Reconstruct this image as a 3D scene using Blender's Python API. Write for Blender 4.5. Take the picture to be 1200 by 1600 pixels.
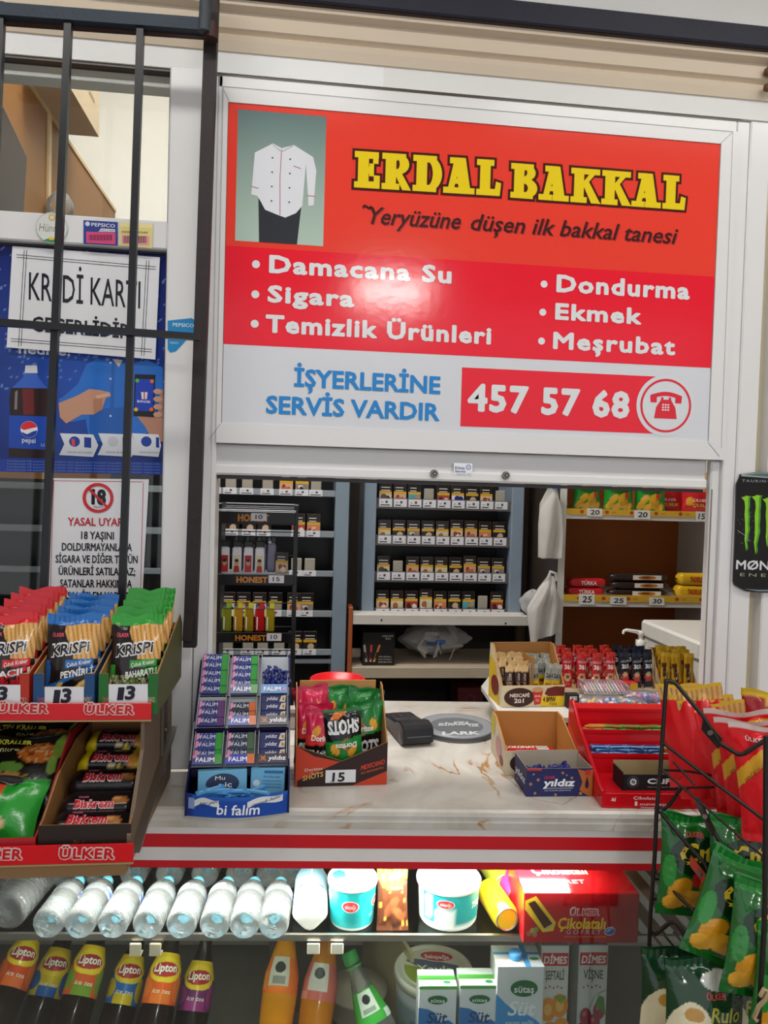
import bpy, math, random
import numpy as np
from math import sin, cos, pi, radians, atan2, sqrt
from mathutils import Vector, Matrix
for _o in list(bpy.data.objects): bpy.data.objects.remove(_o)
SC = bpy.context.scene; COL = SC.collection
random.seed(7)
# ------------------------------------------------------------------ camera
FPX = 1155.0
CAM = np.array([0, 0, 1.55])
_psi, _pit, _rol = radians(6.4), radians(1.8), .0285
_R0 = np.array([cos(_psi), -sin(_psi), 0]); _F0 = np.array([sin(_psi), cos(_psi), 0]); _Z = np.array([0, 0, 1.])
CF = _F0*cos(_pit)-_Z*sin(_pit); _U0 = _Z*cos(_pit)+_F0*sin(_pit)
CR = _R0*cos(_rol)+_U0*sin(_rol); CU = _U0*cos(_rol)-_R0*sin(_rol)
cd = bpy.data.cameras.new('camera'); cam = bpy.data.objects.new('camera', cd); COL.objects.link(cam)
cam.matrix_world = Matrix([[CR[i], CU[i], -CF[i], CAM[i]] for i in range(3)]+[[0, 0, 0, 1]])
cd.sensor_fit = 'AUTO'; cd.sensor_width = 36; cd.lens = 36*FPX/1600; cd.clip_start = .05
SC.camera = cam
# ------------------------------------------------------------------ light
SC.view_settings.view_transform = 'Standard'; SC.view_settings.look = 'None'
SC.view_settings.gamma = 1; SC.view_settings.use_curve_mapping = False
SC.view_settings.exposure = 0.18
W = bpy.data.worlds.new('daylight'); SC.world = W; W.use_nodes = True
W.node_tree.nodes['Background'].inputs[0].default_value = (.93, .96, 1, 1)
W.node_tree.nodes['Background'].inputs[1].default_value = 0.75
def area(name, loc, sx, sy, power, color=(1, 1, 1), rot=(0, 0, 0)):
    l = bpy.data.lights.new(name, 'AREA'); l.shape = 'RECTANGLE'; l.size = sx; l.size_y = sy; l.energy = power; l.color = color
    o = bpy.data.objects.new(name, l); COL.objects.link(o); o.location = loc; o.rotation_euler = rot
    return o
# ------------------------------------------------------------------ pixel rays and placing
def ray(x, y): return CF+(x-600)/FPX*CR-(y-800)/FPX*CU
def at(x, y, Y): d = ray(x, y); return CAM+d*(Y/d[1])
def atz(x, y, z): d = ray(x, y); return CAM+d*((z-CAM[2])/d[2])
def hz(P, py):
    q = (800-py)/FPX; r = np.array(P)-CAM
    return (q*(r@CF)-r@CU)/(CU[2]-q*CF[2])
def fr(a, b, z):
    A = atz(*a, z); B = atz(*b, z); d = B-A
    return A, atan2(d[1], d[0]), float(np.hypot(d[0], d[1]))
_p = at(612, 457, 1.535); _d = ray(612, 457); _t = (2.80-_p[2])/_d[2]
LAMP = (float(_p[0]+_d[0]*_t), float(_p[1]-_d[1]*_t), 2.80)
area('shop_lamp_light', LAMP, .42, .34, 24, (1, .98, .95))
area('shop_lamp_light', (-.45, .75, 2.81), 1.3, .16, 5, (1, .98, .95))
area('shop_lamp_light', (1.25, .75, 2.81), 1.3, .16, 5, (1, .98, .95))
area('booth_lamp_light', (-.35, 2.0, 3.62), 1.2, .4, 44, (1, .985, .965))
def lin(h):
    if not isinstance(h, str): return tuple(h)
    h = h.lstrip('#')
    if len(h) == 3: h = ''.join(k*2 for k in h)
    r = []
    for i in (0, 2, 4):
        c = int(h[i:i+2], 16)/255
        r.append(c/12.92 if c <= .04045 else ((c+.055)/1.055)**2.4)
    return tuple(r)
# ------------------------------------------------------------------ materials
MT = {}
def mat(name, rough=.5, metal=0., col=None, spec=.5, bump=0., bscale=60., var=.06, vscale=25., trans=0., ior=1.45, coat=0., emit=0., sub=0.):
    m = bpy.data.materials.new(name); m.use_nodes = True; nt = m.node_tree; N = nt.nodes; L = nt.links
    b = N['Principled BSDF']; b.inputs['Roughness'].default_value = rough; b.inputs['Metallic'].default_value = metal
    b.inputs['Specular IOR Level'].default_value = spec; b.inputs['IOR'].default_value = ior
    b.inputs['Transmission Weight'].default_value = trans; b.inputs['Coat Weight'].default_value = coat
    tc = N.new('ShaderNodeTexCoord')
    if col is None:
        a = N.new('ShaderNodeAttribute'); a.attribute_name = 'Col'; src = a.outputs['Color']
    else:
        a = N.new('ShaderNodeRGB'); a.outputs[0].default_value = (*lin(col), 1); src = a.outputs[0]
    no = N.new('ShaderNodeTexNoise'); no.inputs['Scale'].default_value = vscale; no.inputs['Detail'].default_value = 4
    L.new(tc.outputs['Object'], no.inputs['Vector'])
    mr = N.new('ShaderNodeMapRange'); mr.inputs['To Min'].default_value = 1-var; mr.inputs['To Max'].default_value = 1+var*.6
    L.new(no.outputs['Fac'], mr.inputs['Value'])
    mx = N.new('ShaderNodeVectorMath'); mx.operation = 'SCALE'
    L.new(src, mx.inputs[0]); L.new(mr.outputs[0], mx.inputs['Scale']); L.new(mx.outputs[0], b.inputs['Base Color'])
    if emit:
        L.new(src, b.inputs['Emission Color']); b.inputs['Emission Strength'].default_value = emit
    if bump:
        n2 = N.new('ShaderNodeTexNoise'); n2.inputs['Scale'].default_value = bscale; n2.inputs['Detail'].default_value = 3
        L.new(tc.outputs['Object'], n2.inputs['Vector'])
        bp = N.new('ShaderNodeBump'); bp.inputs['Strength'].default_value = bump; bp.inputs['Distance'].default_value = .004
        L.new(n2.outputs['Fac'], bp.inputs['Height']); L.new(bp.outputs[0], b.inputs['Normal'])
    MT[name] = m
    return m
mat('card', .55); mat('paper', .6, var=.03); mat('gloss', .2, spec=.4, var=.03); mat('signface', .13, var=.02, bump=.04, bscale=45)
mat('foil', .22, spec=.6, bump=.35, bscale=38); mat('plastic', .32); mat('pvc', .24, var=.025, vscale=6)
mat('metal', .35, metal=1.); mat('wire', .38, spec=.5, var=.15); mat('rust', .6, var=.35, vscale=14, bump=.3, bscale=80)
mat('plaster', .75, var=.08, vscale=5, bump=.12, bscale=30); mat('wood', .5, var=.12, vscale=9); mat('matte', .85)
mat('water', .03, trans=.95, ior=1.33, col='#f8fbfc', var=0, bump=.5, bscale=55)
mat('crinkle', .17, spec=.75, bump=.9, bscale=26); mat('clear', .06, trans=1., ior=1.12, col='#ffffff', var=0)
mat('drink', .12, trans=.35, ior=1.34, var=.02); mat('lampglow', .5, col='#fffaf0', emit=6., var=0)
def thin(name, fac, tint, rough=.02, diff=None, dmix=0.):
    m = bpy.data.materials.new(name); m.use_nodes = True; nt = m.node_tree; N = nt.nodes; L = nt.links
    N.remove(N['Principled BSDF']); out = N['Material Output']
    t = N.new('ShaderNodeBsdfTransparent'); t.inputs[0].default_value = (*lin(tint), 1)
    g = N.new('ShaderNodeBsdfGlossy'); g.inputs['Roughness'].default_value = rough
    fz = N.new('ShaderNodeFresnel'); fz.inputs[0].default_value = fac
    mx = N.new('ShaderNodeMixShader'); L.new(fz.outputs[0], mx.inputs[0]); L.new(t.outputs[0], mx.inputs[1]); L.new(g.outputs[0], mx.inputs[2])
    last = mx
    if diff:
        d = N.new('ShaderNodeBsdfTranslucent'); d.inputs[0].default_value = (*lin(diff), 1)
        d2 = N.new('ShaderNodeBsdfDiffuse'); d2.inputs[0].default_value = (*lin(diff), 1)
        ad = N.new('ShaderNodeMixShader'); L.new(d.outputs[0], ad.inputs[1]); L.new(d2.outputs[0], ad.inputs[2])
        no = N.new('ShaderNodeTexNoise'); no.inputs['Scale'].default_value = 12
        tc = N.new('ShaderNodeTexCoord'); L.new(tc.outputs['Object'], no.inputs['Vector'])
        mr = N.new('ShaderNodeMapRange'); mr.inputs['To Min'].default_value = dmix*.7; mr.inputs['To Max'].default_value = min(1, dmix*1.3)
        L.new(no.outputs['Fac'], mr.inputs['Value'])
        m2 = N.new('ShaderNodeMixShader'); L.new(mr.outputs[0], m2.inputs[0]); L.new(mx.outputs[0], m2.inputs[1]); L.new(ad.outputs[0], m2.inputs[2]); last = m2
    L.new(last.outputs[0], out.inputs['Surface']); MT[name] = m
thin('pane', 1.45, '#f4f8f6'); thin('film', 1.4, '#ffffff', .12, '#e8eef4', .16); thin('bagfilm', 1.4, '#ffffff', .2, '#f4f4f4', .72); thin('whitebag', 1.3, '#ffffff', .3, '#f0efec', .93)
thin('shelfglass', 1.4, '#e4efe9')
def marble():
    m = bpy.data.materials.new('marble'); m.use_nodes = True; nt = m.node_tree; N = nt.nodes; L = nt.links; b = N['Principled BSDF']
    tc = N.new('ShaderNodeTexCoord'); b.inputs['Roughness'].default_value = .22
    n1 = N.new('ShaderNodeTexNoise'); n1.inputs['Scale'].default_value = 5; n1.inputs['Detail'].default_value = 6; n1.inputs['Distortion'].default_value = 1.2
    L.new(tc.outputs['Object'], n1.inputs['Vector'])
    r1 = N.new('ShaderNodeValToRGB'); r1.color_ramp.elements[0].color = (*lin('#b5aea3'), 1); r1.color_ramp.elements[0].position = .3
    r1.color_ramp.elements[1].color = (*lin('#d6d2cb'), 1); r1.color_ramp.elements[1].position = .6
    L.new(n1.outputs['Fac'], r1.inputs[0])
    n2 = N.new('ShaderNodeTexNoise'); n2.inputs['Scale'].default_value = 2.6; n2.inputs['Detail'].default_value = 7; n2.inputs['Distortion'].default_value = 1.6
    L.new(tc.outputs['Object'], n2.inputs['Vector'])
    r2 = N.new('ShaderNodeValToRGB'); e = r2.color_ramp.elements
    e[0].position = .488; e[0].color = (0, 0, 0, 1); e[1].position = .5; e[1].color = (1, 1, 1, 1); k = e.new(.512); k.color = (0, 0, 0, 1)
    L.new(n2.outputs['Fac'], r2.inputs[0])
    n3 = N.new('ShaderNodeTexNoise'); n3.inputs['Scale'].default_value = 6.5; L.new(tc.outputs['Object'], n3.inputs['Vector'])
    r3 = N.new('ShaderNodeValToRGB'); r3.color_ramp.elements[0].position = .46; r3.color_ramp.elements[1].position = .6
    L.new(n3.outputs['Fac'], r3.inputs[0])
    mu = N.new('ShaderNodeMath'); mu.operation = 'MULTIPLY'; L.new(r2.outputs[0], mu.inputs[0]); L.new(r3.outputs[0], mu.inputs[1])
    mx = N.new('ShaderNodeMixRGB'); mx.inputs[2].default_value = (*lin('#a8702c'), 1)
    L.new(mu.outputs[0], mx.inputs[0]); L.new(r1.outputs[0], mx.inputs[1]); L.new(mx.outputs[0], b.inputs['Base Color'])
    MT['marble'] = m
marble()
# ------------------------------------------------------------------ text
_TX = {}
def _raw(s, bold, space):
    c = bpy.data.curves.new('t', 'FONT'); c.body = s; c.size = 1; c.offset = bold; c.resolution_u = 2 if len(s) > 3 else 4; c.space_character = space
    o = bpy.data.objects.new('t', c); me = bpy.data.meshes.new_from_object(o)
    v = np.zeros(len(me.vertices)*3); me.vertices.foreach_get('co', v); v = v.reshape(-1, 3)[:, :2]
    f = [tuple(p.vertices) for p in me.polygons]
    bpy.data.objects.remove(o); bpy.data.curves.remove(c); bpy.data.meshes.remove(me)
    return v, f
def glyphs(s, bold=0., space=1.):
    k = (s, bold, space)
    if k not in _TX:
        p = s.replace('ş', 's').replace('Ş', 'S'); v, f = _raw(p, bold, space)
        for i, ch in enumerate(s):
            if ch in 'şŞ':                        # cedilla: a small comma hung under the s
                a = _raw(p[:i+1], bold, space)[0][:, 0].max(); w = _raw(p[i], bold, 1.)[0][:, 0]; cv, cf = _raw(',', bold, 1.)
                cv = cv-np.array([(cv[:, 0].min()+cv[:, 0].max())/2-(a-(w.max()-w.min())/2), cv[:, 1].max()+.012]); f = f+[tuple(j+len(v) for j in q) for q in cf]; v = np.vstack([v, cv])
        x0, x1 = v[:, 0].min(), v[:, 0].max()
        _TX[k] = (np.stack([(v[:, 0]-x0)/(x1-x0), v[:, 1]/.71], 1), f, (x1-x0)/.71)
    return _TX[k]
# ------------------------------------------------------------------ mesh builder
class Pl:
    """a flat frame: u along ex, v along ey, n towards the viewer"""
    def __init__(s, o, ex, ey):
        s.o = np.array(o, float); s.ex = np.array(ex, float); s.ex /= np.linalg.norm(s.ex)
        s.ey = np.array(ey, float); s.ey -= s.ex*(s.ey@s.ex); s.ey /= np.linalg.norm(s.ey); s.n = np.cross(s.ex, s.ey)
    def px(s, x, y):
        d = ray(x, y); t = ((s.o-CAM)@s.n)/(d@s.n); q = CAM+d*t-s.o
        return np.array([q@s.ex, q@s.ey])
    def p(s, uv, off=0.):
        uv = np.atleast_2d(np.array(uv, float)); return s.o+uv[:, :1]*s.ex+uv[:, 1:2]*s.ey+off*s.n
    def up(s, d): return Pl(s.o+s.n*d, s.ex, s.ey)
class MB:
    def __init__(s): s.v = []; s.f = []; s.c = []; s.sm = []; s.mi = []; s.n = 0; s.mats = []; s.cm = 0; s.T = None
    def m(s, name):
        if name not in s.mats: s.mats.append(name)
        s.cm = s.mats.index(name); return s
    def add(s, v, f, c='#fff', smooth=False):
        v = np.asarray(v, float).reshape(-1, 3)
        if s.T is not None: v = v@np.array(s.T.to_3x3()).T+np.array(s.T.translation)
        if not s.mats: s.mats.append('card')
        if isinstance(c, (str, tuple)): c = np.tile(lin(c), (len(v), 1))
        s.v.append(v); s.c.append(np.asarray(c, float).reshape(-1, 3)[:, :3])
        s.f += [tuple(i+s.n for i in q) for q in f]; s.sm += [smooth]*len(f); s.mi += [s.cm]*len(f); s.n += len(v)
        return s
    def box(s, x0, x1, y0, y1, z0, z1, c='#fff', b=0.):
        if x1 < x0: x0, x1 = x1, x0
        if y1 < y0: y0, y1 = y1, y0
        if z1 < z0: z0, z1 = z1, z0
        b = min(b, (x1-x0)*.45, (y1-y0)*.45, (z1-z0)*.45)
        if b <= 0:
            v = [(x, y, z) for z in (z0, z1) for y in (y0, y1) for x in (x0, x1)]
            return s.add(v, [(0, 2, 3, 1), (4, 5, 7, 6), (0, 1, 5, 4), (2, 6, 7, 3), (0, 4, 6, 2), (1, 3, 7, 5)], c)
        v = []; ix = {}
        for sx in (0, 1):
            for sy in (0, 1):
                for sz in (0, 1):
                    X = (x0, x1)[sx]; Y = (y0, y1)[sy]; Z = (z0, z1)[sz]; dx = b*(1-2*sx); dy = b*(1-2*sy); dz = b*(1-2*sz)
                    for a, q in enumerate(((X, Y+dy, Z+dz), (X+dx, Y, Z+dz), (X+dx, Y+dy, Z))): ix[sx, sy, sz, a] = len(v); v.append(q)
        F = []
        for k in (0, 1):
            q = [ix[k, 0, 0, 0], ix[k, 1, 0, 0], ix[k, 1, 1, 0], ix[k, 0, 1, 0]]; F.append(q if k else q[::-1])
            q = [ix[0, k, 0, 1], ix[1, k, 0, 1], ix[1, k, 1, 1], ix[0, k, 1, 1]]; F.append(q[::-1] if k else q)
            q = [ix[0, 0, k, 2], ix[1, 0, k, 2], ix[1, 1, k, 2], ix[0, 1, k, 2]]; F.append(q if k else q[::-1])
        for a in (0, 1):
            for d in (0, 1):
                F.append([ix[a, d, 0, 0], ix[a, d, 1, 0], ix[a, d, 1, 1], ix[a, d, 0, 1]])
                F.append([ix[a, 0, d, 0], ix[a, 1, d, 0], ix[a, 1, d, 2], ix[a, 0, d, 2]])
                F.append([ix[0, a, d, 1], ix[1, a, d, 1], ix[1, a, d, 2], ix[0, a, d, 2]])
        for a in (0, 1):
            for d in (0, 1):
                for e in (0, 1): F.append([ix[a, d, e, 0], ix[a, d, e, 1], ix[a, d, e, 2]])
        return s.add(v, F, c)
    def tube(s, pts, r, c='#fff', n=8, closed=False):
        P = [np.array(p, float) for p in pts]; m = len(P); V = []; F = []; prev = None
        for i in range(m):
            a = P[i-1] if (i or closed) else P[i]; b = P[(i+1) % m] if (i < m-1 or closed) else P[i]
            t = b-a; t /= (np.linalg.norm(t)+1e-9)
            if prev is None:
                h = np.array([0, 0, 1.]) if abs(t[2]) < .9 else np.array([1., 0, 0]); x = np.cross(h, t)
            else: x = prev-t*(prev@t)
            x /= (np.linalg.norm(x)+1e-9); prev = x; y = np.cross(t, x); rr = r[i] if hasattr(r, '__len__') else r
            for k in range(n): V.append(P[i]+rr*(cos(2*pi*k/n)*x+sin(2*pi*k/n)*y))
        for i in range(m if closed else m-1):
            j = (i+1) % m
            for k in range(n): F.append((i*n+k, i*n+(k+1) % n, j*n+(k+1) % n, j*n+k))
        s.add(V, F, c, True)
        if not closed: s.add(V[:n], [tuple(range(n))[::-1]], c); s.add(V[-n:], [tuple(range(n))], c)
        return s
    def lathe(s, prof, c='#fff', n=24, o=(0, 0, 0), ax=None, wob=None, cap=True):
        """prof: (r, z) or (r, z, colour)"""
        V = []; C = []; F = []; o = np.array(o, float)
        if ax is None: X, Y, A = np.eye(3)
        else:
            A = np.array(ax, float); A /= np.linalg.norm(A); X = np.cross([0, 0, 1.] if abs(A[2]) < .9 else [0, 1., 0], A); X /= np.linalg.norm(X); Y = np.cross(A, X)
        for q in prof:
            cc = lin(q[2] if len(q) > 2 else c)
            for k in range(n):
                a = 2*pi*k/n; r = q[0]*(1+(wob(a, q[1]) if wob else 0)); V.append(o+r*cos(a)*X+r*sin(a)*Y+q[1]*A); C.append(cc)
        for i in range(len(prof)-1):
            for k in range(n): F.append((i*n+k, i*n+(k+1) % n, (i+1)*n+(k+1) % n, (i+1)*n+k))
        s.add(V, F, np.array(C), True)
        if cap:
            if prof[0][0] > 1e-5: s.add(V[:n], [tuple(range(n))[::-1]], np.array(C[:n]))
            if prof[-1][0] > 1e-5: s.add(V[-n:], [tuple(range(n))], np.array(C[-n:]))
        return s
    def prism(s, poly, pl, d0, d1, c='#fff'):
        a = pl.p(poly, d0); b = pl.p(poly, d1); n = len(poly)
        s.add(a, [tuple(range(n))[::-1]], c); s.add(b, [tuple(range(n))], c)
        return s.add(np.vstack([a, b]), [(i, (i+1) % n, n+(i+1) % n, n+i) for i in range(n)], c)
    def poly(s, pts, c='#fff'): return s.add(pts, [tuple(range(len(pts)))], c)
    # flat printing on a plane frame
    def pp(s, pl, uv, c, k=1):
        s._k = (getattr(s, '_k', 0)+1) % 41
        return s.add(pl.p(uv, .00035*k+8e-6*s._k), [tuple(range(len(uv)))], c)
    def pr(s, pl, u0, u1, v0, v1, c, k=1): return s.pp(pl, [(u0, v0), (u1, v0), (u1, v1), (u0, v1)], c, k)
    def pe(s, pl, u, v, ru, rv, c, k=1, a0=0., a1=2*pi, n=28, rot=0.):
        q = [(u+ru*cos(t)*cos(rot)-rv*sin(t)*sin(rot), v+ru*cos(t)*sin(rot)+rv*sin(t)*cos(rot)) for t in np.linspace(a0, a1, n, endpoint=a1-a0 < 6.2)]
        return s.pp(pl, q, c, k)
    def pring(s, pl, u, v, r0, r1, c, k=1, n=36):
        t = np.linspace(0, 2*pi, n, endpoint=False); a = [(u+r0*cos(x), v+r0*sin(x)) for x in t]; b = [(u+r1*cos(x), v+r1*sin(x)) for x in t]
        return s.add(pl.p(a+b, .00035*k), [(i, (i+1) % n, n+(i+1) % n, n+i) for i in range(n)], c)
    def pstroke(s, pl, pts, w, c, k=1):
        P = np.array(pts, float)
        for a, b in zip(P[:-1], P[1:]):
            t = b-a; L = np.linalg.norm(t); t /= L+1e-9; q = np.array([-t[1], t[0]])*w/2; e = t*w*.3
            s.pp(pl, [a-q-e, b-q+e, b+q+e, a+q-e], c, k)
        return s
    def pt(s, pl, txt, u0, v0, wd, cap, c, k=2, bold=.0, shear=0., dv=0., space=1.):
        """text with its baseline from (u0,v0), given width and cap height; dv = rise of the baseline"""
        b0 = 0. if 'M' in txt else min(bold, .012); g, f, _ = glyphs(txt, b0, space); d = (bold-b0)*1.25*cap
        uv = np.stack([u0+g[:, 0]*wd+g[:, 1]*cap*shear, v0+g[:, 1]*cap+g[:, 0]*dv], 1)
        sh = [(0, 0)] if d <= 0 or cap < .008 else [(0, 0), (d, 0), (-d, 0), (0, d), (0, -d), (d*.7, d*.7), (-d*.7, d*.7), (d*.7, -d*.7), (-d*.7, -d*.7)]
        for i, q in enumerate(sh): s.add(pl.p(uv+np.array(q), .00035*k+2e-5*i), f, c)
        return s
    def ptc(s, pl, txt, u, v, wd, cap, c, k=2, **kw): return s.pt(pl, txt, u-wd/2, v-cap/2, wd, cap, c, k, **kw)
    def tpx(s, pl, txt, bl, br, tl, c, k=2, **kw):
        a = pl.px(*bl); b = pl.px(*br); t = pl.px(*tl)
        return s.pt(pl, txt, a[0], a[1], b[0]-a[0], t[1]-a[1], c, k, dv=b[1]-a[1], **kw)
    def ppx(s, pl, pts, c, k=1): return s.pp(pl, [pl.px(*q) for q in pts], c, k)
    # curved surfaces
    def grid(s, S, nu, nv, c, smooth=True, flip=False):
        u, v = np.meshgrid(np.linspace(0, 1, nu+1), np.linspace(0, 1, nv+1)); u = u.ravel(); v = v.ravel()
        cc = c(u, v) if callable(c) else c
        F = []
        for j in range(nv):
            for i in range(nu):
                a = j*(nu+1)+i; q = (a, a+1, a+nu+2, a+nu+1); F.append(q[::-1] if flip else q)
        return s.add(S(u, v), F, cc, smooth)
    def st(s, S, txt, u0, u1, v0, cap, c, off=.0006, bold=.0, shear=0., dv=0., arc=0., space=1.):
        g, f, _ = glyphs(txt, bold, space)
        u = u0+g[:, 0]*(u1-u0)+g[:, 1]*cap*shear; v = v0+g[:, 1]*cap+g[:, 0]*dv+arc*(1-(2*g[:, 0]-1)**2)
        e = 1e-3; p = S(u, v); n = np.cross(S(u+e, v)-p, S(u, v+e)-p); n /= (np.linalg.norm(n, axis=1)[:, None]+1e-12)
        return s.add(p+n*off, f, c)
    def build(s, name, parent=None, loc=(0, 0, 0), rot=(0, 0, 0), label=None, cat=None, group=None, kind=None):
        me = bpy.data.meshes.new(name); V = np.vstack(s.v); C = np.vstack(s.c)
        me.from_pydata(V.tolist(), [], s.f)
        me.polygons.foreach_set('use_smooth', s.sm); me.polygons.foreach_set('material_index', s.mi)
        at_ = me.color_attributes.new('Col', 'FLOAT_COLOR', 'POINT')
        at_.data.foreach_set('color', np.hstack([C, np.ones((len(C), 1))]).astype(np.float32).ravel())
        for q in s.mats: me.materials.append(MT[q])
        me.update()
        o = bpy.data.objects.new(name, me); COL.objects.link(o); o.location = loc; o.rotation_euler = rot
        if parent: o.parent = parent
        tag(o, label, cat, group, kind)
        return o
def tag(o, label=None, cat=None, group=None, kind=None):
    if label: o['label'] = label
    if cat: o['category'] = cat
    if group: o['group'] = group
    if kind: o['kind'] = kind
    return o
def thing(name, label, cat, loc=(0, 0, 0), rot=(0, 0, 0), group=None):
    o = bpy.data.objects.new(name, None); COL.objects.link(o); o.empty_display_size = .05
    o.location = loc; o.rotation_euler = rot
    return tag(o, label, cat, group)
def dup(o, loc, rot, label, group=None):
    c = o.copy(); COL.objects.link(c); c.location = loc; c.rotation_euler = rot; c['label'] = label
    if group: c['group'] = group
    for ch in list(o.children):
        d = ch.copy(); COL.objects.link(d); d.parent = c
        for g in list(ch.children): e = g.copy(); COL.objects.link(e); e.parent = d
    return c
ORD = 'first second third fourth fifth sixth seventh eighth ninth tenth eleventh twelfth thirteenth fourteenth'.split()
# ------------------------------------------------------------------ printed art on bags
class Art:
    def __init__(s, base): s.ops = [lambda u, v, C: C.__setitem__(slice(None), lin(base))]
    def _m(s, fn, c):
        c = lin(c); s.ops.append(lambda u, v, C: C.__setitem__(fn(u, v), c)); return s
    def rect(s, u0, u1, v0, v1, c): return s._m(lambda u, v: (u >= u0) & (u <= u1) & (v >= v0) & (v <= v1), c)
    def ell(s, a, b, ru, rv, c, rot=0.):
        def fn(u, v):
            x = u-a; y = v-b; X = x*cos(rot)+y*sin(rot); Y = -x*sin(rot)+y*cos(rot); return (X/ru)**2+(Y/rv)**2 < 1
        return s._m(fn, c)
    def fn(s, f, c): return s._m(f, c)
    def sticks(s, mask, ku, kv, c0='#e6b268', c1='#7c4518'):
        a = np.array(lin(c0)); b = np.array(lin(c1))
        def op(u, v, C):
            m = mask(u, v); w = np.abs(np.sin(ku*u[m]+kv*v[m]))**.6; C[m] = b+(a-b)*w[:, None]
        s.ops.append(op); return s
    def speck(s, mask, cols, dens=.35, seed=1, cell=40):
        def op(u, v, C):
            m = mask(u, v); iu = (u*cell).astype(int); iv = (v*cell).astype(int)
            r = np.abs(np.sin(iu*12.9898+iv*78.233+seed)*43758.5453) % 1
            for i, c in enumerate(cols):
                q = m & (r > i*dens/len(cols)) & (r <= (i+1)*dens/len(cols)); C[q] = lin(c)
        s.ops.append(op); return s
    def __call__(s, u, v):
        C = np.zeros((len(u), 3))
        for o in s.ops: o(u, v, C)
        return C
def bagsurf(w, h, t, seed=0, side=1, seal=.07, wr=.0022):
    rg = np.random.RandomState(seed); ph = rg.rand(6)*6.28; fq = 4+rg.rand(6)*9; sl = rg.randn(6)*4
    def S(u, v):
        u = np.asarray(u, float); v = np.asarray(v, float)
        e = np.clip(1-np.abs(2*u-1)**2.4, 0, 1)**.75
        g = np.sin(pi*np.clip((v-seal)/(1-2*seal), 0, 1))**.6
        y = t/2*e*g; nb = np.exp(-((v-seal)/.16)**2)+np.exp(-((1-seal-v)/.16)**2)
        for i in range(6): y = y+wr*e*(.35+nb)*np.sin(fq[i]*2.2*u+sl[i]*v+ph[i])*.5*np.clip(g*3, 0, 1)
        y = y+.0007*np.sin(u*w*3000)*((v > 1-seal) | (v < seal))+.004*np.sin(pi*u*1.3+ph[0])*np.clip((v-.85)/.15, 0, 1)
        y = np.maximum(y, .0006) if side > 0 else np.maximum(y, .0004)
        x = (u-.5)*w*(1-.07*g)
        z = v*h+min(.004, w*.05)*np.sin(u*7+ph[1])*np.clip((v-.8)/.2, 0, 1)
        return np.stack([x, -side*y, z], -1)
    return S
def bag(w, h, t, art, texts=(), seed=0, nu=26, nv=36, mtl='foil', back=None, prints=None):
    """a filled flow-pack standing on z=0, front towards -y; returns its builder"""
    b = MB().m(mtl); S = bagsurf(w, h, t, seed)
    b.grid(S, nu, nv, art); B = bagsurf(w, h, t, seed+50, -1)
    b.grid(B, 12, 18, art if back is None else back, flip=True)
    for q in texts: b.st(S, *q[:6], **(q[6] if len(q) > 6 else {}))
    if prints: prints(b, S)
    return b
def carton_open(b, w, d, hf, hb, c_out, c_in, t=.003, lip=None):
    """open display carton: front hf high, back hb high, sides sloping between; x 0..w, y 0..d"""
    b.box(0, w, 0, d, 0, t, c_in); b.box(0, w, 0, t, 0, hf, c_in); b.box(0, w, d-t, d, 0, hb, c_in)
    for x in (0, w-t):
        q = [(0, 0), (d, 0), (d, hb), (d*.75, hb), (0, hf)]
        b.prism(q, Pl((x, 0, 0), (0, 1, 0), (0, 0, 1)), 0, t, c_in)
    e = .0004
    b.box(-e, w+e, -e, 0, 0, hf, c_out)
    for x, dx in ((-e, -1), (w+e, 1)): b.poly([(x, 0, 0), (x, d, 0), (x, d, hb), (x, d*.75, hb), (x, 0, hf)], c_out)
    return b
# ================================================================== SETTING
YF = 1.535                                   # the shop front plane
def fx(x, y, Y=YF): return float(at(x, y, Y)[0])
def fz(x, y, Y=YF): return float(at(x, y, Y)[2])
def PF(d=0.): return Pl((0, YF+d, 0), (1, 0, 0), (0, 0, 1))
def struct(b, name, **k): return b.build(name, kind='structure', **k)
WHT = '#e4e3e4'
b = MB().m('wood'); b.box(-3, 3, -2.2, 3.6, -.06, 0, '#8b857c'); struct(b, 'floor')
b = MB().m('plaster'); b.box(-3, 3, -2.2, YF+.12, 2.85, 2.95, '#e6e4df'); struct(b, 'ceiling')
b = MB().m('plaster'); b.box(-3, 3, YF+.12, 3.6, 3.7, 3.8, '#e6e4df'); struct(b, 'ceiling_booth')
b = MB().m('plaster'); b.box(-3, 3, 3.5, 3.6, 0, 3.7, '#e6dfd8'); struct(b, 'wall_back')
b = MB().m('plaster'); b.box(-3.1, -3, -2.2, 3.6, 0, 3.7, '#e0dcd2'); struct(b, 'wall_left')
b = MB().m('plaster'); b.box(3, 3.1, -2.2, 3.6, 0, 3.7, '#e0dcd2'); struct(b, 'wall_right')
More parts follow.
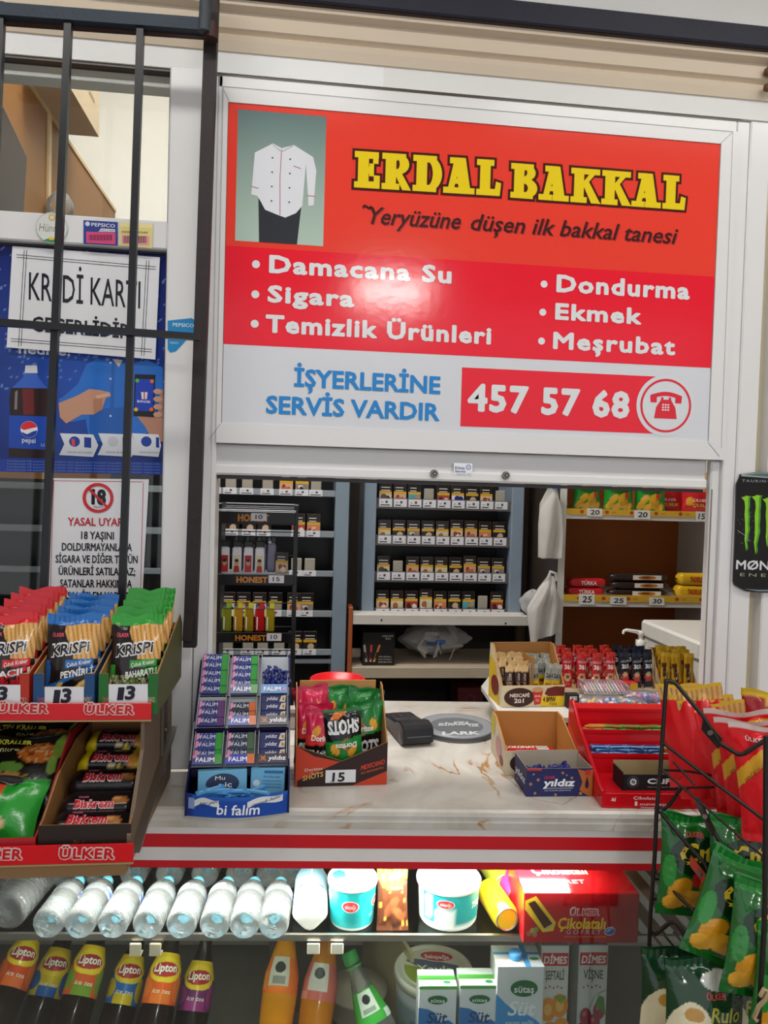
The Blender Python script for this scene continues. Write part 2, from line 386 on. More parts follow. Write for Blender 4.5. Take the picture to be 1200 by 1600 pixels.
# wall above the sign, cream ledge and steel beam (heights read at x=900)
zb = [fz(900, y) for y in (34, 70, 96, 121, 161)]
b = MB().m('plaster'); b.box(-3, 3, YF+.02, YF+.12, zb[4], 3.7, '#e2e2e0')
x0, x1 = fx(352, 95), fx(505, 110)
struct(b, 'wall_front')
b = MB().m('plaster'); b.box(-3, fx(600, 110), YF+.004, YF+.02, zb[4], zb[3]+.004, '#f1f2f2'); b.box(fx(600, 110), 3, YF+.004, YF+.02, zb[4], zb[3]+.004, '#e6e7e5')
struct(b, 'trim_plaster')
b = MB().m('plaster')
prof = [(.0, zb[3]-.012), (-.006, zb[3]+.006), (-.008, zb[2]-.018), (-.001, zb[2]-.012), (-.012, zb[2]-.006), (-.016, zb[1]-.012), (-.034, zb[1]-.008), (-.036, zb[1]+.012), (.02, zb[1]+.014), (.02, zb[3]-.012)]
pl = Pl((-3, YF, 0), (0, 1, 0), (0, 0, 1)); b.prism(prof, pl, 0, 6, '#d9c9b4'); struct(b, 'trim_ledge')
rg = np.random.RandomState(3)
b = MB().m('rust'); zz0, zz1 = zb[1]-.004, zb[0]
b.box(fx(345, 5), 3, YF-.05, YF+.02, zz1-.045, zz1, '#1d2030', .003); b.box(fx(345, 5), 3, YF-.044, YF+.02, zz0+.006, zz1-.046, '#38211a', .002)
struct(b, 'trim_beam')
b = MB().m('rust')                            # crumbling mortar left under the beam
for i in range(26):
    x = fx(322, 10)+rg.rand()*.13; b.lathe([(0, -.008), (.008+.008*rg.rand(), -.003), (.006, .004), (0, .007)], ['#9b8468', '#b9a48a', '#6d5a48'][i % 3], 6, (x, YF-.04-.014*rg.rand(), zb[1]+.008+.03*rg.rand()))
for i in range(14):
    x = fx(1188, 115)+rg.rand()*.06; b.lathe([(0, -.01), (.009, -.003), (.008, .005), (0, .01)], ['#8a5a2c', '#b98a55', '#6d4a2a'][i % 3], 6, (x, YF-.02-.01*rg.rand(), zb[3]+.0+.05*rg.rand()))
struct(b, 'trim_mortar')
# white frame round the sign: outer profile, bead, opening jambs
xl, xr = fx(336, 400), fx(1156, 590); xbl, xbr = fx(344, 400), fx(1136, 590); sl, sr = -.1645, .880; st_, sb = 2.3155, 1.6735
zo, zbd = fz(900, 166), fz(900, 184)
ZC = .962
def mitre(b, x0, x1, z0, z1, wl, wr, wt, wb, ya, yb, c):
    """four mitred profiles of a frame"""
    O = [(x0, z0), (x1, z0), (x1, z1), (x0, z1)]; I = [(x0+wl, z0+wb), (x1-wr, z0+wb), (x1-wr, z1-wt), (x0+wl, z1-wt)]
    for i in range(4):
        j = (i+1) % 4; b.prism([O[i], O[j], I[j], I[i]], PF(), -ya, -yb, c)
b = MB().m('pvc')
zfb = fz(700, 704)                            # under side of the frame below the sign
mitre(b, xbl, xbr, zfb, zbd-.0015, sl-xbl-.001, xbr-sr-.001, zbd-st_-.0005, sb-zfb, .06, -.004, WHT)
b.box(xl, xbr+.0, YF+.002, YF+.06, zbd, zo, WHT, .002)
b.box(xbr+.001, xr, YF+.002, YF+.06, ZC, zo, WHT, .002)
b.box(xr+.001, fx(1188, 590), YF+.0, YF+.05, ZC, zb[4]-.004, WHT, .003)
b.box(xl, xbl-.001, YF+.002, YF+.06, ZC, zo, WHT, .002)
pm = Pl((0, YF-.0042, 0), (1, 0, 0), (0, 0, 1)); b.m('plastic')
for q in (((1125, 225), (1145, 206)), ((346, 134), (358, 158)), ((1106, 691), (1124, 713)), ((344, 663), (327, 686)), ((348, 135), (1144, 206)), ((1145, 206), (1127, 700))): b.pstroke(pm, [pm.px(*k) for k in q], .0011 if q[0][0] != 1145 else .0007, '#8d8886', 1)
struct(b, 'trim_sign_frame')
b = MB().m('plastic'); b.box(sl-.001, sr+.001, YF+.0, YF+.05, sb-.004, st_+.001, '#15151a'); struct(b, 'trim_gasket')
b = MB().m('plastic'); b.box(-3, fx(1160, 190), YF+.006, YF+.02, zo, zo+.006, '#4b3f38'); struct(b, 'trim_seam')
b = MB().m('plaster'); b.box(fx(1188, 590), 3, YF+.03, YF+.1, ZC, zb[4], '#cfc3a6'); struct(b, 'wall_pillar')
b = MB().m('pvc'); b.box(fx(1187, 1000), fx(1187, 1000)+.12, YF-.002, YF+.05, ZC, 2.2, WHT, .003); struct(b, 'trim_right_post')
# sash under the sign and jambs of the opening
b = MB().m('pvc'); zs0 = fz(700, 752); zs1 = fz(700, 705)
b.box(fx(326, 740), fx(1111, 740), YF+.02, YF+.05, zs0, zs1, '#d9d8d9', .003); b.box(fx(326, 740), fx(1111, 740), YF+.012, YF+.03, zs0, zs0+.022, '#e6e6e6', .004)
b.box(fx(326, 740), fx(1111, 740), YF+.03, YF+.06, zs0-.008, zs0-.001, '#2c2527')
r_ = struct(b, 'window_4')
for px, py in ((678, 740), (790, 743)):
    q = at(px, py, YF+.01); k = MB().m('metal'); k.lathe([(.0085, 0), (.0085, .006), (.007, .009)], '#8c8880', 20, q, (0, -1, 0)); k.m('plastic').lathe([(.005, .0085), (.005, .0096)], '#2a2622', 16, q, (0, -1, 0)); k.lathe([(.002, .0096), (.002, .0105)], '#b0aca4', 10, q, (0, -1, 0))
    k.build('knob', r_)
k = MB().m('paper'); pl = Pl((0, YF+.0115, 0), (1, 0, 0), (0, 0, 1)); k.ppx(pl, [(709, 723), (738, 724), (738, 743), (709, 742)], '#eef0f6', 1)
k.tpx(pl, 'Klima', (711, 733), (726, 733.5), (711, 728.5), '#2b2f86', 2, bold=.03); k.tpx(pl, 'Servisi', (711, 738), (727, 738.5), (711, 734), '#2b2f86', 2, bold=.03)
c = pl.px(732, 730); k.pring(pl, *c, .004, .0054, '#3a56b0', 2); k.ptc(pl, '✻', *c, .005, .004, '#3a56b0', 2); k.tpx(pl, '0 532 601 0571', (713, 741.5), (736, 742), (713, 739.6), '#444', 2)
k.build('sticker', r_)
b = MB().m('pvc'); b.box(xbl, fx(316, 1060)+.0, YF+.005, YF+.08, ZC, zs1, WHT, .003); b.box(fx(316, 900), fx(323, 900), YF+.02, YF+.07, ZC, zs1, '#d5d4d4', .002)
b.box(fx(1109, 900), xbr+.001, YF+.012, YF+.032, ZC, zs1, '#dcdbdb', .003)
b.box(fx(1110.5, 900), fx(1112, 900), YF+.0105, YF+.013, ZC, zs0, '#8b867c')
struct(b, 'trim_jambs')
# left window: post, head, transom, glass
b = MB().m('pvc'); xp0, xp1 = fx(264, 200), fx(313, 400)
b.box(xp0, xp1, YF, YF+.06, ZC, zo+.01, WHT, .003); b.box(xp1+.0015, xl-.0005, YF+.004, YF+.05, ZC, zo, '#d4d3d5', .002)
zh = fz(230, 102); b.box(-2, xp0, YF+.002, YF+.06, zh, zb[4], '#eceae6', .003)
zt1, zt0 = fz(200, 341), fz(200, 386); b.box(-2, xp0, YF+.002, YF+.06, zt0, zt1, WHT, .003)
b.box(-2, xp0, YF+.004, YF+.05, ZC, ZC+.05, WHT)
struct(b, 'trim_window_post')
b = MB().m('pane'); b.box(-2, xp0, YF+.03, YF+.034, zt1, zh); r_ = struct(b, 'window_1')
b = MB().m('plastic'); b.box(-2, xp0-.001, YF+.02, YF+.03, zh-.004, zh, '#262a3a'); b.box(xp0-.004, xp0, YF+.02, YF+.03, zt1, zh, '#262626'); b.box(-2, xp0, YF+.02, YF+.03, zt1, zt1+.003, '#262626'); b.build('gasket', r_)
b = MB().m('pane'); b.box(-2, xp0, YF+.03, YF+.034, ZC, zt0); r_ = struct(b, 'window_2')
b = MB().m('plastic'); b.box(-2, xp0-.001, YF+.02, YF+.03, zt0-.004, zt0, '#262a3a'); b.box(xp0-.004, xp0, YF+.02, YF+.03, ZC, zt0, '#262626'); b.build('gasket', r_)
# ================================================================== SHOP SIGN
sg = thing('shop_sign', 'large red and white grocery sign with yellow title and telephone number above the serving hatch', 'sign', (.36, YF, sb))
PS = Pl((0, YF-.001, 0), (1, 0, 0), (0, 0, 1))
OF = Matrix.Translation((-.36, -YF, -sb))
def sgb(name, lab=None):
    b_.build(name, sg, label=lab)
def nb(m):
    b = MB().m(m); b.T = OF; return b
b_ = nb('signface'); b_.box(sl, sr, YF-.001, YF+.02, sb, st_, '#d9dbe2')
zA = (PS.px(355, 383)[1]+PS.px(1113, 433)[1])/2; zB = (PS.px(347, 536)[1]+PS.px(1108, 576)[1])/2
b_.pr(PS, sl, sr, zA, st_, '#ef4030', 1); b_.pr(PS, sl, sr, zB, zA, '#f0142f', 1)
q0, q1, q2 = PS.px(722, 574), PS.px(719, 666), PS.px(1040, 634)
b_.pr(PS, (q0[0]+q1[0])/2, q2[0]-.01, q1[1], q0[1], '#ee1a32', 1)
sgb('panel')
b_ = nb('signface')
b_.pe(PS, *q2, .0665, .0665, '#dcdee4', 2, n=48); b_.pring(PS, *q2, .053, .058, '#e01c33', 3, 48)
u, v = q2; R_ = '#e01c33'
b_.pp(PS, [(u-.026, v-.028), (u+.026, v-.028), (u+.022, v-.004), (u+.012, v+.012), (u+.011, v+.018), (u+.006, v+.018), (u+.006, v+.013), (u-.006, v+.013), (u-.006, v+.018), (u-.011, v+.018), (u-.012, v+.012), (u-.022, v-.004)], R_, 3)
hs = [(u-.036+.072*t, v+.022+.008*sin(pi*t)) for t in np.linspace(0, 1, 14)]+[(u+.036-.072*t, v+.013+.008*sin(pi*t)) for t in np.linspace(0, 1, 14)]
b_.pp(PS, hs, R_, 3)
for s in (-1, 1): b_.pp(PS, [(u+s*.036, v+.02), (u+s*.021, v+.022), (u+s*.021, v+.006), (u+s*.035, v+.006)][::s], R_, 3)
for i in range(3):
    for j in range(3): b_.pr(PS, u-.0085+i*.006, u-.0045+i*.006, v-.011+j*.0055, v-.0075+j*.0055, '#f0dfe2', 4)
sgb('telephone_emblem')
# slab lettering ERDAL BAKKAL: strokes + serifs, dark outline below
def slab(b, word, bl, br, tl, wds):
    a = PS.px(*bl); e = PS.px(*br); t = PS.px(*tl); H = t[1]-a[1]; tot = sum(wds); sc = (e[0]-a[0])/tot; x = a[0]
    dv = (e[1]-a[1])/(e[0]-a[0])
    for ch, w in zip(word, wds):
        W_ = w*sc*.93; st = .3*H; th = .19*H; sf = .17*H
        P = lambda u, v: (x+u, a[1]+v+dv*(x+u-a[0]))
        shapes = []
        R = lambda u0, u1, v0, v1: shapes.append([(u0, v0), (u1, v0), (u1, v1), (u0, v1)])
        def foot(u0, u1, v): R(u0, u1, v, v+sf) if v < H/2 else R(u0, u1, v-sf, v)
        def arc(cx, cy, rx, ry, tx, ty, a0, a1, n=12):
            T = np.linspace(a0, a1, n+1)
            for p, q in zip(T[:-1], T[1:]):
                shapes.append([(cx+rx*cos(p), cy+ry*sin(p)), (cx+rx*cos(q), cy+ry*sin(q)), (cx+(rx-tx)*cos(q), cy+(ry-ty)*sin(q)), (cx+(rx-tx)*cos(p), cy+(ry-ty)*sin(p))])
        s0 = .1*H
        if ch in 'ERDLBK': R(s0, s0+st, 0, H); foot(0, s0+st+(.1*H if ch in 'RKL' else .02), 0); foot(0, s0+st+(.1*H if ch in 'LK' else .02), H)
        if ch == 'E':
            R(s0, W_-.04*H, 0, th); R(s0, W_-.08*H, H-th, H); R(s0, W_-.2*H, H/2-th/2, H/2+th/2)
            R(W_-.17*H, W_, 0, .36*H); R(W_-.2*H, W_-.05*H, .68*H, H); R(W_-.3*H, W_-.17*H, .33*H, .68*H)
        if ch == 'L':
            R(s0, W_-.08*H, 0, th); shapes.append([(W_-.2*H, 0), (W_-.03*H, 0), (W_, .36*H), (W_-.15*H, .4*H)])
        if ch == 'D': R(s0, W_*.55, 0, th); R(s0, W_*.55, H-th, H); arc(W_*.5, H/2, W_*.5, H/2, st*.88, th*.9, -pi/2, pi/2, 20)
        if ch == 'R':
            R(s0, W_*.55, H-th, H); R(s0, W_*.55, .42*H, .42*H+th*.8); arc(W_*.52, .71*H, W_*.42, .29*H, st*.9, th*.8, -pi/2, pi/2, 16)
            shapes.append([(W_*.42, .48*H), (W_*.66, .5*H), (W_*.98, .06*H), (W_*1.02, 0), (W_*.72, 0)])
        if ch == 'B':
            R(s0, W_*.55, H-th, H); R(s0, W_*.55, .45*H, .45*H+th*.8); R(s0, W_*.55, 0, th)
            arc(W_*.5, .75*H, W_*.42, .25*H, st*.85, th*.75, -pi/2, pi/2, 14); arc(W_*.5, .3*H, W_*.5, .3*H, st*.95, th*.9, -pi/2, pi/2, 14)
        if ch == 'K':
            shapes.append([(s0+st*.8, .36*H), (s0+st*.8, .56*H), (W_*.68, H-sf*.6), (W_*.88, H-sf*.6)])
            shapes.append([(s0+st*.95, .5*H), (s0+st*1.5, .62*H), (W_*1.0, .06*H), (W_*1.06, 0), (W_*.72, 0)])
            foot(W_*.56, W_*1.0, H)
        if ch == 'A':
            m = W_*.5; shapes.append([(.1*W_, 0), (.1*W_+.17*H, 0), (m+.06*H, H), (m-.14*H, H)]); shapes.append([(W_*.86-.3*H, 0), (W_*.9, 0), (m+.17*H, H), (m-.14*H, H)])
            R(.3*W_, .7*W_, .27*H, .27*H+th*.75); foot(-.02*W_, .1*W_+.3*H, 0); foot(W_*.86-.36*H, W_*1.02, 0); foot(m-.28*H, m+.1*H, H)
        for q in shapes:
            q = np.array(q)
            ar = .5*sum(q[i][0]*q[(i+1) % len(q)][1]-q[(i+1) % len(q)][0]*q[i][1] for i in range(len(q)))
            if ar < 0: q = q[::-1]
            n = len(q); e_ = .0052; O = []          # outset copy
            for i in range(n):
                p0, p1, p2 = q[i-1], q[i], q[(i+1) % n]; d1 = (p1-p0)/(np.linalg.norm(p1-p0)+1e-9); d2 = (p2-p1)/(np.linalg.norm(p2-p1)+1e-9)
                n1 = np.array([d1[1], -d1[0]]); n2 = np.array([d2[1], -d2[0]]); k = (n1+n2)/max(.55, 1+n1@n2); O.append(p1+k*e_)
            b.pp(PS, [P(*p) for p in O], '#4a1512', 2); b.pp(PS, [P(*p) for p in q], '#f0d21c', 3)
        x += w*sc
b_ = nb('signface')
slab(b_, 'ERDAL', (553, 293), (785, 307), (555, 236), [.95, 1.08, 1.1, 1.15, .95])
slab(b_, 'BAKKAL', (797, 309), (1073, 329), (802, 255), [1.02, 1.12, 1.12, 1.12, 1.12, .92])
sgb('title_lettering', 'yellow outlined slab lettering')
b_ = nb('signface')
for dx, dy, c, k in ((1.5, 1.5, '#a8322c', 1), (0, 0, '#44151a', 2)):
    b_.tpx(PS, 'Yeryüzüne', (570+dx, 349+dy), (717+dx, 358+dy), (570+dx, 322+dy), c, k+1, shear=.28, bold=.012)
    b_.tpx(PS, 'düşen ilk bakkal tanesi', (733+dx, 359+dy), (1053+dx, 381+dy), (733+dx, 333+dy), c, k+1, shear=.28, bold=.012)
    b_.tpx(PS, '~', (566+dx, 334+dy), (580+dx, 335+dy), (566+dx, 305+dy), c, k+1, bold=.01)
sgb('slogan_lettering', 'dark slanted slogan lettering')
b_ = nb('signface'); LC = '#e3e4e8'
for t, bl, br, tl in (('Damacana Su', (421.5, 425), (704, 442), (421.5, 399)), ('Sigara', (419, 471), (552, 479), (419, 446)), ('Temizlik Ürünleri', (416, 518), (766, 537), (416, 492)), ('Dondurma', (870, 455), (1076, 467), (870, 429.5)), ('Ekmek', (868, 498), (1001, 506), (868, 474)), ('Meşrubat', (865, 544), (1053, 554), (865, 519)), ('457 57 68', (732, 640), (981, 652), (732, 600))):
    b_ = nb('signface'); b_.tpx(PS, t, bl, br, tl, LC, 3, bold=.05, space=1.12); sgb('lettering', 'white rounded lettering')
for x, y, r in ((400, 413, .008), (399, 460, .008), (398, 506, .008), (850, 444, .0075), (848, 488, .0075), (846, 533, .0075)): b_ = nb('signface'); b_.pe(PS, *PS.px(x, y), r, r, LC, 2); sgb('bullet_mark')
b_ = nb('signface')
for t, bl, br, tl in (('İŞYERLERİNE', (460, 603), (687, 615), (460, 576)), ('SERVİS VARDIR', (416, 645), (686, 657), (416, 618))): b_ = nb('signface'); b_.tpx(PS, t, bl, br, tl, '#1c84cf', 3, bold=.034); sgb('lettering', 'blue capital lettering')
# framed picture: plain cook's jacket and dark trousers, no figure
b_ = nb('signface'); p0, p1 = PS.px(371, 171), PS.px(506, 384); p2 = PS.px(368, 377); p3 = PS.px(509, 182)
zt, zbm = (p0[1]+p3[1])/2, (p1[1]+p2[1])/2; xa, xb_ = (p0[0]+p2[0])/2, (p1[0]+p3[0])/2
A0, A1 = np.array(lin('#667f7f')), np.array(lin('#b3c8bb'))
b_.grid(lambda u, v: PS.p(np.stack([xa+u*(xb_-xa), zbm+v*(zt-zbm)], 1), .0007), 4, 16, lambda u, v: A1+(A0-A1)*(v[:, None]**1.3))
wq, hq = xb_-xa, zt-zbm
G = lambda pts: [(xa+u*wq, zbm+v*hq) for u, v in pts]
b_.pp(PS, G([(.27, 0), (.7, 0), (.74, .3), (.25, .36)]), '#33353c', 3)
b_.pp(PS, G([(.27, .32), (.33, .25), (.46, .22), (.56, .2), (.68, .24), (.75, .3), (.78, .62), (.82, .3), (.88, .31), (.9, .58), (.86, .68), (.64, .76), (.5, .73), (.4, .76), (.2, .68), (.17, .36), (.24, .35)]), '#e3e5ec', 4)
b_.pstroke(PS, G([(.5, .72), (.49, .5), (.5, .22)]), .0012, '#b03a4c', 5); b_.pstroke(PS, G([(.4, .75), (.5, .70), (.62, .75)]), .002, '#b4b8c4', 5)
for i in range(4):
    for s in (.4, .6): b_.pe(PS, *G([(s, .32+.11*i)])[0], .0017, .0017, '#3a3d48', 5)
b_.pstroke(PS, G([(.17, .42), (.25, .41)]), .0012, '#b03a4c', 5); b_.pstroke(PS, G([(.8, .38), (.89, .38)]), .0012, '#b03a4c', 5); b_.pstroke(PS, G([(.64, .6), (.72, .585)]), .0012, '#b03a4c', 5)
sgb('picture', 'grey green picture of a white jacket and dark trousers')
# ================================================================== STICKERS AND POSTERS ON THE LEFT WINDOW
PT = Pl((0, YF-.0003, 0), (1, 0, 0), (0, 0, 1)); PW = Pl((0, YF+.0275, 0), (1, 0, 0), (0, 0, 1)); PK = Pl((0, YF+.018, 0), (1, 0, 0), (0, 0, 1))
b = MB().m('paper'); c = PT.px(81, 356); b.pe(PT, *c, .030, .029, '#dfe0dc', 1); b.pring(PT, *c, .0285, .030, '#b9c4bb', 2); b.ptc(PT, 'Hünnap', *c, .048, .016, '#8b8d86', 2, shear=.1)
b.pp(PT, [(c[0]-.017, c[1]-.026), (c[0], c[1]-.0185), (c[0]+.017, c[1]-.026), (c[0], c[1]-.029)], '#37914e', 3); b.pe(PT, c[0], c[1]-.021, .006, .003, '#e6c84e', 4); b.pring(PT, c[0], c[1]+.020, .004, .0065, '#d9b94e', 3)
b.build('round_sticker', label='round pale sticker with a green and yellow emblem on the window transom', cat='sticker')
b = MB().m('paper'); b.ppx(PT, [(130.5, 344), (184, 347), (184, 384), (130.5, 381)], '#20398c'); b.tpx(PT, 'PEPSICO', (143, 353.5), (180, 356), (143, 348), '#e6e8f2', 3, bold=.04)
c = PT.px(137, 350); b.pe(PT, *c, .0045, .0045, '#cfd5ea', 3); b.ppx(PT, [(154, 362), (158, 357), (180, 358.5), (180, 363)], '#e9e9ee', 2); b.tpx(PT, '10521949', (156, 361.5), (179, 362.5), (156, 358.3), '#333', 4)
b.ppx(PT, [(135, 362), (180.5, 364), (180.5, 382), (135, 379.5)], '#d8477c', 2)
for i in range(22): b.ppx(PT, [(139+i*1.7, 367), (139.6+i*1.7+(i % 3)*.4, 367), (139.6+i*1.7+(i % 3)*.4, 376), (139+i*1.7, 376)], '#7e1f4d', 3)
b.build('barcode_sticker', label='blue barcode sticker with a pink field on the window transom', cat='sticker')
b = MB().m('paper'); b.ppx(PT, [(187, 347.5), (239, 350), (238, 388), (186.5, 383.5)], '#e3d487'); b.ppx(PT, [(188, 348), (238, 350.5), (238, 357), (188, 354.5)], '#eedf9f', 2); b.ppx(PT, [(190, 367), (233, 369), (233, 384), (190, 381)], '#e29aa4', 2)
for i in range(20): b.ppx(PT, [(193+i*1.8, 369), (193.8+i*1.8+(i % 2)*.5, 369), (193.8+i*1.8+(i % 2)*.5, 380), (193+i*1.8, 380)], '#6f4a3d', 3)
b.tpx(PT, '00000 99349', (190, 364), (231, 365.5), (190, 360.5), '#55422e', 4)
b.build('barcode_sticker', label='yellow barcode sticker beside the blue one on the window transom', cat='sticker')
b = MB().m('paper'); b.ppx(PT, [(262, 501), (300, 497), (306, 502), (306, 516), (275, 549), (266, 551), (262, 546)][::-1], '#1789c9'); b.tpx(PT, 'PEPSICO', (270, 510), (303, 511.5), (270, 504.5), '#dcebf5', 3, bold=.04)
b.tpx(PT, 'DEPOT', (266, 537), (279, 538), (266, 534), '#dcebf5', 3)
b.build('triangle_sticker', label='turquoise triangular sticker on the white window post', cat='sticker')
# drinks poster
dp = MB().m('gloss'); B1 = '#16308c'
A0, A1 = np.array(lin('#1f4fb0')), np.array(lin('#13226e'))
c0, c1 = PW.px(4, 384), PW.px(257, 742)
def pim(u, v):
    r = np.hypot(u-.45, v-.45)[:, None]; C = A0+(A1-A0)*np.clip(r*1.5, 0, 1)
    q = (np.abs(np.sin((u*97).astype(int)*12.98+(v*131).astype(int)*78.2)*43758) % 1) < .045; C[q & (v > .3)] = lin('#6d8fd0'); return C
pw0, ph0 = c1[0]-c0[0]+.02, c0[1]-c1[1]; x_, z_ = c0[0]-.012, c1[1]
Q = lambda u, v: PW.p(np.stack([x_+u*pw0, z_+v*ph0], 1), .0004+.003*0)
dp.grid(Q, 97, 131, pim)
def PX(pts, c, k=2): dp.ppx(PW, pts, c, k)
# printed bottle
PX([(40, 571), (58, 571), (59, 583), (39, 583)], '#d8d8dc', 3); PX([(41, 583), (57, 583), (62, 592), (74, 607), (18, 607), (34, 592)], '#3a62c2', 3)
PX([(18, 606), (74, 607), (78, 622), (77, 650), (77, 712), (14, 710), (16, 650), (15, 622)], '#2c1713', 3); PX([(35, 608), (53, 608), (54, 648), (37, 648)], '#6e1d1c', 4); PX([(24, 612), (28, 610), (27, 640), (23, 640)], '#8a7f80', 4)
PX([(15, 649), (78, 651), (76, 703), (14, 700)], '#1a49b4', 4)
c = PW.px(46, 671); r = .0165
dp.pe(PW, *c, r, r, '#eceef4', 5)
dp.pp(PW, [(c[0]+r*.97*cos(t), c[1]+r*.97*sin(t)) for t in np.linspace(.35, pi-.1, 18)]+[(c[0]-r*.6, c[1]-r*.1), (c[0]+r*.1, c[1]+r*.1)], '#e3262f', 6)
dp.pp(PW, [(c[0]+r*.97*cos(t), c[1]+r*.97*sin(t)) for t in np.linspace(pi+.35, 2*pi-.1, 18)]+[(c[0]+r*.5, c[1]-r*.2), (c[0]-r*.2, c[1]-r*.6)], '#1b3f9e', 6)
dp.tpx(PW, 'pepsi', (35, 691), (56, 692.5), (35, 683), '#e6e9f4', 6, bold=.01); dp.tpx(PW, '2,5 L', (64, 697), (75, 698), (64, 693), '#cfd6ec', 6)
PX([(14, 710), (77, 712), (77, 716), (14, 714)], '#2a1512', 4)
# printed shirt, pointing hand and hand with telephone
PX([(150, 562), (205, 568), (232, 563), (255, 575), (255, 640), (245, 640), (225, 690), (140, 690), (134, 655), (112, 660), (92, 640), (92, 626), (122, 600), (135, 570)], '#2a70cc', 3)
PX([(140, 640), (200, 636), (205, 690), (140, 690)], '#245fb4', 4); PX([(175, 561), (180, 561), (176, 690), (170, 690)], '#2460b4', 4)
PX([(176, 561), (192, 563), (186, 574)], '#c9b8ae', 4)
for yy in (567, 592, 650): dp.pe(PW, *PW.px(173, yy), .002, .002, '#dfe6f2', 5)
PX([(92, 630), (122, 618), (140, 608), (158, 610), (172, 613), (174, 619), (166, 622), (160, 640), (146, 648), (128, 648), (104, 662), (94, 652)][::-1], '#c79479', 5)
PX([(150, 618), (171, 614), (173, 618), (152, 624)][::-1], '#dcab90', 6); PX([(146, 624), (160, 622), (161, 640), (147, 646)][::-1], '#b57f66', 6)
PX([(210, 645), (246, 650), (250, 612), (255, 608), (255, 690), (238, 690), (228, 668)][::-1], '#b98570', 4)
PX([(211, 585), (243, 586), (241, 652), (209, 650)][::-1], '#16161c', 6); PX([(213, 592), (241, 593), (239, 643), (211, 642)][::-1], '#1d3fb5', 7)
for x, y, cc in ((215, 595, '#58b848'), (238, 596, '#e5702a'), (213, 640, '#e8b93c'), (237, 640, '#e5702a')): dp.pe(PW, *PW.px(x, y), .004, .004, cc, 8)
PX([(221, 613), (231, 613), (230, 624), (222, 624)][::-1], '#e9e4e2', 8); PX([(225, 613), (227, 613), (227, 624), (225, 624)][::-1], '#d0432f', 9); dp.tpx(PW, 'BANABi', (215, 629), (235, 630), (215, 625), '#e9e9f2', 8, bold=.04)
for i in range(4): dp.pe(PW, *PW.px(247, 612+i*12), .009, .0055, '#cf9c84', 7)
for i, x in enumerate((94, 154, 206)):
    PX([(x, 677), (x+52-(i == 2)*10, 679), (x+60-(i == 2)*14, 696), (x+52-(i == 2)*10, 714), (x-1, 711), (x+7, 694)][::-1], '#dfe2ea', 5)
    dp.pe(PW, *PW.px(x+23, 690), .0105, .0105, ('#1d3f9e', '#c9ccd6', '#1d3f9e')[i], 6); PX([(x+38, 683), (x+49-(i == 2)*6, 684), (x+49-(i == 2)*6, 700), (x+38, 699)][::-1], '#1d3f9e', 6)
    dp.tpx(PW, 'KODUNU GIR VE KAZAN', (x+12, 708), (x+50-(i == 2)*8, 709), (x+12, 705), '#3a4468', 6)
PX([(117, 686), (118, 697), (113, 697), (112, 686)], '#e5484a', 7)
dp.tpx(PW, 'hediye!', (30, 552), (110, 556), (30, 538), '#dfe4f0', 6, bold=.03)
PX([(0, 717), (257, 722), (255, 742), (0, 737)][::-1], '#1c3f9e', 3)
for i in range(4): dp.tpx(PW, 'kampanya 18 yaşından büyükler için geçerlidir katılım koşulları ve ödüller hakkında', (12, 721+i*4.6), (250, 726+i*4.6), (12, 718.6+i*4.6), '#7a93cc', 6)
dp.build('drinks_poster', label='blue soft drink poster with printed bottle and pointing man behind the bars', cat='poster')
b = MB().m('gloss'); q = [(20, 385), (250, 402.5), (243, 562), (11, 543)]
v = [PK.px(*k) for k in q][::-1]; b.prism(v, PK, 0, .002, '#e6e6ea')
K1 = '#20212b'; pk = PK.up(.002)
for a, e in (((26, 398), (243, 417)), ((26, 402), (243, 421)), ((17, 529), (237, 546)), ((17, 533), (237, 550)), ((38, 391), (29, 541)), ((42, 391), (33, 541)), ((229, 407), (221, 556)), ((233, 407), (225, 556))):
    b.pstroke(pk, [pk.px(*a), pk.px(*e)], .0012, K1, 1)
b.tpx(pk, 'KREDİ KARTI', (45, 468), (219, 482), (46, 424), K1, 2, bold=.005); b.tpx(pk, 'GEÇERLİDİR', (50, 517), (203, 529), (52, 494), K1, 2, bold=.02)
b.build('card_payment_notice', label='white landscape notice with black ruled border hung over the blue poster', cat='sign')
b = MB().m('gloss'); q = [PW.px(*k) for k in ((75, 960), (221, 960), (233, 749), (82, 747))]; b.prism(q, PW, .0002, .002, '#e9e8ec'); pk = PW.up(.002)
for a, e in (((84, 751), (224, 753)), ((84, 751), (78, 950)), ((224, 755), (219, 950))): b.pstroke(pk, [pk.px(*a), pk.px(*e)], .0012, '#b22338', 1)
c = pk.px(153.5, 778); b.pring(pk, *c, .024, .0305, '#cf2a36', 4); b.tpx(pk, '18', (144, 787), (164.5, 788), (144, 764.5), '#17171d', 2, bold=.05); b.tpx(pk, 'YAŞ ALTI', (146, 793.5), (161, 794), (146, 790), '#17171d', 2, bold=.02)
b.pstroke(pk, [(c[0]-.018, c[1]+.018), (c[0]+.018, c[1]-.018)], .005, '#cf2a36', 5)
for t, x0, x1, y, h, cc in (('YASAL UYARI:', 106, 199, 821, 12.5, '#bf2436'), ('18 YAŞINI', 127, 178, 842, 12, K1), ('DOLDURMAYANLARA', 97, 206, 860, 12, K1), ('SİGARA VE DİĞER TÜTÜN', 87, 215, 879, 12, K1), ('ÜRÜNLERİ SATILAMAZ;', 92, 211, 898, 12, K1), ('SATANLAR HAKKINDA', 94, 206, 917, 12, K1), ('YASAL İŞLEM YAPILIR.', 90, 205, 936, 12, K1)):
    b.tpx(pk, t, (x0, y), (x1, y+1), (x0, y-h), cc, 2, bold=.025)
b.build('age_warning_notice', label='white tobacco age warning notice below the blue poster', cat='sign')
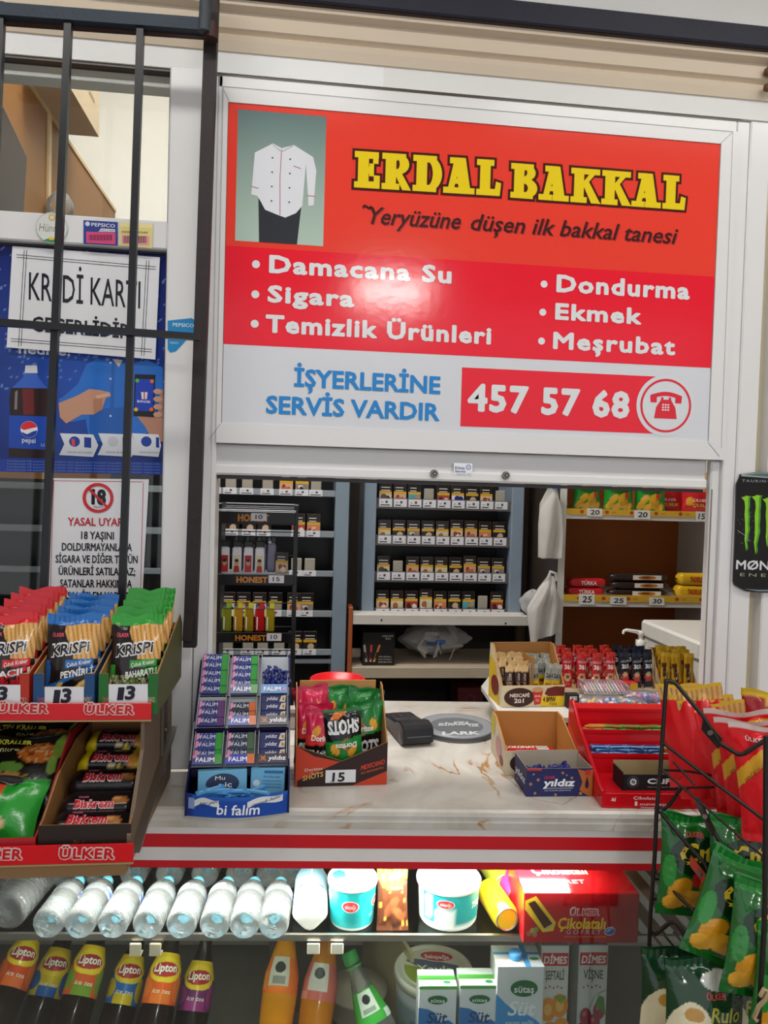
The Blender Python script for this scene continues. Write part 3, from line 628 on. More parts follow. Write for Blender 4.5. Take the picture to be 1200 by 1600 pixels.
# ================================================================== WINDOW GRILLE
gr = thing('window_grille', 'black iron bar grille in front of the left window with its hinge post', 'grille', (-.3, 1.4, 1.2))
OG = Matrix.Translation((.3, -1.4, -1.2))
def gb(name, f, m='wire', lab=None):
    b = MB().m(m); b.T = OG; f(b); b.build(name, gr, label=lab)
YB = 1.42
def sqbar(b, p, q, w, c='#15161c'):
    p, q = np.array(p), np.array(q); t = (q-p)/np.linalg.norm(q-p); n = np.array([0, 1., 0]); s = np.cross(t, n); s /= np.linalg.norm(s)
    v = [e+sx*s*w/2+sy*n*w/2 for e in (p, q) for sx, sy in ((-1, -1), (1, -1), (1, 1), (-1, 1))]
    b.add(v, [(0, 1, 2, 3), (7, 6, 5, 4), (0, 4, 5, 1), (1, 5, 6, 2), (2, 6, 7, 3), (3, 7, 4, 0)], c)
def barpx(name, p, q, w, Y=YB, c='#15161c', m='wire'): gb(name, lambda b: sqbar(b, at(*p, Y), at(*q, Y), w, c), m)
barpx('bar', (108, 20), (66, 985), .0125); barpx('bar', (220, 40), (189, 985), .0125); barpx('bar', (3, 5), (-40, 985), .0125)
barpx('crossbar', (-40, 501), (312, 527), .0125, YB-.012)
barpx('top_rail', (-60, 14), (326, 43), .022, YB, '#23303f', 'rust'); barpx('top_rail', (-60, 28), (326, 55), .012, YB+.012, '#3a1f18', 'rust')
gb('post', lambda b: (sqbar(b, at(333, -30, 1.455), at(297, 1010, 1.455), .024, '#251a1b'), b.box(*[0]*6) if 0 else None), 'rust')
gb('hinge', lambda b: (b.tube([at(322, -12, YB-.012), at(319, 50, YB-.012)], .011, '#3a4148', 12), b.tube([at(330, 38, YB+.0), at(329, 62, YB+.0)], .014, '#3a2018', 12)), 'rust')
gb('latch', lambda b: (sqbar(b, at(296, 960, 1.44), at(293, 1000, 1.44), .018, '#2a1c18'),), 'rust')
# ================================================================== BOOTH BEHIND THE HATCH
def zrow(y, x, Y): return float(at(x, y, Y)[2])
# lamps that light the place
for q, n, lab in ((LAMP, (.42, .34), 'square ceiling lamp over the customers'), ((-.45, .75, 2.81), (1.3, .16), 'long ceiling lamp over the left window'), ((1.25, .75, 2.81), (1.3, .16), 'long ceiling lamp over the right end'), ((-.35, 2.0, 3.62), (1.2, .4), 'ceiling lamp inside the booth')):
    t = thing('ceiling_lamp', lab, 'lamp', (q[0], q[1], q[2]+.04)); b = MB().m('plastic'); b.box(-n[0]/2-.02, n[0]/2+.02, -n[1]/2-.02, n[1]/2+.02, -.024, .08 if q[2] > 3 else .01, '#e8e8e4', .004); b.build('housing', t)
    b = MB().m('lampglow'); b.box(-n[0]/2, n[0]/2, -n[1]/2, n[1]/2, -.0285, -.025); b.build('diffuser', t)
# wall cabinet seen through the left window
t = thing('wall_cabinet', 'pale brown wooden wall cabinet high inside the booth behind the left window', 'cabinet', (-.9, 2.2, 1.9))
ca = at(18, 95, 1.95); cx = float(ca[0]); q2 = at(180, 327, 2.0); yy = 1.95
while True:                                   # far end of the cabinet side on the same vertical plane
    yy += .01; q2 = at(180, 327, yy)
    if q2[0] <= cx or yy > 3.4: break
yend = yy; ztop = float(ca[2])
OC = Matrix.Translation((.9, -2.2, -1.9))
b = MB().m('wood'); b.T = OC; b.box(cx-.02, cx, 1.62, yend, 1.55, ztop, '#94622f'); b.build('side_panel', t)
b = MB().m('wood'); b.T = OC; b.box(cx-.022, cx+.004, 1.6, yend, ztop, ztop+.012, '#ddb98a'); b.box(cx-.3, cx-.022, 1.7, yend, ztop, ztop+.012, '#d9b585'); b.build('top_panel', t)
qm = at(78, 180, (1.95+yend)/2); ym = 1.95
while at(76, 185, ym)[0] > cx and ym < 3.3: ym += .01
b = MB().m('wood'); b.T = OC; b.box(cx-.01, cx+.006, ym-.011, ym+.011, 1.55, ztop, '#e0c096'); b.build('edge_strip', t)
b = MB().m('card'); bx = (float(at(66, 120, ym)[0]), float(at(136, 120, ym+.3)[0]))
b.box(-.11, .10, 0, .34, 0, .22, '#cdb598'); pl = Pl((.10, 0, 0), (0, 1, 0), (0, 0, 1)); b.pt(pl, 'ÜRÜNLER', .12, .12, .18, .02, '#8c7a66', 2); b.pt(pl, 'YAPRAK SARMA', .14, .07, .15, .016, '#8c7a66', 2)
for i in range(3): b.pr(pl, .08, .26, .16+i*.015, .163+i*.015, '#a5937d', 2)
b.pr(Pl((0, 0, 0), (1, 0, 0), (0, 0, 1)), -.07, -.02, .14, .18, '#a38e74', 1)
b.build('cardboard_box', loc=(cx+.0, ym-.2, ztop+.0125), label='large plain cardboard box on top of the wall cabinet', cat='box')
b = MB().m('gloss'); q = at(42, 246, 1.82)
pl = Pl(q, (.06, 1, 0), (0, 0, 1)); b.prism([(-.22, .1), (-.22, -.2), (-.02, -.2), (0, 0)], pl, -.03, 0, '#242022'); b.prism([(-.21, .085), (-.21, -.19), (-.035, -.19), (-.015, -.005)], pl, .0002, .001, '#3a2a28')
b.build('screen', label='dark tilted screen behind the left edge of the window', cat='screen')
b = MB().m('film'); b.lathe([(.0, .0), (.035, .0), (.036, .03), (.02, .055), (0, .06)], n=14, o=at(94, 334, 2.2)); b.build('plastic_bag', label='small clear bag low beside the wall cabinet', cat='bag')
# -------------------------------------------------------------- tobacco packs
PW_, PD_, PH_ = .054, .022, .088
def pack(kind):
    b = MB().m('gloss'); b.box(-PW_/2, PW_/2, 0, PD_, 0, PH_, '#4a403a', .0012); pl = Pl((-PW_/2, 0, 0), (1, 0, 0), (0, 0, 1)); w, h = PW_, PH_
    dk = ['#231d1b', '#2b2422', '#1d1a1c'][kind % 3]
    b.pr(pl, .001, w-.001, h*.6, h-.001, dk); b.pr(pl, .001, w-.001, h*.5, h*.62, '#d3a32c', 2)
    for i in range(2): b.pr(pl, .008, w-.008-(kind*7 % 5)*.003, h*.78-i*.012, h*.8-i*.012+.002, '#cfc8bf', 2)
    bg = ['#c9c2b4', '#d2a184', '#4fa3ae', '#a9453f', '#d9dbe6', '#2e2522', '#d8b79a', '#cfc7a8', '#8d7f78', '#c97f58'][kind % 10]
    b.pr(pl, .001, w-.001, .002, h*.5, bg, 2); r = random.Random(kind)
    fg = [['#3a3130', '#5a4a44'], ['#8f3f30', '#c06a50'], ['#8a5a3c', '#b98a66'], ['#e7ddd2', '#531b1b'], ['#4b48a8', '#2e2c74'], ['#c9b09a', '#7a5a48'], ['#8a4a3a', '#f0d8c0'], ['#e8e2d0', '#a5623c'], ['#2a2626', '#d2c8c0'], ['#7b2f22', '#e6b59a']][kind % 10]
    for i in range(4): b.pe(pl, w*(.25+.5*r.random()), h*(.12+.26*r.random()), w*(.1+.16*r.random()), h*(.06+.1*r.random()), fg[i % 2], 3+i, n=12, rot=r.random()*3)
    return b
def blank():
    b = MB().m('plastic'); b.box(-.021, .021, 0, .006, 0, .066, '#a39d90', .003); return b
PROTO = {}
def put_pack(kind, x, Y, z, label, group):
    key = kind
    if key not in PROTO:
        o = (blank() if kind < 0 else pack(kind)).build('pack_pusher' if kind < 0 else 'cigarette_pack'); PROTO[key] = o
    else: o = PROTO[key].copy(); COL.objects.link(o)
    o.location = (x, Y, z); tag(o, label, 'pusher' if kind < 0 else 'cigarette pack', group); return o
def strip(b, x0, x1, Y, z0, z1, c): b.box(x0, x1, Y-.012, Y, z0, z1, c, .001)
def ticket(b, Y, x0, x1, z0, z1, seed):
    pl = Pl((0, Y, 0), (1, 0, 0), (0, 0, 1)); b.m('paper'); b.box(x0, x1, Y, Y+.001, z0, z1, '#dcdde3'); r = random.Random(seed); w = x1-x0; h = z1-z0
    b.pr(pl, x0+.1*w, x0+(.5+.4*r.random())*w, z0+.14*h, z0+.28*h, '#3a3a40', 1); b.pr(pl, x0+.15*w, x0+.3*w, z0+.5*h, z0+.6*h, '#77777c', 1); b.pr(pl, x0+.48*w, x0+.66*w, z0+.45*h, z0+.75*h, '#4a4a50', 1)
YC = 3.05
def PY(Y): return Pl((0, Y, 0), (1, 0, 0), (0, 0, 1))
# centre rack
t = thing('tobacco_rack', 'grey steel tobacco rack with four full rows of packs above the desk', 'rack', (.6, YC, 1.0)); OR = Matrix.Translation((-.6, -YC, -1.0))
def rb(name, f, m='plastic', lab=None):
    b = MB().m(m); b.T = ORX; f(b); return b.build(name, TX, label=lab)
TX, ORX = t, OR
xL0, xL1, xR0, xR1 = fx(567, 850, YC), fx(586, 850, YC), fx(796, 850, YC), fx(815, 850, YC); zb0, zt_ = fz(690, 961.5, YC), 1.95
GF = '#8595a5'
rb('side_frame', lambda b: b.box(xL0, xL1, YC-.02, YC+.3, zb0, zt_, GF, .003)); rb('side_frame', lambda b: b.box(xR0, xR1, YC-.02, YC+.3, zb0, zt_, GF, .003))
rb('back_panel', lambda b: b.box(xL1, xR0, YC+.2, YC+.22, zb0, zt_, '#17161a'))
rows = [(781.5, 794.5), (838.5, 851.5), (895, 908), (951.5, 961)]
KND = [[0, 1, 2, -1, 3, 4, 5, 6, -1], [7, 5, 8, 5, 7, 6, 1, 9, 5], [0, -1, 1, 7, 7, 5, 1, 8, 8], [6, 7, 3, 7, 9, 5, 2, -1, 3]]
KOF = [[0, -8, 0, 0, 0, 0, -10, -3, 0], [0, 0, 0, 0, 0, 6, 5, 2, 2], [0, 0, 0, 0, 0, 0, 8, 0, 0], [0, 0, 0, 8, 0, 0, -2, 0, 0]]
RN = ['top', 'second', 'third', 'bottom']
for r, (y0, y1) in enumerate(rows):
    z1, z0 = fz(690, y0, YC), fz(690, y1, YC)
    rb('shelf', lambda b: (b.box(xL1, xR0, YC, YC+.2, z0-.006, z0-.001, '#2a292d'), b.box(xL1, xR0, YC-.004, YC-.001, z0-.006, z1+.003, '#5f5a58')))
    for c in range(9):
        xa = xL1+.012+c*((xR0-xL1-.02)/9); wt = (xR0-xL1-.02)/9
        rb('price_ticket', lambda b: ticket(b, YC-.0055, xa, xa+wt*.88, z0+.002, z1, r*9+c))
        k = KND[r][c]; put_pack(k, xa+wt*.44, YC+.012, z0-.0005+(.001*KOF[r][c] if KOF[r][c] > 0 else 0) + (.016 if k < 0 else .012), '%s %s from the left, %s row of the centre tobacco rack' % (ORD[c], 'grey pack pusher' if k < 0 else 'cigarette pack', RN[r]), 'packs in the centre tobacco rack')
# left rack
YL = 2.95
t = thing('tobacco_rack', 'grey and black tobacco rack at the left behind the lighter stand', 'rack', (-.1, YL, .9)); TX, ORX = t, Matrix.Translation((.1, -YL, -.9))
x0, x1 = -1.9, fx(521, 880, YL); x2 = fx(543, 880, YL)
rb('side_frame', lambda b: b.box(x1, x2, YL-.02, YL+.3, .4, 1.95, '#7f909e', .003)); rb('back_panel', lambda b: b.box(x0, x1, YL+.2, YL+.22, .4, 1.95, '#131216'))
lrows = [(764, 774), (828, 838), (890.5, 899.5), (953, 963), (1013.5, 1023)]
LK = {0: [(335, -1), (360, -1), (386, -1), (418, -1), (447, 1), (472, 8), (494, -1)], 1: [(330, 6), (362, 5), (389, 5), (413, 5), (466, 3), (490, 9)], 2: [(463, -1), (484, -1)], 3: [(324, 8), (356, 0), (380, 9), (405, 4), (430, 2), (459, 1), (479, 8)], 4: [(355, -1), (387, -1), (410, -1), (436, -1), (461, 5), (484, 5)]}
for r, (y0, y1) in enumerate(lrows):
    z1, z0 = fz(430, y0, YL), fz(430, y1, YL)
    rb('shelf', lambda b: (b.box(x0, x1, YL, YL+.2, z0-.004, z0, '#222'), b.box(x0, x1, YL-.006, YL-.001, z0, z1, '#8d959c', .001)))
    for i, (px, k) in enumerate(LK[r]):
        xx = fx(px, y0, YL)
        rb('price_ticket', lambda b: ticket(b, YL-.008, xx-.027, xx+.025, z0+.001, z1+.001, r*11+i+50))
        o = put_pack(k, xx, YL+.012, z0+.004, '%s %s from the left, %s row of the left tobacco rack' % (ORD[i], 'grey pack pusher' if k < 0 else 'cigarette pack', ['top', 'second', 'third', 'fourth', 'fifth'][r]), 'packs in the left tobacco rack')
        if px < 355 and r == 0: o.location.z += .0
rb('bottom_rail', lambda b: b.box(x0, x1, YL-.006, YL+.02, fz(430, 1036, YL), fz(430, 1030, YL), '#777d84'))
b = MB().m('plaster'); b.box(fx(543, 800, 3.3), fx(570, 800, 3.3)+.02, 3.3, 3.5, 0, 2.2, '#4a4138'); struct(b, 'trim_back_strip')
b = MB().m('plaster'); b.box(fx(812, 800, 3.3), fx(846, 800, 3.3), 3.28, 3.5, 0, 2.85, '#7d705f'); b.box(fx(846, 800, 3.3), fx(880, 800, 3.3), 3.3, 3.5, 0, 2.85, '#443a33'); struct(b, 'trim_back_strip')  # added upright; its dull browns stand in for the back wall in shadow
# desk below the centre rack
YD = 2.94
t = thing('back_desk', 'white topped desk with brown end board and open shelf below the centre tobacco rack', 'desk', (.5, YD, 0)); TX, ORX = t, Matrix.Translation((-.5, -YD, 0))
xa, xb = fx(548, 1000, YD), fx(826, 1000, YD); XB2 = fx(872, 880, 2.75)-.004; xb = min(xb, XB2); zt1, zt0 = fz(690, 961.5, YD), fz(690, 977, YD)
rb('desk_top', lambda b: b.box(xa+.006, xb, YD, YD+.1, zt0, zt1, '#d2cdc6', .002), 'wood')
rb('end_board', lambda b: b.box(xa-.012, xa+.006, YD-.005, YD+.085, .0, zt1+.03, '#a4562c', .002), 'wood')
zs1, zs0 = fz(690, 1043, YD), fz(690, 1060, YD)
rb('shelf', lambda b: b.box(xa+.006, XB2, YD, YD+.36, zs0, zs1, '#b9aa94', .002), 'wood')
rb('back_board', lambda b: b.box(xa+.006, XB2, YD+.36, YD+.38, .0, zt0-.03, '#1d1719'), 'wood')
rb('screw', lambda b: b.lathe([(.004, 0), (.003, .0015)], '#3a3532', 10, at(596, 969, YD-.0005), (0, -1, 0)), 'metal'); rb('screw', lambda b: b.lathe([(.004, 0), (.003, .0015)], '#3a3532', 10, at(790, 974, YD-.0005), (0, -1, 0)), 'metal')
# coffee carton on the shelf
pa = at(566, 1040, YD+.03); w = fx(616, 1040, YD+.03)-pa[0]; h = .135
b = MB().m('card'); b.box(0, w, 0, .1, 0, h, '#15120f', .001); pl = Pl((0, 0, 0), (1, 0, 0), (0, 0, 1))
for i, (u, c, lean) in enumerate(((.016, '#9a9590', -.1), (.033, '#b9413a', .02), (.047, '#b9772f', .22))):
    q = [(u-.0045, .015), (u+.0045, .015), (u+.0045+lean*.1, .085), (u-.0045+lean*.1, .085)]; b.pp(pl, q, c, 1); b.pp(pl, [(u-.004+lean*.03, .03), (u+.004+lean*.03, .03), (u+.004+lean*.06, .055), (u-.004+lean*.06, .055)], '#2a1c18', 2); b.pr(pl, u-.003+lean*.005, u+.003+lean*.005, .016, .022, '#d8cfc4', 2)
b.pt(pl, 'NESCAFÉ', w*.6, .118, w*.34, .006, '#d8d3cc', 2, bold=.02); b.pt(pl, '3ü1', w*.7, .107, w*.16, .007, '#d8d3cc', 2, bold=.02)
for i, s_ in enumerate(('ÖZEL', 'SÜTLÜ KÖPÜKLÜ', 'DENEYİN')): b.pt(pl, s_, w*.5, .034-i*.011, w*.42, .005, '#cfc9c0', 2)
b.build('coffee_carton', loc=(pa[0], YD+.03, zs1+.0004), label='black coffee carton with three printed sachets on the desk shelf', cat='carton')
# carrier bag on the shelf
def blob(u, v, rx, ry, rz, f=5, s=1):
    th = u*2*pi; ph = (v-.5)*pi; r = 1+.10*np.sin(f*th+3*ph+s)+.07*np.sin(7*ph-2*th+s*2)+.05*np.sin(11*th+9*ph)
    return np.stack([rx*r*np.cos(ph)*np.cos(th), ry*r*np.cos(ph)*np.sin(th), rz*(1+.12*np.sin(3*th+s))*np.sin(ph)], -1)
pa = at(680, 1040, YD+.15); rx = (fx(741, 1040, YD+.15)-fx(618, 1040, YD+.15))/2
b = MB().m('bagfilm'); b.grid(lambda u, v: blob(u, v, rx*.86, .09, .06)+np.array([0, 0, .072]), 40, 20, '#fff')
def loop(b, pts, w):
    P = np.array(pts, float); n = len(P)
    for k, dd in ((-1, .0), (1, .002)):
        b.grid(lambda u, v: np.stack([np.interp(u, np.linspace(0, 1, n), P[:, i]) for i in range(3)], -1)+np.stack([(v-.5)*w*.35+.006*np.sin(v*9+u*5), .012*np.sin(v*8+u*7)+dd, (v-.5)*w], -1), 24, 6, '#fff')
loop(b, [(-.05, -.11, .03), (-.09, -.13, .07), (-.06, -.12, .11), (.0, -.10, .10), (-.01, -.12, .03)], .035); loop(b, [(.02, -.1, .05), (.0, -.02, .16), (-.02, .0, .19)], .05); loop(b, [(.05, -.1, .0), (.09, -.07, .08), (.05, -.02, .17), (.03, .0, .2)], .05)
b.m('paper'); b.box(-.06, .035, -.07, -.02, .045, .053, '#dfe3ea', .002); b.box(-.05, .02, -.112, -.1, .07, .077, '#2a6ac2', .002); b.box(-.01, .03, -.112, -.1, .077, .088, '#3f7fd0', .002)
b.build('carrier_bag', loc=(pa[0], YD+.2, zs1+.004), label='crumpled translucent carrier bag with blue contents on the desk shelf', cat='bag')
b = MB().m('card'); q = at(715, 1097, YD+.1); b.box(0, .11, 0, .15, 0, .2, '#5d1a1c', .002); pl = Pl((0, 0, 0), (1, 0, 0), (0, 0, 1)); b.pring(pl, .055, .15, .016, .02, '#7d4040', 1); b.pr(pl, .02, .09, .118, .124, '#8a4a48', 1)
b.build('red_carton', loc=(q[0], q[1], 0.52), label='dark red carton under the desk shelf', cat='carton')
b = MB().m('wood'); b.box(xa+.006, XB2, YD+.02, YD+.355, .49, .518, '#2b2220'); b.T = ORX; b.v = [b.v[0]-np.array([.5, YD, 0])]; b.build('shelf', TX, label='dark low shelf')
# -------------------------------------------------------------- right shelf unit
YS = 2.75
t = thing('snack_shelf', 'white edged brown shelf unit with snacks at the right behind the hatch', 'shelf', (1.2, YS, 0)); TX, ORX = t, Matrix.Translation((-1.2, -YS, 0))
xs0, xs1 = fx(872, 880, YS), fx(882, 880, YS); xe = fx(1130, 880, YS)
rb('side_board', lambda b: (b.box(xs0+.004, xs1, YS+.004, YS+.4, 0, 2.1, '#3a312b'), b.box(xs0, xs1, YS-.002, YS+.003, 0, 2.1, '#dddcd8'))); rb('side_board', lambda b: b.box(xe, xe+.02, YS, YS+.4, 0, 2.1, '#dddcd8', .002))
rb('back_board', lambda b: b.box(xs1, xe, YS+.36, YS+.38, .1, 2.1, '#a85a20'), 'wood')
SZ = []
for y0, y1 in ((796, 813), (929, 949)):
    z1, z0 = fz(990, y0+1, YS), fz(990, y1, YS); SZ.append(z1)
    rb('shelf', lambda b: b.box(xs1, xe, YS-.002, YS+.36, z0, z1-.012, '#e2e0dc', .002), 'plastic')
    zm = z0+(z1-z0)*.45
    rb('label_strip', lambda b: (b.box(xs1, xe, YS-.006, YS-.0025, zm, z1, '#d8ab2c'), [b.pe(PY(YS-.006), xs1+.06+.1*i, (zm+z1)/2, .008, .007, '#b0442c', 1) for i in range(7)], [b.pt(PY(YS-.006), 'ÜLKER', xs1+.08+.1*i, (zm+z1)/2-.004, .018, .007, '#b5382a', 1) for i in range(7)]), 'paper')
zl = fz(990, 1075, YS); rb('shelf', lambda b: b.box(xs1, xe, YS, YS+.36, zl-.02, zl, '#7a3a1c'), 'wood')
def price(txt, px0, px1, py0, py1, Y, n=''):
    pl = PY(Y)
    def f(b):
        b.ppx(pl, [(px0, py0), (px1, py0+1), (px1, py1+1), (px0, py1)][::-1], '#e4e4e2', 1); h = py1-py0
        b.tpx(pl, txt, (px0+.22*(px1-px0), py1-.2*h), (px1-.2*(px1-px0), py1-.17*h), (px0+.25*(px1-px0), py0+.2*h), '#1c1c22', 2, bold=.015, shear=.1)
    rb('price_card', f, 'paper', 'white price card reading %s' % txt)
for a in (('20', 917, 941, 794, 806), ('20', 991, 1016, 797, 810.5), ('15', 1087, 1104, 799, 814), ('25', 904, 929, 928, 944), ('25', 953, 979, 932, 944), ('30', 1014, 1038, 933, 945)): price(*a, YS-.0065)
# snack bags on the top shelf
def art_citir():
    a = Art('#1f8a2c').rect(0, 1, .93, 1, '#35a83c').rect(0, 1, 0, .06, '#2c9c36').ell(.5, .62, .42, .2, '#0f5a1c')
    for x, y in ((.2, .18), (.42, .12), (.66, .2), (.3, .32), (.58, .34), (.8, .12)): a.ell(x, y, .15, .09, '#d9a42c', .5)
    a.ell(.75, .4, .09, .07, '#d23a2c').ell(.3, .85, .2, .09, '#d9a42c')
    return a
def art_stick(red='#cf1f2a'):
    return Art(red).rect(0, 1, .94, 1, '#e0b62c').sticks(lambda u, v: (v > .55) & (v < .94) & (u > .35), 34, 10).ell(.2, .3, .12, .1, '#e0a52c')
cb = bag(.12, .165, .05, art_citir(), [('ÇITIR', .2, .82, .58, .12, '#f0d83a', dict(bold=.03, shear=.02, dv=.03)), ('ÜLKER', .36, .62, .78, .04, '#e83a3a', dict(bold=.02))], seed=4)
prot = None
for i, px in enumerate((886, 917, 966, 1015)):
    w_ = .03; z = SZ[0]
    lab = ('green crisp bag mostly hidden at the left end of the top snack shelf', 'first green crisp bag behind the left 20 card', 'second green crisp bag in the middle of the top snack shelf', 'green crisp bag beside the red bags on the top snack shelf')[i]
    o = cb.build('crisp_bag') if prot is None else prot.copy()
    if prot is None: prot = o
    else: COL.objects.link(o)
    o.location = (fx(px, 796, YS+.05), YS+(.16 if i == 0 else .05), z-.012+.0005); o.rotation_euler = (-.08, 0, (.4, .12, -.1, -.25)[i]); tag(o, lab, 'crisp bag', 'green crisp bags on the top snack shelf')
sb_ = bag(.13, .165, .05, art_stick(), [('ÜLKER', .3, .75, .3, .06, '#f2e6e6', dict(bold=.02)), ('ÇUBUK', .3, .85, .18, .07, '#f0d83a', dict(bold=.02))], seed=9); prot = None
for i, px in enumerate((1052, 1088)):
    o = sb_.build('crisp_bag') if prot is None else prot.copy()
    if prot is None: prot = o
    else: COL.objects.link(o)
    o.location = (fx(px, 796, YS+.06), YS+.05+.06*(1-i), SZ[0]-.0115); o.rotation_euler = (-.08, 0, -.2+.1*i); tag(o, ('red stick cracker bag standing sideways on the top snack shelf', 'red stick cracker bag above the 15 card')[i], 'crisp bag', 'red cracker bags on the top snack shelf')
# packs on the second shelf
def flowpack(w, d, h, c, side=None, text=None, tc='#fff', seed=0, art=None, mtl='foil'):
    """biscuit pack lying along x, standing on z=0"""
    b = MB().m(mtl); sl = .1
    def S(u, v):
        a = v*2*pi; x = (u-.5)*w; g = np.clip(np.minimum(u, 1-u)/.12, 0, 1)**.5
        k = 4.; ca, sa = np.cos(a), np.sin(a); r = 1/((np.abs(ca)**k+np.abs(sa)**k)**(1/k))
        wv = 1+.04*np.sin(9*u*6+seed)*(1-g)
        return np.stack([x, -d/2*ca*r*(.35+.65*g)*wv, h/2+(-h/2*sa*r)*(.10+.90*g)*wv*-1], -1)
    b.grid(S, 30, 24, art or c); return b, S
def rolls(px0, px1, py, n, hs, c, lab, text, tc, cookie=None, back=.06, grp=''):
    x0_, x1_ = fx(px0, py, YS+.03), fx(px1, py, YS+.03); w = x1_-x0_; proto = None
    for i in range(n):
        if proto is None:
            b, S = flowpack(w, .05, hs, c, seed=px0); F = Pl((-w/2, -.0262, 0), (1, 0, 0), (0, 0, 1))
            if cookie: b.pr(F, w*.38, w*.86, hs*.2, hs*.8, '#e6ddd2', 1); b.pe(F, w*.62, hs*.5, w*.15, hs*.26, '#b9722c', 2); b.pe(F, w*.6, hs*.52, w*.08, hs*.12, '#6d3a18', 3)
            if text: b.pt(F, text, w*.3, hs*.3, w*.4, hs*.42, tc, 2, bold=.03, shear=.1)
            o = proto = b.build('biscuit_pack')
        else: o = proto.copy(); COL.objects.link(o)
        o.location = ((x0_+x1_)/2+.004*((i % 2)*2-1), YS+back, SZ[1]-.0115+i*(hs+.0015)); tag(o, lab % ('lowest', 'middle' if n > 2 else 'upper', 'topmost')[i], 'biscuit pack', grp)
rolls(888, 949, 925, 2, .034, '#c01f28', '%s of the red wafer packs above the left 25 card', 'TÜRKA', '#f0dada', grp='red wafer packs')
rolls(953, 1046, 925, 3, .03, '#2b1d1a', '%s of the dark biscuit packs with cookie print on the second shelf', None, '', True, .05, grp='dark biscuit packs')
rolls(1058, 1112, 925, 2, .048, '#e0b01c', '%s of the yellow packs at the right end of the second shelf', 'TADELLE', '#b0281e', back=.05, grp='yellow packs')
# white chest, pump bottle
pA, pB = atz(1006, 968, 1.12), atz(1102, 1006, 1.12); dv = (pB-pA)/np.linalg.norm(pB-pA); nv = np.array([-dv[1], dv[0], 0])
L_ = np.linalg.norm(pB-pA)-.02; 
t = thing('chest_freezer', 'white chest with a thick lid at the right behind the hatch', 'freezer', (pA[0], pA[1], 0))
rz = atan2(dv[1], dv[0])
t.rotation_euler = (0, 0, rz)
b = MB().m('plastic'); b.box(0, L_, 0, .6, .05, 1.06, '#dfddd6', .006); b.build('body', t)
b = MB().m('plastic'); b.box(-.006, L_, -.008, .6, 1.062, 1.12, '#e8e6e0', .008); b.build('lid', t)
b = MB().m('card'); b.box(-.05, .1, -.03, .03, 0, .012, '#a98252', .002); b.box(.0, .11, -.02, .03, .0125, .02, '#c6a678', .002)
_q = atz(1082, 973, 1.12); b.build('cardboard_piece', loc=(_q[0]+.1, _q[1], 1.1205), rot=(0, 0, .1), label='flat piece of brown cardboard on the white chest', cat='cardboard')
# bundles of white carrier bags hanging at the shelf end
YH = 2.715
def cloth(b, L_pts, R_pts, folds, amp, y0, dy=0., seed=0, n=26):
    Lp = np.array([at(*q, YH) for q in L_pts]); Rp = np.array([at(*q, YH) for q in R_pts]); m = len(Lp)
    def S(u, v):
        a = np.stack([np.interp(v, np.linspace(0, 1, m), Lp[:, i]) for i in range(3)], -1); c = np.stack([np.interp(v, np.linspace(0, 1, m), Rp[:, i]) for i in range(3)], -1)
        p = a+(c-a)*u[:, None]; k = np.clip(v*3, .15, 1)
        p[:, 1] = y0+dy*v+amp*k*np.sin(folds*u*6.28+seed+2*v)+amp*.5*np.sin(3*folds*u+5*v)
        return p
    b.grid(S, 26, n, '#fff')
b = MB().m('whitebag')
for i in range(4):
    cloth(b, [(864-i, 762), (846+i, 786), (842+i*2, 820), (841+i*3, 871+i)], [(870, 762), (876+i*2, 795), (880+i*2, 832), (877+i*2.5, 872+i)], 1.3, .010, YH+.012*i, seed=i)
b.m('plastic'); b.tube([at(868, 752, YH), at(868, 764, YH)], .012, '#2f6fd0', 10)
b.build('carrier_bag_bundle', label='upper bundle of folded white carrier bags hanging by the shelf', cat='bag', group='hanging white bags')
b = MB().m('whitebag'); YH = 2.705
for i in range(3):
    cloth(b, [(858+i, 900), (846, 918), (824, 952), (828+i*3, 1004)], [(864, 900), (868+i*2, 920), (876+i*4, 945), (868+i*5, 990)], 1.6, .016, YH+.014*i, seed=i*2+1)
b.tube([at(856, 905, YH), at(860, 893, YH), at(868, 896, YH), at(869, 908, YH)], .006, '#e8e8e4', 8)
b.build('carrier_bag_bundle', label='lower bundle of white carrier bags hanging from its handles by the shelf', cat='bag', group='hanging white bags')
b = MB().m('bagfilm'); q = at(832, 940, 2.97); q[2] = zt1+.052; b.grid(lambda u, v: blob(u, v, .05, .045, .05, 4, 3)+q, 28, 16, '#fff'); b.build('plastic_bag', label='crumpled pale plastic bag at the right end of the desk', cat='bag')
# ================================================================== COUNTER AND DISPLAY FRIDGE
ZC = .96
CA, CB = np.array([-.241, 1.359, 0]), np.array([.678, 1.295, 0]); CE = (CB-CA)/np.linalg.norm(CB-CA); CN = np.array([-CE[1], CE[0], 0])   # along / into
def cp(x, d, z=0.):                                     # point at world x along the front edge, d behind it
    t = (x-CA[0]-d*CN[0])/CE[0]; p = CA+t*CE+d*CN; return np.array([p[0], p[1], z])
def PC(d=0.): return Pl(CA+d*CN, CE, (0, 0, 1))
PH = Pl((0, 0, 0), (1, 0, 0), (0, 1, 0))                # plan frame
def cbox(b, x0, x1, d0, d1, z0, z1, c):
    b.prism([cp(x0, d0)[:2], cp(x1, d0)[:2], cp(x1, d1)[:2], cp(x0, d1)[:2]], PH, z0, z1, c)
zm0 = PC().px(600, 1297)[1]
t = thing('counter_top', 'cream marble counter top with rust coloured veins through the hatch', 'counter', (.3, 1.6, zm0)); OM = Matrix.Translation((-.3, -1.6, -zm0))
b = MB().m('marble'); b.T = OM
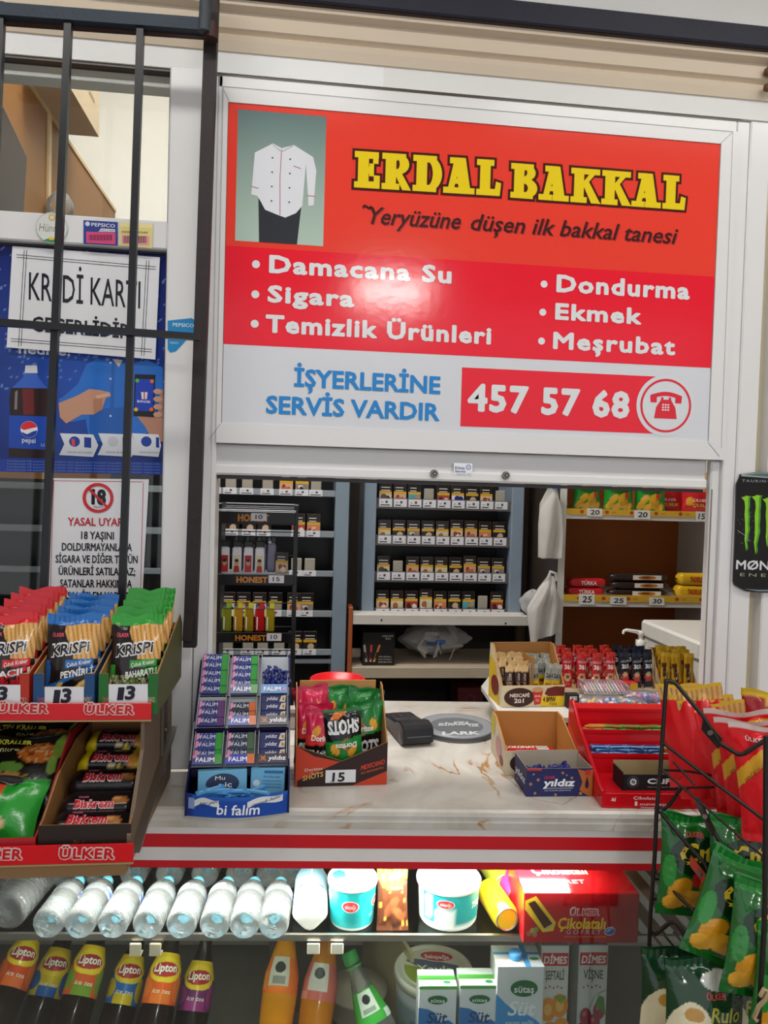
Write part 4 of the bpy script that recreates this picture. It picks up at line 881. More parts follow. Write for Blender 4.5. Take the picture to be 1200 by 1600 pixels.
pf = lambda d: [cp(-1.1, d)[:2], cp(1.25, d)[:2], (1.25, YF-.006), (.93, YF-.006), (.93, 1.99), (-.187, 2.05), (-.187, YF-.006), (-1.1, YF-.006)]
prev = None; zz = [ZC, ZC-.004, ZC-.012, ZC-.0125, ZC-.024, zm0]; dd = [.006, .001, 0, .004, .002, .004]
b.poly([(*q, ZC) for q in pf(.006)])
for (z0, d0), (z1, d1) in zip(zip(zz[:-1], dd[:-1]), zip(zz[1:], dd[1:])):
    a = [(*q, z0) for q in pf(d0)]; c = [(*q, z1) for q in pf(d1)]; n = len(a)
    b.add(a+c, [(n+i, n+(i+1) % n, (i+1) % n, i) for i in range(n)])
b.poly([(*q, zm0) for q in pf(.004)][::-1]); b.build('slab', t)
fr_ = thing('display_fridge', 'glass fronted display fridge with red and white stripes under the marble counter', 'fridge', (.3, 1.6, 0)); OFR = Matrix.Translation((-.3, -1.6, 0))
def fb(name, f, m='plastic', lab=None, par=None):
    b = MB().m(m); b.T = OFR; f(b); return b.build(name, par or fr_, label=lab)
zs_ = [zm0]+[PC(.008).px(600, y)[1] for y in (1305.5, 1326, 1346.5, 1357.5)]
for i, c in enumerate(('#dcd8d6', '#c4101f', '#dcd8d6', '#c4101f')): fb('front_stripe', lambda b: cbox(b, -1.1, 1.2, .008-.0006*(i % 2), .03, zs_[i+1], zs_[i], c), lab='red front stripe' if i % 2 else 'white front stripe')
ZG = zs_[4]; FD = .62
fb('body', lambda b: (cbox(b, -1.1, 1.2, FD, FD+.03, .05, ZG, '#cfc8be'), cbox(b, -1.13, -1.1, .0, FD+.03, .05, zm0-.001, '#d8d6d2'), cbox(b, 1.2, 1.23, .0, FD+.03, .05, zm0-.001, '#d8d6d2'), cbox(b, -1.1, 1.2, .0, FD, .02, .12, '#8d8a86'), cbox(b, -1.1, 1.2, .03, FD+.03, ZG+.0, zm0-.001, '#b5aea6')))
fb('front_glass', lambda b: cbox(b, -1.1, 1.2, .012, .016, .14, ZG, '#fff'), 'pane')
fb('base_front', lambda b: cbox(b, -1.1, 1.2, .006, .03, .02, .14, '#c4101f'))
ZU = float(PC(.05).px(600, 1460)[1]); DU = .05
fb('shelf', lambda b: cbox(b, -1.1, .60, DU+.004, .5, ZU-.006, ZU, '#fff'), 'shelfglass'); fb('shelf_edge', lambda b: cbox(b, -1.1, 1.2, DU-.004, DU+.003, ZU-.011, ZU+.001, '#b9b4ac'), 'metal')
for i in range(9): fb('slat', lambda b: cbox(b, .605+i*.05, .63+i*.05, DU+.004, .5, ZU-.006, ZU, '#a58a66'))
ZL = .36
fb('shelf', lambda b: cbox(b, -1.1, 1.2, .02, .55, ZL-.012, ZL, '#6d665e'), 'plastic')
fb('light_tube', lambda b: b.tube([cp(-.42, .045, ZG+.02-.03), cp(.45, .045, ZG+.02-.03)], .007, '#fff', 10), 'lampglow')
q = cp(-.08, .06, ZG-.022); area('fridge_light', tuple(q), .75, .03, 12.5, (1, .97, .9), (-.5, 0, -.07))
q = cp(.4, .1, ZG-.022); area('fridge_light', tuple(q), .3, .03, 3, (1, .93, .82), (-.3, 0, -.07))
# ---------------------------------------------------------------- fridge contents
UZ = (0, 0, 1)
def place(b, name, loc, rot, label, cat, group=None): return b.build(name, None, loc, rot, label, cat, group)
def water_bottle(name, r, L_, label, cat, group, cap='#6fc4dd', lab_c='#cfe3ee', word=None):
    t = thing(name, label, cat, group=group); b = MB().m('water')
    P = [(.0, .006), (r*.5, .003), (r*.8, 0), (r*.97, .008)]
    nrib = 7
    for i in range(nrib):
        z = L_*.10+i*L_*.07; P += [(r, z), (r*.90, z+L_*.025), (r, z+L_*.05)]
    P += [(r, L_*.63), (r*.97, L_*.7), (r*.78, L_*.8), (r*.5, L_*.87), (r*.36, L_*.9), (r*.36, L_*.93)]
    b.lathe(P, '#fff', 28, wob=lambda a, z: -.10*max(0, cos(5*a)) if z < .004 else 0); b.build('bottle_body', t)
    b = MB().m('plastic'); b.lathe([(r*.42, L_*.915), (r*.43, L_*.925), (r*.43, L_*.985), (r*.38, L_)], cap, 20); b.lathe([(r*.48, L_*.9), (r*.48, L_*.91)], cap, 20); b.build('bottle_cap', t)
    b = MB().m('film'); b.lathe([(r*1.012, L_*.5), (r*1.012, L_*.63)], lab_c, 28, cap=False)
    b.m('gloss'); S = lambda u, v: np.stack([r*1.02*np.cos(-1.9+u*2.6), r*1.02*np.sin(-1.9+u*2.6), L_*(.5+.13*v)], -1)
    b.grid(S, 12, 4, Art(lab_c) if word else Art(lab_c).rect(0, .45, .1, .9, '#5a68b0').rect(.55, .8, .3, .7, '#3f8fb5').ell(.75, .5, .2, .3, '#d8ecf2'))
    if word: b.st(lambda u, v: np.stack([r*1.03*np.cos(-2.4+u*2.6), r*1.03*np.sin(-2.4+u*2.6), L_*(.5+.13*v)], -1), word, .1, .9, .25, .5, '#c0303a', bold=.02)
    b.build('bottle_label', t)
    return t
def lay(o, px, py, z, d, yaw, r, tilt=0.):
    """lie a bottle on the shelf: base at depth d, at the pixel column px, axis into the fridge"""
    pl = PC(d); u = pl.px(px, py)[0]; p = pl.o+pl.ex*u
    o.location = (p[0], p[1], z+r+.0006); o.rotation_euler = (-pi/2+tilt, 0, 0)
    o.rotation_euler = (Matrix.Rotation(yaw+atan2(CE[1], CE[0]), 3, 'Z')@Matrix.Rotation(-pi/2+tilt, 3, 'X')@Matrix.Rotation(px*.37, 3, 'Z')).to_euler()
wb = None
xsW = [72, 122, 174, 229, 282, 334, 381, 427]
for i, px in enumerate(xsW):
    lab = '%s small water bottle from the left lying in the front row of the fridge shelf' % ORD[i]
    if wb is None: o = wb = water_bottle('water_bottle', .0288, .158, lab, 'bottle', 'small water bottles in the front row')
    else: o = dup(wb, (0, 0, 0), (0, 0, 0), lab)
    lay(o, px, 1450, ZU, DU-.026, -.02+.004*i, .0295)
for i, px in enumerate([95, 150, 206, 262, 318, 372, 420, 455]):
    o = dup(wb, (0, 0, 0), (0, 0, 0), '%s small water bottle from the left in the back row behind the front bottles' % ORD[i], 'small water bottles in the back row'); lay(o, px, 1400, ZU, DU+.15, .0, .0295)
bb = None
for i, (px, d, lab) in enumerate(((10, .004, 'large ribbed water bottle at the left end of the fridge shelf'), (-66, .004, 'large water bottle cut by the left edge of the fridge shelf'))):
    if bb is None: o = bb = water_bottle('large_water_bottle', .037, .24, lab, 'bottle', 'large water bottles', '#d8d8dc', '#e8e4e0', 'HAYAT')
    else: o = dup(bb, (0, 0, 0), (0, 0, 0), lab)
    lay(o, px, 1420, ZU, DU+d, -.03, .037)
# white milk jug, tubs, chocolate bag, large tub, can, red carton on the upper shelf
def up(px, d=DU+.0): p = PC(d); q = p.o+p.ex*p.px(px, 1450)[0]; return np.array([q[0], q[1], ZU+.0006])
mj = thing('milk_bottle', 'white opaque milk bottle lying in the brightest spot of the fridge shelf', 'bottle'); b = MB().m('plastic')
b.lathe([(.0, .0), (.026, .0), (.031, .006), (.031, .13), (.024, .16), (.014, .175), (.014, .19)], '#f2f1ee', 4*6, wob=lambda a, z: .09*cos(4*a) if .004 < z < .14 else 0); b.build('bottle_body', mj)
b = MB().m('plastic'); b.lathe([(.016, .185), (.016, .203), (.014, .206)], '#5cb8dd', 18); b.build('bottle_cap', mj)
lay(mj, 484, 1440, ZU, DU+.004, .03, .034)
b = MB().m('card'); S = lambda u, v: np.stack([.0335*np.cos(.3+2.4*u), .0335*np.sin(.3+2.4*u), .06+.06*v], -1); b.grid(S, 12, 4, '#9cc8e0'); b.build('bottle_label', mj)
def tub(name, r, h, label, lids, side, d_lid, prints, lid_print, taper=.9):
    t = thing(name, label, 'tub'); b = MB().m('plastic'); b.lathe([(r*taper*.96, 0), (r*taper, .004), (r*.985, h*.88), (r*1.0, h*.88)], side, 40)
    S = lambda u, v: np.stack([(r*taper+(r*.99-r*taper)*v)*1.006*np.cos(-pi+pi*u), (r*taper+(r*.99-r*taper)*v)*1.006*np.sin(-pi+pi*u), .006+(h*.86-.006)*v], -1)
    prints(b, S); b.build('tub_body', t)
    b = MB().m('plastic'); b.lathe([(r*1.0, h*.88), (r*1.045, h*.885), (r*1.05, h*.96), (r*1.02, h), (r*.97, h*1.0), (r*.96, h*.985), (0, h*.985)], lids, 40)
    lid_print(b, Pl((0, 0, h*.985), (1, 0, 0), (0, 1, 0)), r*.95); b.build('lid', t); return t
def badge(b, S, u, v, ru, rv, txt='SEK'):
    b.grid(lambda a, c: _off(S, u+ru*np.cos(a*2*pi)*c, v+rv*np.sin(a*2*pi)*c, .0006), 20, 2, '#e8dcd8', False); b.grid(lambda a, c: _off(S, u+ru*.88*np.cos(a*2*pi)*c, v+rv*.85*np.sin(a*2*pi)*c, .0009), 20, 2, '#c8323c', False)
    b.st(S, txt, u-ru*.6, u+ru*.6, v-rv*.3, rv*.7, '#f0dcdc', off=.0014, bold=.01)
def _off(S, u, v, d):
    e = 1e-3; p = S(u, v); n = np.cross(S(u+e, v)-p, S(u, v+e)-p); n /= (np.linalg.norm(n, axis=1)[:, None]+1e-12); return p+n*d
def pr1(b, S):
    b.grid(lambda u, v: _off(S, u, v, .0003), 20, 6, '#16959a'); badge(b, S, .47, .62, .12, .17, 'sakıpağa'); badge(b, S, .9, .6, .1, .15, 'sakıpağa'); b.st(S, 'KREM', .0, .14, .66, .16, '#d6eef0', bold=.02); b.st(S, '%100', .76, .86, .22, .1, '#d6eef0'); 
def lp1(b, pl, r):
    b.pe(pl, 0, 0, r*.93, r*.93, '#dff0ee', 1); b.pp(pl, [(-r*.9, r*.1), (-r*.8, -r*.35), (-r*.3, -r*.1), (-r*.35, r*.3), (-r*.6, r*.5), (-r*.85, r*.3)], '#39bcc4', 2); b.pe(pl, r*.1, -r*.55, r*.7, r*.25, '#39bcc4', 2); b.pe(pl, r*.2, r*.3, r*.5, r*.24, '#d8a0a0', 3); b.pe(pl, r*.2, r*.3, r*.46, r*.2, '#eef4f2', 4); b.ptc(pl, 'sakıpağa', r*.2, r*.3, r*.7, r*.16, '#b8666a', 5, shear=.1); b.ptc(pl, 'sakıpağa', -.0, -r*.1, r*.5, r*.12, '#c77', 5)
w = np.linalg.norm(up(590)-up(513)); o = tub('yoghurt_tub', w/2, .088, 'turquoise yoghurt tub with white lid left of the chocolate bag', '#eef2f0', '#dfe8e6', 0, pr1, lp1)
p = up(549.5)+CN*(w/2+.003); o.location = p; o.rotation_euler = (0, 0, -.05)
def pr2(b, S):
    b.grid(lambda u, v: _off(S, u, v, .0003), 24, 6, Art('#1b9196').rect(0, 1, 0, .16, '#e8eeee').rect(0, .12, 0, 1, '#cfd6d2').rect(.13, .235, .3, .95, '#e6ece8').rect(.28, .46, .12, .58, '#dfeaea'))
    for i in range(9): b.st(S, 'I', .14+i*.01, .143+i*.01, .34, .5, '#333')
    badge(b, S, .38, .76, .095, .14, 'sakıpağa'); badge(b, S, .93, .3, .1, .12, 'pınar'); b.st(S, '750g℮', .68, .9, .52, .2, '#e6f2f2', bold=.02)
    b.st(S, '%', .79, .83, .18, .12, '#e6f2f2')
def lp2(b, pl, r): b.ptc(pl, '100', r*.1, r*.25, r*.62, r*.3, '#8e9097', 2, shear=-.1)
w = np.linalg.norm(up(757)-up(657)); o = tub('yoghurt_tub', w/2, .082, 'wide white lidded yoghurt tub marked 750 g on the fridge shelf', '#f1f1ee', '#e6ebea', 0, pr2, lp2, .93)
o.location = up(706)+CN*(w/2+.002); o.rotation_euler = (0, 0, pi*.0+.1)
ch = Art('#4a2412').rect(0, 1, .8, 1, '#8a9a2c').ell(.5, .76, .42, .14, '#6fa32c').speck(lambda u, v: v < .6, ['#b98a34', '#6b3a20'], .12, 3, 14).ell(.45, .36, .28, .1, '#6b3a20', .5).ell(.7, .25, .2, .08, '#7a4526', -.4)
b = bag(.062, .115, .018, ch, [('ETİ', .36, .6, .72, .06, '#c8202c', dict(bold=.03)), ('Antep Fıstıklı', .42, .85, .63, .03, '#e8dfc8')], seed=21)
place(b, 'chocolate_bag', up(614)+CN*.012, (-.38, 0, -.05), 'brown chocolate bag with pistachio print between the two turquoise tubs', 'bag')
for i in range(4):
    b = MB().m('gloss'); b.box(-.005, .005, -.004, .004, 0, .15, '#8aa62c' if i % 2 else '#c9c23a', .001); place(b, 'wafer_stick', up(600+i*9)+CN*(.052), (-.5, 0, -.35+.16*i), 'green wafer stick pack behind the chocolate bag, %s from the left' % ORD[i], 'wafer', 'green wafer sticks')
def can(col, band):
    b = MB().m('gloss'); r = .026; b.lathe([(r*.8, 0), (r*.95, .006), (r, .012, col), (r, .1, band), (r*.85, .11)], col, 28); b.m('metal'); b.lathe([(r*.86, .1098), (r*.84, .1135), (r*.78, .1125), (r*.74, .108), (0, .108)], '#c9c6c0', 28)
    b.lathe([(.008, .1083), (.008, .1095), (0, .1095)], '#9a978f', 14, o=(0, .006, 0)); b.m('gloss'); return b
b = can('#e3c51c', '#dcbb18'); o = place(b, 'drink_can', (0, 0, 0), (0, 0, 0), 'yellow drink can lying with its silver top to the front beside the red carton', 'can'); p = up(778)+CN*.115
o.location = (p[0], p[1], ZU+.027); o.rotation_euler = (pi/2-.0, 0, .1)
b = can('#d8d04a', '#a8c23a'); o = place(b, 'drink_can', (0, 0, 0), (0, 0, 0), 'second yellow green can lying behind the first yellow can', 'can'); p = up(795)+CN*.24; o.location = (p[0], p[1], ZU+.027); o.rotation_euler = (pi/2, 0, .1)
b = can('#d84a94', '#c83a84'); o = place(b, 'drink_can', (0, 0, 0), (0, 0, 0), 'pink drink can lying at the left side of the red wafer carton', 'can'); p = up(812)+CN*.20; o.location = (p[0], p[1], ZU+.027); o.rotation_euler = (pi/2, 0, .1)
# red wafer carton
pl = PC(.022); A = pl.px(817, 1466); B_ = pl.px(997, 1466); w = B_[0]-A[0]; pa = pl.o+pl.ex*A[0]; h = .096; dpt = .14
b = MB().m('gloss'); b.box(0, w, 0, dpt, 0, h, '#b5121d', .0015); F = Pl((0, 0, 0), (1, 0, 0), (0, 0, 1)); T_ = Pl((0, 0, h), (1, 0, 0), (0, 1, 0))
b.pp(F, [(w*.01, h*.85), (w*.1, h*.95), (w*.28, h*.42), (w*.26, h*.25), (w*.17, h*.22), (w*.0+.002, h*.68)][::-1], '#e8c62c', 1); b.pp(F, [(w*.035, h*.8), (w*.09, h*.86), (w*.25, h*.4), (w*.18, h*.3)][::-1], '#4a2014', 2); b.pp(F, [(w*.18, h*.3), (w*.25, h*.4), (w*.25, h*.34), (w*.185, h*.25)][::-1], '#dcb878', 3)
for x, y, c in ((.05, .2, '#a86c48'), (.08, .26, '#c89868'), (.1, .18, '#b07850'), (.11, .28, '#7a9a3a')): b.pe(F, w*x, h*y, w*.022, h*.055, c, 3)
b.pt(F, 'ÜLKER', w*.40, h*.57, w*.25, h*.13, '#f0e4e6', 2, bold=.08, shear=.08); b.pt(F, 'ÜLKER', w*.405, h*.575, w*.24, h*.12, '#cf1424', 4, bold=.02, shear=.08)
b.pt(F, 'Çikolatalı', w*.295, h*.3, w*.41, h*.22, '#f0c52c', 3, bold=.03, shear=.1); b.pt(F, 'GOFRET', w*.37, h*.19, w*.3, h*.09, '#c9bcd0', 3, space=1.5, shear=.1); b.pe(F, w*.75, h*.25, w*.048, h*.085, '#e0e6f4', 3, rot=.2); b.pe(F, w*.75, h*.25, w*.042, h*.07, '#2a62b8', 4, rot=.2); b.ptc(F, 'NEFİS', w*.75, h*.25, w*.055, h*.05, '#e6eef8', 5, bold=.02, dv=.008)
b.pt(F, 'Milk Chocolate Coated Wafer With Hazelnut Cream', w*.36, h*.125, w*.36, h*.03, '#e0b04a', 3)
b.pt(T_, 'Çikolatalı', w*.15, dpt*.5, w*.5, dpt*.18, '#f3d9c8', 2, bold=.03); b.pt(T_, 'GOFRET', w*.18, dpt*.25, w*.4, dpt*.1, '#e9d0c8', 2)
place(b, 'wafer_carton', (pa[0], pa[1], ZU+.0012), (0, 0, atan2(CE[1], CE[0])), 'red chocolate wafer carton at the right on the fridge shelf', 'carton')
for i, px in enumerate((203, 234)):
    b = MB().m('plastic'); p = PC(.042); q = p.o+p.ex*p.px(px, 1475)[0]; zt = float(PC(.042).px(px, 1458)[1]); zb_ = float(PC(.042).px(px, 1492)[1]); b.box(0, .022, -.004, 0, 0, ZU-.0115-zb_, '#d8cdb0', .002); b.box(0, .022, -.004, .012, 0, .002, '#d8cdb0')
    place(b, 'price_holder', (q[0], q[1], zb_), (0, 0, -.07), ('left', 'right')[i]+' cream price holder hanging below the water bottles', 'holder', 'cream price holders')
for i, px in enumerate((480, 517)):
    b = MB().m('plastic'); p = PC(.042); q = p.o+p.ex*p.px(px, 1475)[0]; zb_ = float(PC(.042).px(px, 1490)[1]); b.box(0, .024, -.003, 0, 0, ZU-.0115-zb_, '#d9d4c4', .002)
    place(b, 'price_holder', (q[0], q[1], zb_), (0, 0, -.07), ('left', 'right')[i]+' pale price holder hanging below the white milk bottle', 'holder', 'pale price holders')
# ---- lower shelf: bottles leaning, tub, cartons
def soda(name, label, prof, art, liquid, cap, S_r, z0, z1, texts=(), lm='gloss', group=None):
    t = thing(name, label, 'bottle', group=group); b = MB().m('water' if 'clear' in label else 'drink'); b.lathe(prof, liquid, 32); b.build('bottle_body', t)
    zt = prof[-1][1]; b = MB().m('plastic'); b.lathe([(.0145, zt-.004), (.0155, zt), (.0155, zt+.016), (.013, zt+.019)], cap, 20, wob=lambda a, z: .03*cos(20*a)); b.lathe([(.017, zt-.012), (.017, zt-.008)], cap, 20); b.build('bottle_cap', t)
    S = lambda u, v: np.stack([S_r(z0+(z1-z0)*v)*1.012*np.cos(-pi*1.1+1.2*pi*u), S_r(z0+(z1-z0)*v)*1.012*np.sin(-pi*1.1+1.2*pi*u), z0+(z1-z0)*v], -1)
    b = MB().m(lm); b.grid(S, 90, 60, art)
    for q in texts: b.st(S, *q[:6], **(q[6] if len(q) > 6 else {}))
    b.build('bottle_label', t); return t
def interp(prof): return lambda z: np.interp(z, [p[1] for p in prof], [p[0] for p in prof])
def tea_prof(): r = .034; return [(.0, .004), (r*.8, 0), (r, .012), (r, .05), (r*.93, .058), (r, .066), (r*.93, .074), (r, .082), (r*.93, .09), (r, .1), (r, .19), (r*.9, .215), (r*.55, .25), (.0135, .275), (.0135, .292)]
def lean(o, a, b_, da, db, L_=None):
    """axis from the base pixel a (depth da) to the cap pixel b_ (depth db)"""
    A = at_c(a, da); B = at_c(b_, db); v = Vector(B-A).normalized(); A = A if L_ is None else B-np.array(v)*L_; o.location = A; o.rotation_euler = v.to_track_quat('Z', 'Y').to_euler()
    e = Vector(CAM-A); loc = o.rotation_euler.to_matrix().inverted()@e; ang = atan2(loc.y, loc.x)
    o.rotation_euler = (o.rotation_euler.to_matrix()@Matrix.Rotation(ang+pi*.5, 3, 'Z')).to_euler()
def at_c(q, d): p = PC(d); u = p.px(*q); return p.o+p.ex*u[0]+np.array([0, 0, 1.])*u[1]
def tea(c_low, c_big, label):
    pf_ = tea_prof(); a = Art(c_low).rect(0, 1, .62, 1, '#e6bb1c').ell(.5, .66, .3, .26, '#f0cc2c').ell(.5, .66, .24, .15, '#b5232c', .12).ell(.2, .3, .14, .2, c_big).ell(.8, .3, .12, .25, c_big).rect(.34, .66, 0, .2, c_big)
    return soda('ice_tea_bottle', label, pf_, a, '#24120c', '#d9b51c', interp(pf_), .15, .24, [('Lipton', .30, .70, .60, .16, '#f6efe0', dict(bold=.03, dv=.03)), ('ice tea', .36, .64, .2, .09, '#f4ead0', dict(bold=.01, shear=.2))], group='ice tea bottles on the lower shelf')
TL = [((-45, 1690), (42, 1478), '#d8481c', '#e86a2c', 'orange ice tea bottle at the left edge of the lower shelf'), ((20, 1700), (98, 1474), '#e0bc1c', '#2a62b0', 'yellow and blue ice tea bottle behind the orange one at the left'), ((78, 1705), (150, 1472), '#d95a24', '#7a9a2c', 'orange ice tea bottle with a round logo left of the cream price holders'), ((150, 1712), (214, 1476), '#2a66b4', '#e0bc1c', 'blue and yellow ice tea bottle behind the cream price holders'), ((215, 1718), (268, 1474), '#d9561c', '#e2702a', 'orange ice tea bottle right of the cream price holders'), ((275, 1722), (322, 1470), '#7a2a6a', '#a03a80', 'purple ice tea bottle at the right end of the ice teas')]
for i, (a, c, c0, c1, lab) in enumerate(TL): o = tea(c0, c1, lab); lean(o, a, c, .045+.06*(i % 2), .21+.06*(i % 2))
def fizz(liquid, cap, art, label, texts=(), r=.036, name='soda_bottle', lz=(.15, .215)):
    pf_ = [(.0, .004), (r*.8, 0), (r, .014), (r, .07), (r*.92, .095), (r*.97, .125), (r, .15), (r*.97, .185), (r*.7, .225), (.016, .26), (.0135, .272), (.0135, .29)]
    return soda(name, label, pf_, art, liquid, cap, interp(pf_), *lz, texts)
ao = Art('#dd6a1c').rect(.3, .62, .2, 1, '#c8bfae').ell(.46, .7, .09, .16, '#2c2a2a').rect(.0, .25, .1, .6, '#e98a2c').rect(.36, .56, .25, .45, '#8f8a80')
o = fizz('#f09a12', '#c8502c', ao, 'bright orange soda bottle in the middle of the lower shelf'); lean(o, (418, 1700), (448, 1465), .05, .22)
o = fizz('#e38a1c', '#c03a3a', Art('#c8665c').rect(.3, .62, .25, 1, '#cfc6bc').ell(.46, .72, .09, .16, '#2c2a2a').rect(0, .3, 0, .2, '#d98a7a'), 'orange drink bottle with a pink label beside the bright orange soda'); lean(o, (476, 1708), (512, 1462), .06, .22)
for i, (px, c) in enumerate(((438, '#d8523c'), (476, '#e06a3a'))):
    b = MB().m('gloss'); r = .026; b.lathe([(r*.9, 0), (r, .006), (r, .12), (r*.85, .13)], c, 24); b.lathe([(r*1.005, .05), (r*1.005, .09)], '#b8b0a4', 24, cap=False); b.m('metal').lathe([(r*.86, .13), (r*.8, .134), (0, .131)], '#bdb9b0', 24)
    q = at_c((px, 1560), .33); place(b, 'drink_can', (q[0], q[1], ZU-.011-.137), (0, 0, 0), ('red orange tall can behind the bright orange soda bottle', 'orange can behind the pink labelled bottle')[i], 'can')
    bs = MB().m('plastic'); bs.box(-.028, .028, -.028, .028, 0, ZU-.011-.137-ZL-.002, '#57504a', .002); place(bs, 'crate', (q[0], q[1], ZL+.0006), (0, 0, 0), ('dark block carrying the red orange can', 'dark block carrying the orange can')[i], 'crate')
gs = Art('#3c9a3c').rect(.34, .66, .3, .95, '#d0d6cc').ell(.5, .72, .08, .14, '#2c2c2c').rect(.38, .6, .34, .48, '#8f9a90').rect(0, .1, 0, 1, '#d8e2d8').rect(.72, 1, .0, .25, '#d8e2d8')
o = fizz('#9fa8a2', '#2f9a44', gs, 'clear soda bottle with green label and green cap on the lower shelf', r=.037, lz=(.178, .238)); lean(o, (616, 1680), (544, 1487), .05, .15, .309)
b = MB().m('plastic'); q = at_c((560, 1478), .3); b.lathe([(.055, 0), (.062, .05), (.068, .055), (.068, .062), (.0, .062)], '#b8aa9a', 36); place(b, 'plastic_tub', (q[0], q[1], ZL+.0008), (0, 0, 0), 'beige lidded tub behind the green labelled soda bottle', 'tub')
# large yoghurt bucket
def pr3(b, S): b.grid(lambda u, v: _off(S, u, v, .0003), 24, 8, Art('#dfe6e8').rect(.0, 1, .1, .85, '#8fa8b0').ell(.35, .3, .2, .25, '#2a4a9a').ell(.45, .22, .12, .14, '#b8303a').ell(.2, .3, .1, .2, '#7a9a3a'))
def lp3(b, pl, r):
    b.pe(pl, 0, 0, r*.9, r*.9, '#c9c4b8', 1); T = np.linspace(pi*.97, 2*pi*1.03, 30)
    b.pp(pl, [(r*.82*cos(x), r*.82*sin(x)) for x in np.linspace(pi*.9, pi*1.93, 26)]+[(r*.5, -r*.05), (0, -r*.12), (-r*.4, r*.1)], '#8f9a3a', 2)
    b.pp(pl, [(-r*.72, r*.4), (-r*.6, r*.5), (r*.2, r*.28), (r*.72, r*.05), (r*.62, -r*.35), (r*.1, -r*.2), (-r*.4, r*.1)][::-1], '#5a5f78', 3)
    b.pe(pl, r*.18, r*.5, r*.5, r*.24, '#d9c8c0', 4, rot=-.2); b.pe(pl, r*.18, r*.5, r*.46, r*.21, '#b5343a', 5, rot=-.2); b.ptc(pl, 'Sakıpağa', r*.18, r*.53, r*.68, r*.17, '#f0e0dc', 6, bold=.02, dv=-r*.12)
    b.pt(pl, 'Yayla', -r*.5, -r*.12, r*1.0, r*.3, '#e8e6e0', 6, shear=.15, bold=.015, dv=-r*.15); b.pt(pl, 'YOĞURT', -r*.28, -r*.6, r*.58, r*.15, '#e6e8d0', 6, dv=-r*.1, bold=.02)
pl = PC(.1); w = (pl.px(752, 1515)-pl.px(622, 1515))[0]
o = tub('yoghurt_bucket', w/2*.96, .15, 'large yoghurt bucket with printed lid behind the small milk cartons', '#cfc8bc', '#d8dcdc', 0, pr3, lp3, .9); q = pl.o+pl.ex*pl.px(686, 1515)[0]+CN*w/2
zbt = float(PC(.1+w/2).px(686, 1512)[1])-.15
o.location = (q[0], q[1], zbt); o.rotation_euler = (0, 0, .02)
b = MB().m('plastic'); b.box(-.07, .07, -.07, .07, 0, zbt-ZL-.0015, '#6a625a', .003); place(b, 'crate', (q[0], q[1], ZL+.0006), (0, 0, -.07), 'dark crate under the large yoghurt bucket', 'crate')
# milk cartons and juices
def carton(w, d, h, top, front, label, name='milk_carton', cap=False, prints=None, slope=.0):
    t = thing(name, label, 'carton'); b = MB().m('gloss'); b.box(0, w, 0, d, 0, h, front, .0012)
    F = Pl((0, 0, 0), (1, 0, 0), (0, 0, 1)); T_ = Pl((0, 0, h), (1, 0, 0), (0, 1, 0)); prints(b, F, T_, w, d, h); b.build('carton_body', t)
    if cap: b = MB().m('plastic'); b.lathe([(.0125, 0), (.0125, .009), (.011, .011), (0, .011)], '#4a9ad8', 24, (w*.45, d*.42, h+.0006), wob=lambda a, z: .03*cos(24*a)); b.build('screw_cap', t)
    return t
def oval(b, F, u, v, ru, rv, txt):
    b.pe(F, u, v, ru, rv, '#cfe0d2', 2); b.pe(F, u, v, ru*.93, rv*.88, '#1d6a40', 3); b.ptc(F, txt, u, v-.001, ru*1.35, rv*.72, '#e6efe6', 4, bold=.02)
def half(b, F, T_, w, d, h):
    b.pp(F, [(0, h*.0), (w, 0), (w, h*.42), (w*.8, h*.5), (w*.55, h*.46), (w*.45, h*.6), (w*.25, h*.66), (0, h*.68)], '#2e7cc0', 1); oval(b, F, w*.5, h*.80, w*.28, h*.075, 'sütaş'); b.pt(F, 'Süt', w*.22, h*.46, w*.52, h*.16, '#1d4a86', 3, bold=.02, shear=.2); b.pt(F, 'yarım yağlı', w*.25, h*.37, w*.5, h*.05, '#dfe9f2', 3)
    b.pr(F, 0, w, h*.955, h, '#5aae4e', 2); b.pr(T_, 0, w, d*.0, d*.35, '#dfe6e0', 1); b.pr(T_, 0, w, d*.35, d*.6, '#5aae4e', 2); b.pe(T_, w*.75, d*.2, w*.1, d*.08, '#2a7a4a', 3)
def full(b, F, T_, w, d, h):
    b.pp(F, [(0, 0), (w, 0), (w, h*.38), (w*.85, h*.45), (w*.6, h*.52), (w*.35, h*.56), (w*.2, h*.62), (0, h*.72)], '#3f96d4', 1); oval(b, F, w*.58, h*.78, w*.31, h*.1, 'sütaş'); b.pt(F, 'Süt', w*.24, h*.50, w*.56, h*.15, '#f0f4f8', 3, bold=.015, shear=.25); b.pt(F, 'yarım yağlı', w*.2, h*.40, w*.6, h*.045, '#e6f0f8', 3)
    b.pr(T_, 0, w, 0, d*.18, '#cfdde8', 1); b.pr(T_, w*.6, w*.72, 0, d, '#4a9ad8', 2); b.pr(T_, 0, w, d*.55, d*.65, '#4a9ad8', 2); b.pe(T_, w*.84, d*.35, w*.1, d*.07, '#2a7a4a', 3)
def stand_c(t, a, b_, d, ztop, h):
    P = PC(d); u0 = P.px(*a); u1 = P.px(*b_); q = P.o+P.ex*u0[0]; t.location = (q[0], q[1], ztop-h); t.rotation_euler = (0, 0, atan2(CE[1], CE[0])); return q
def wid(a, b_, d): return float((PC(d).px(*b_)-PC(d).px(*a))[0])
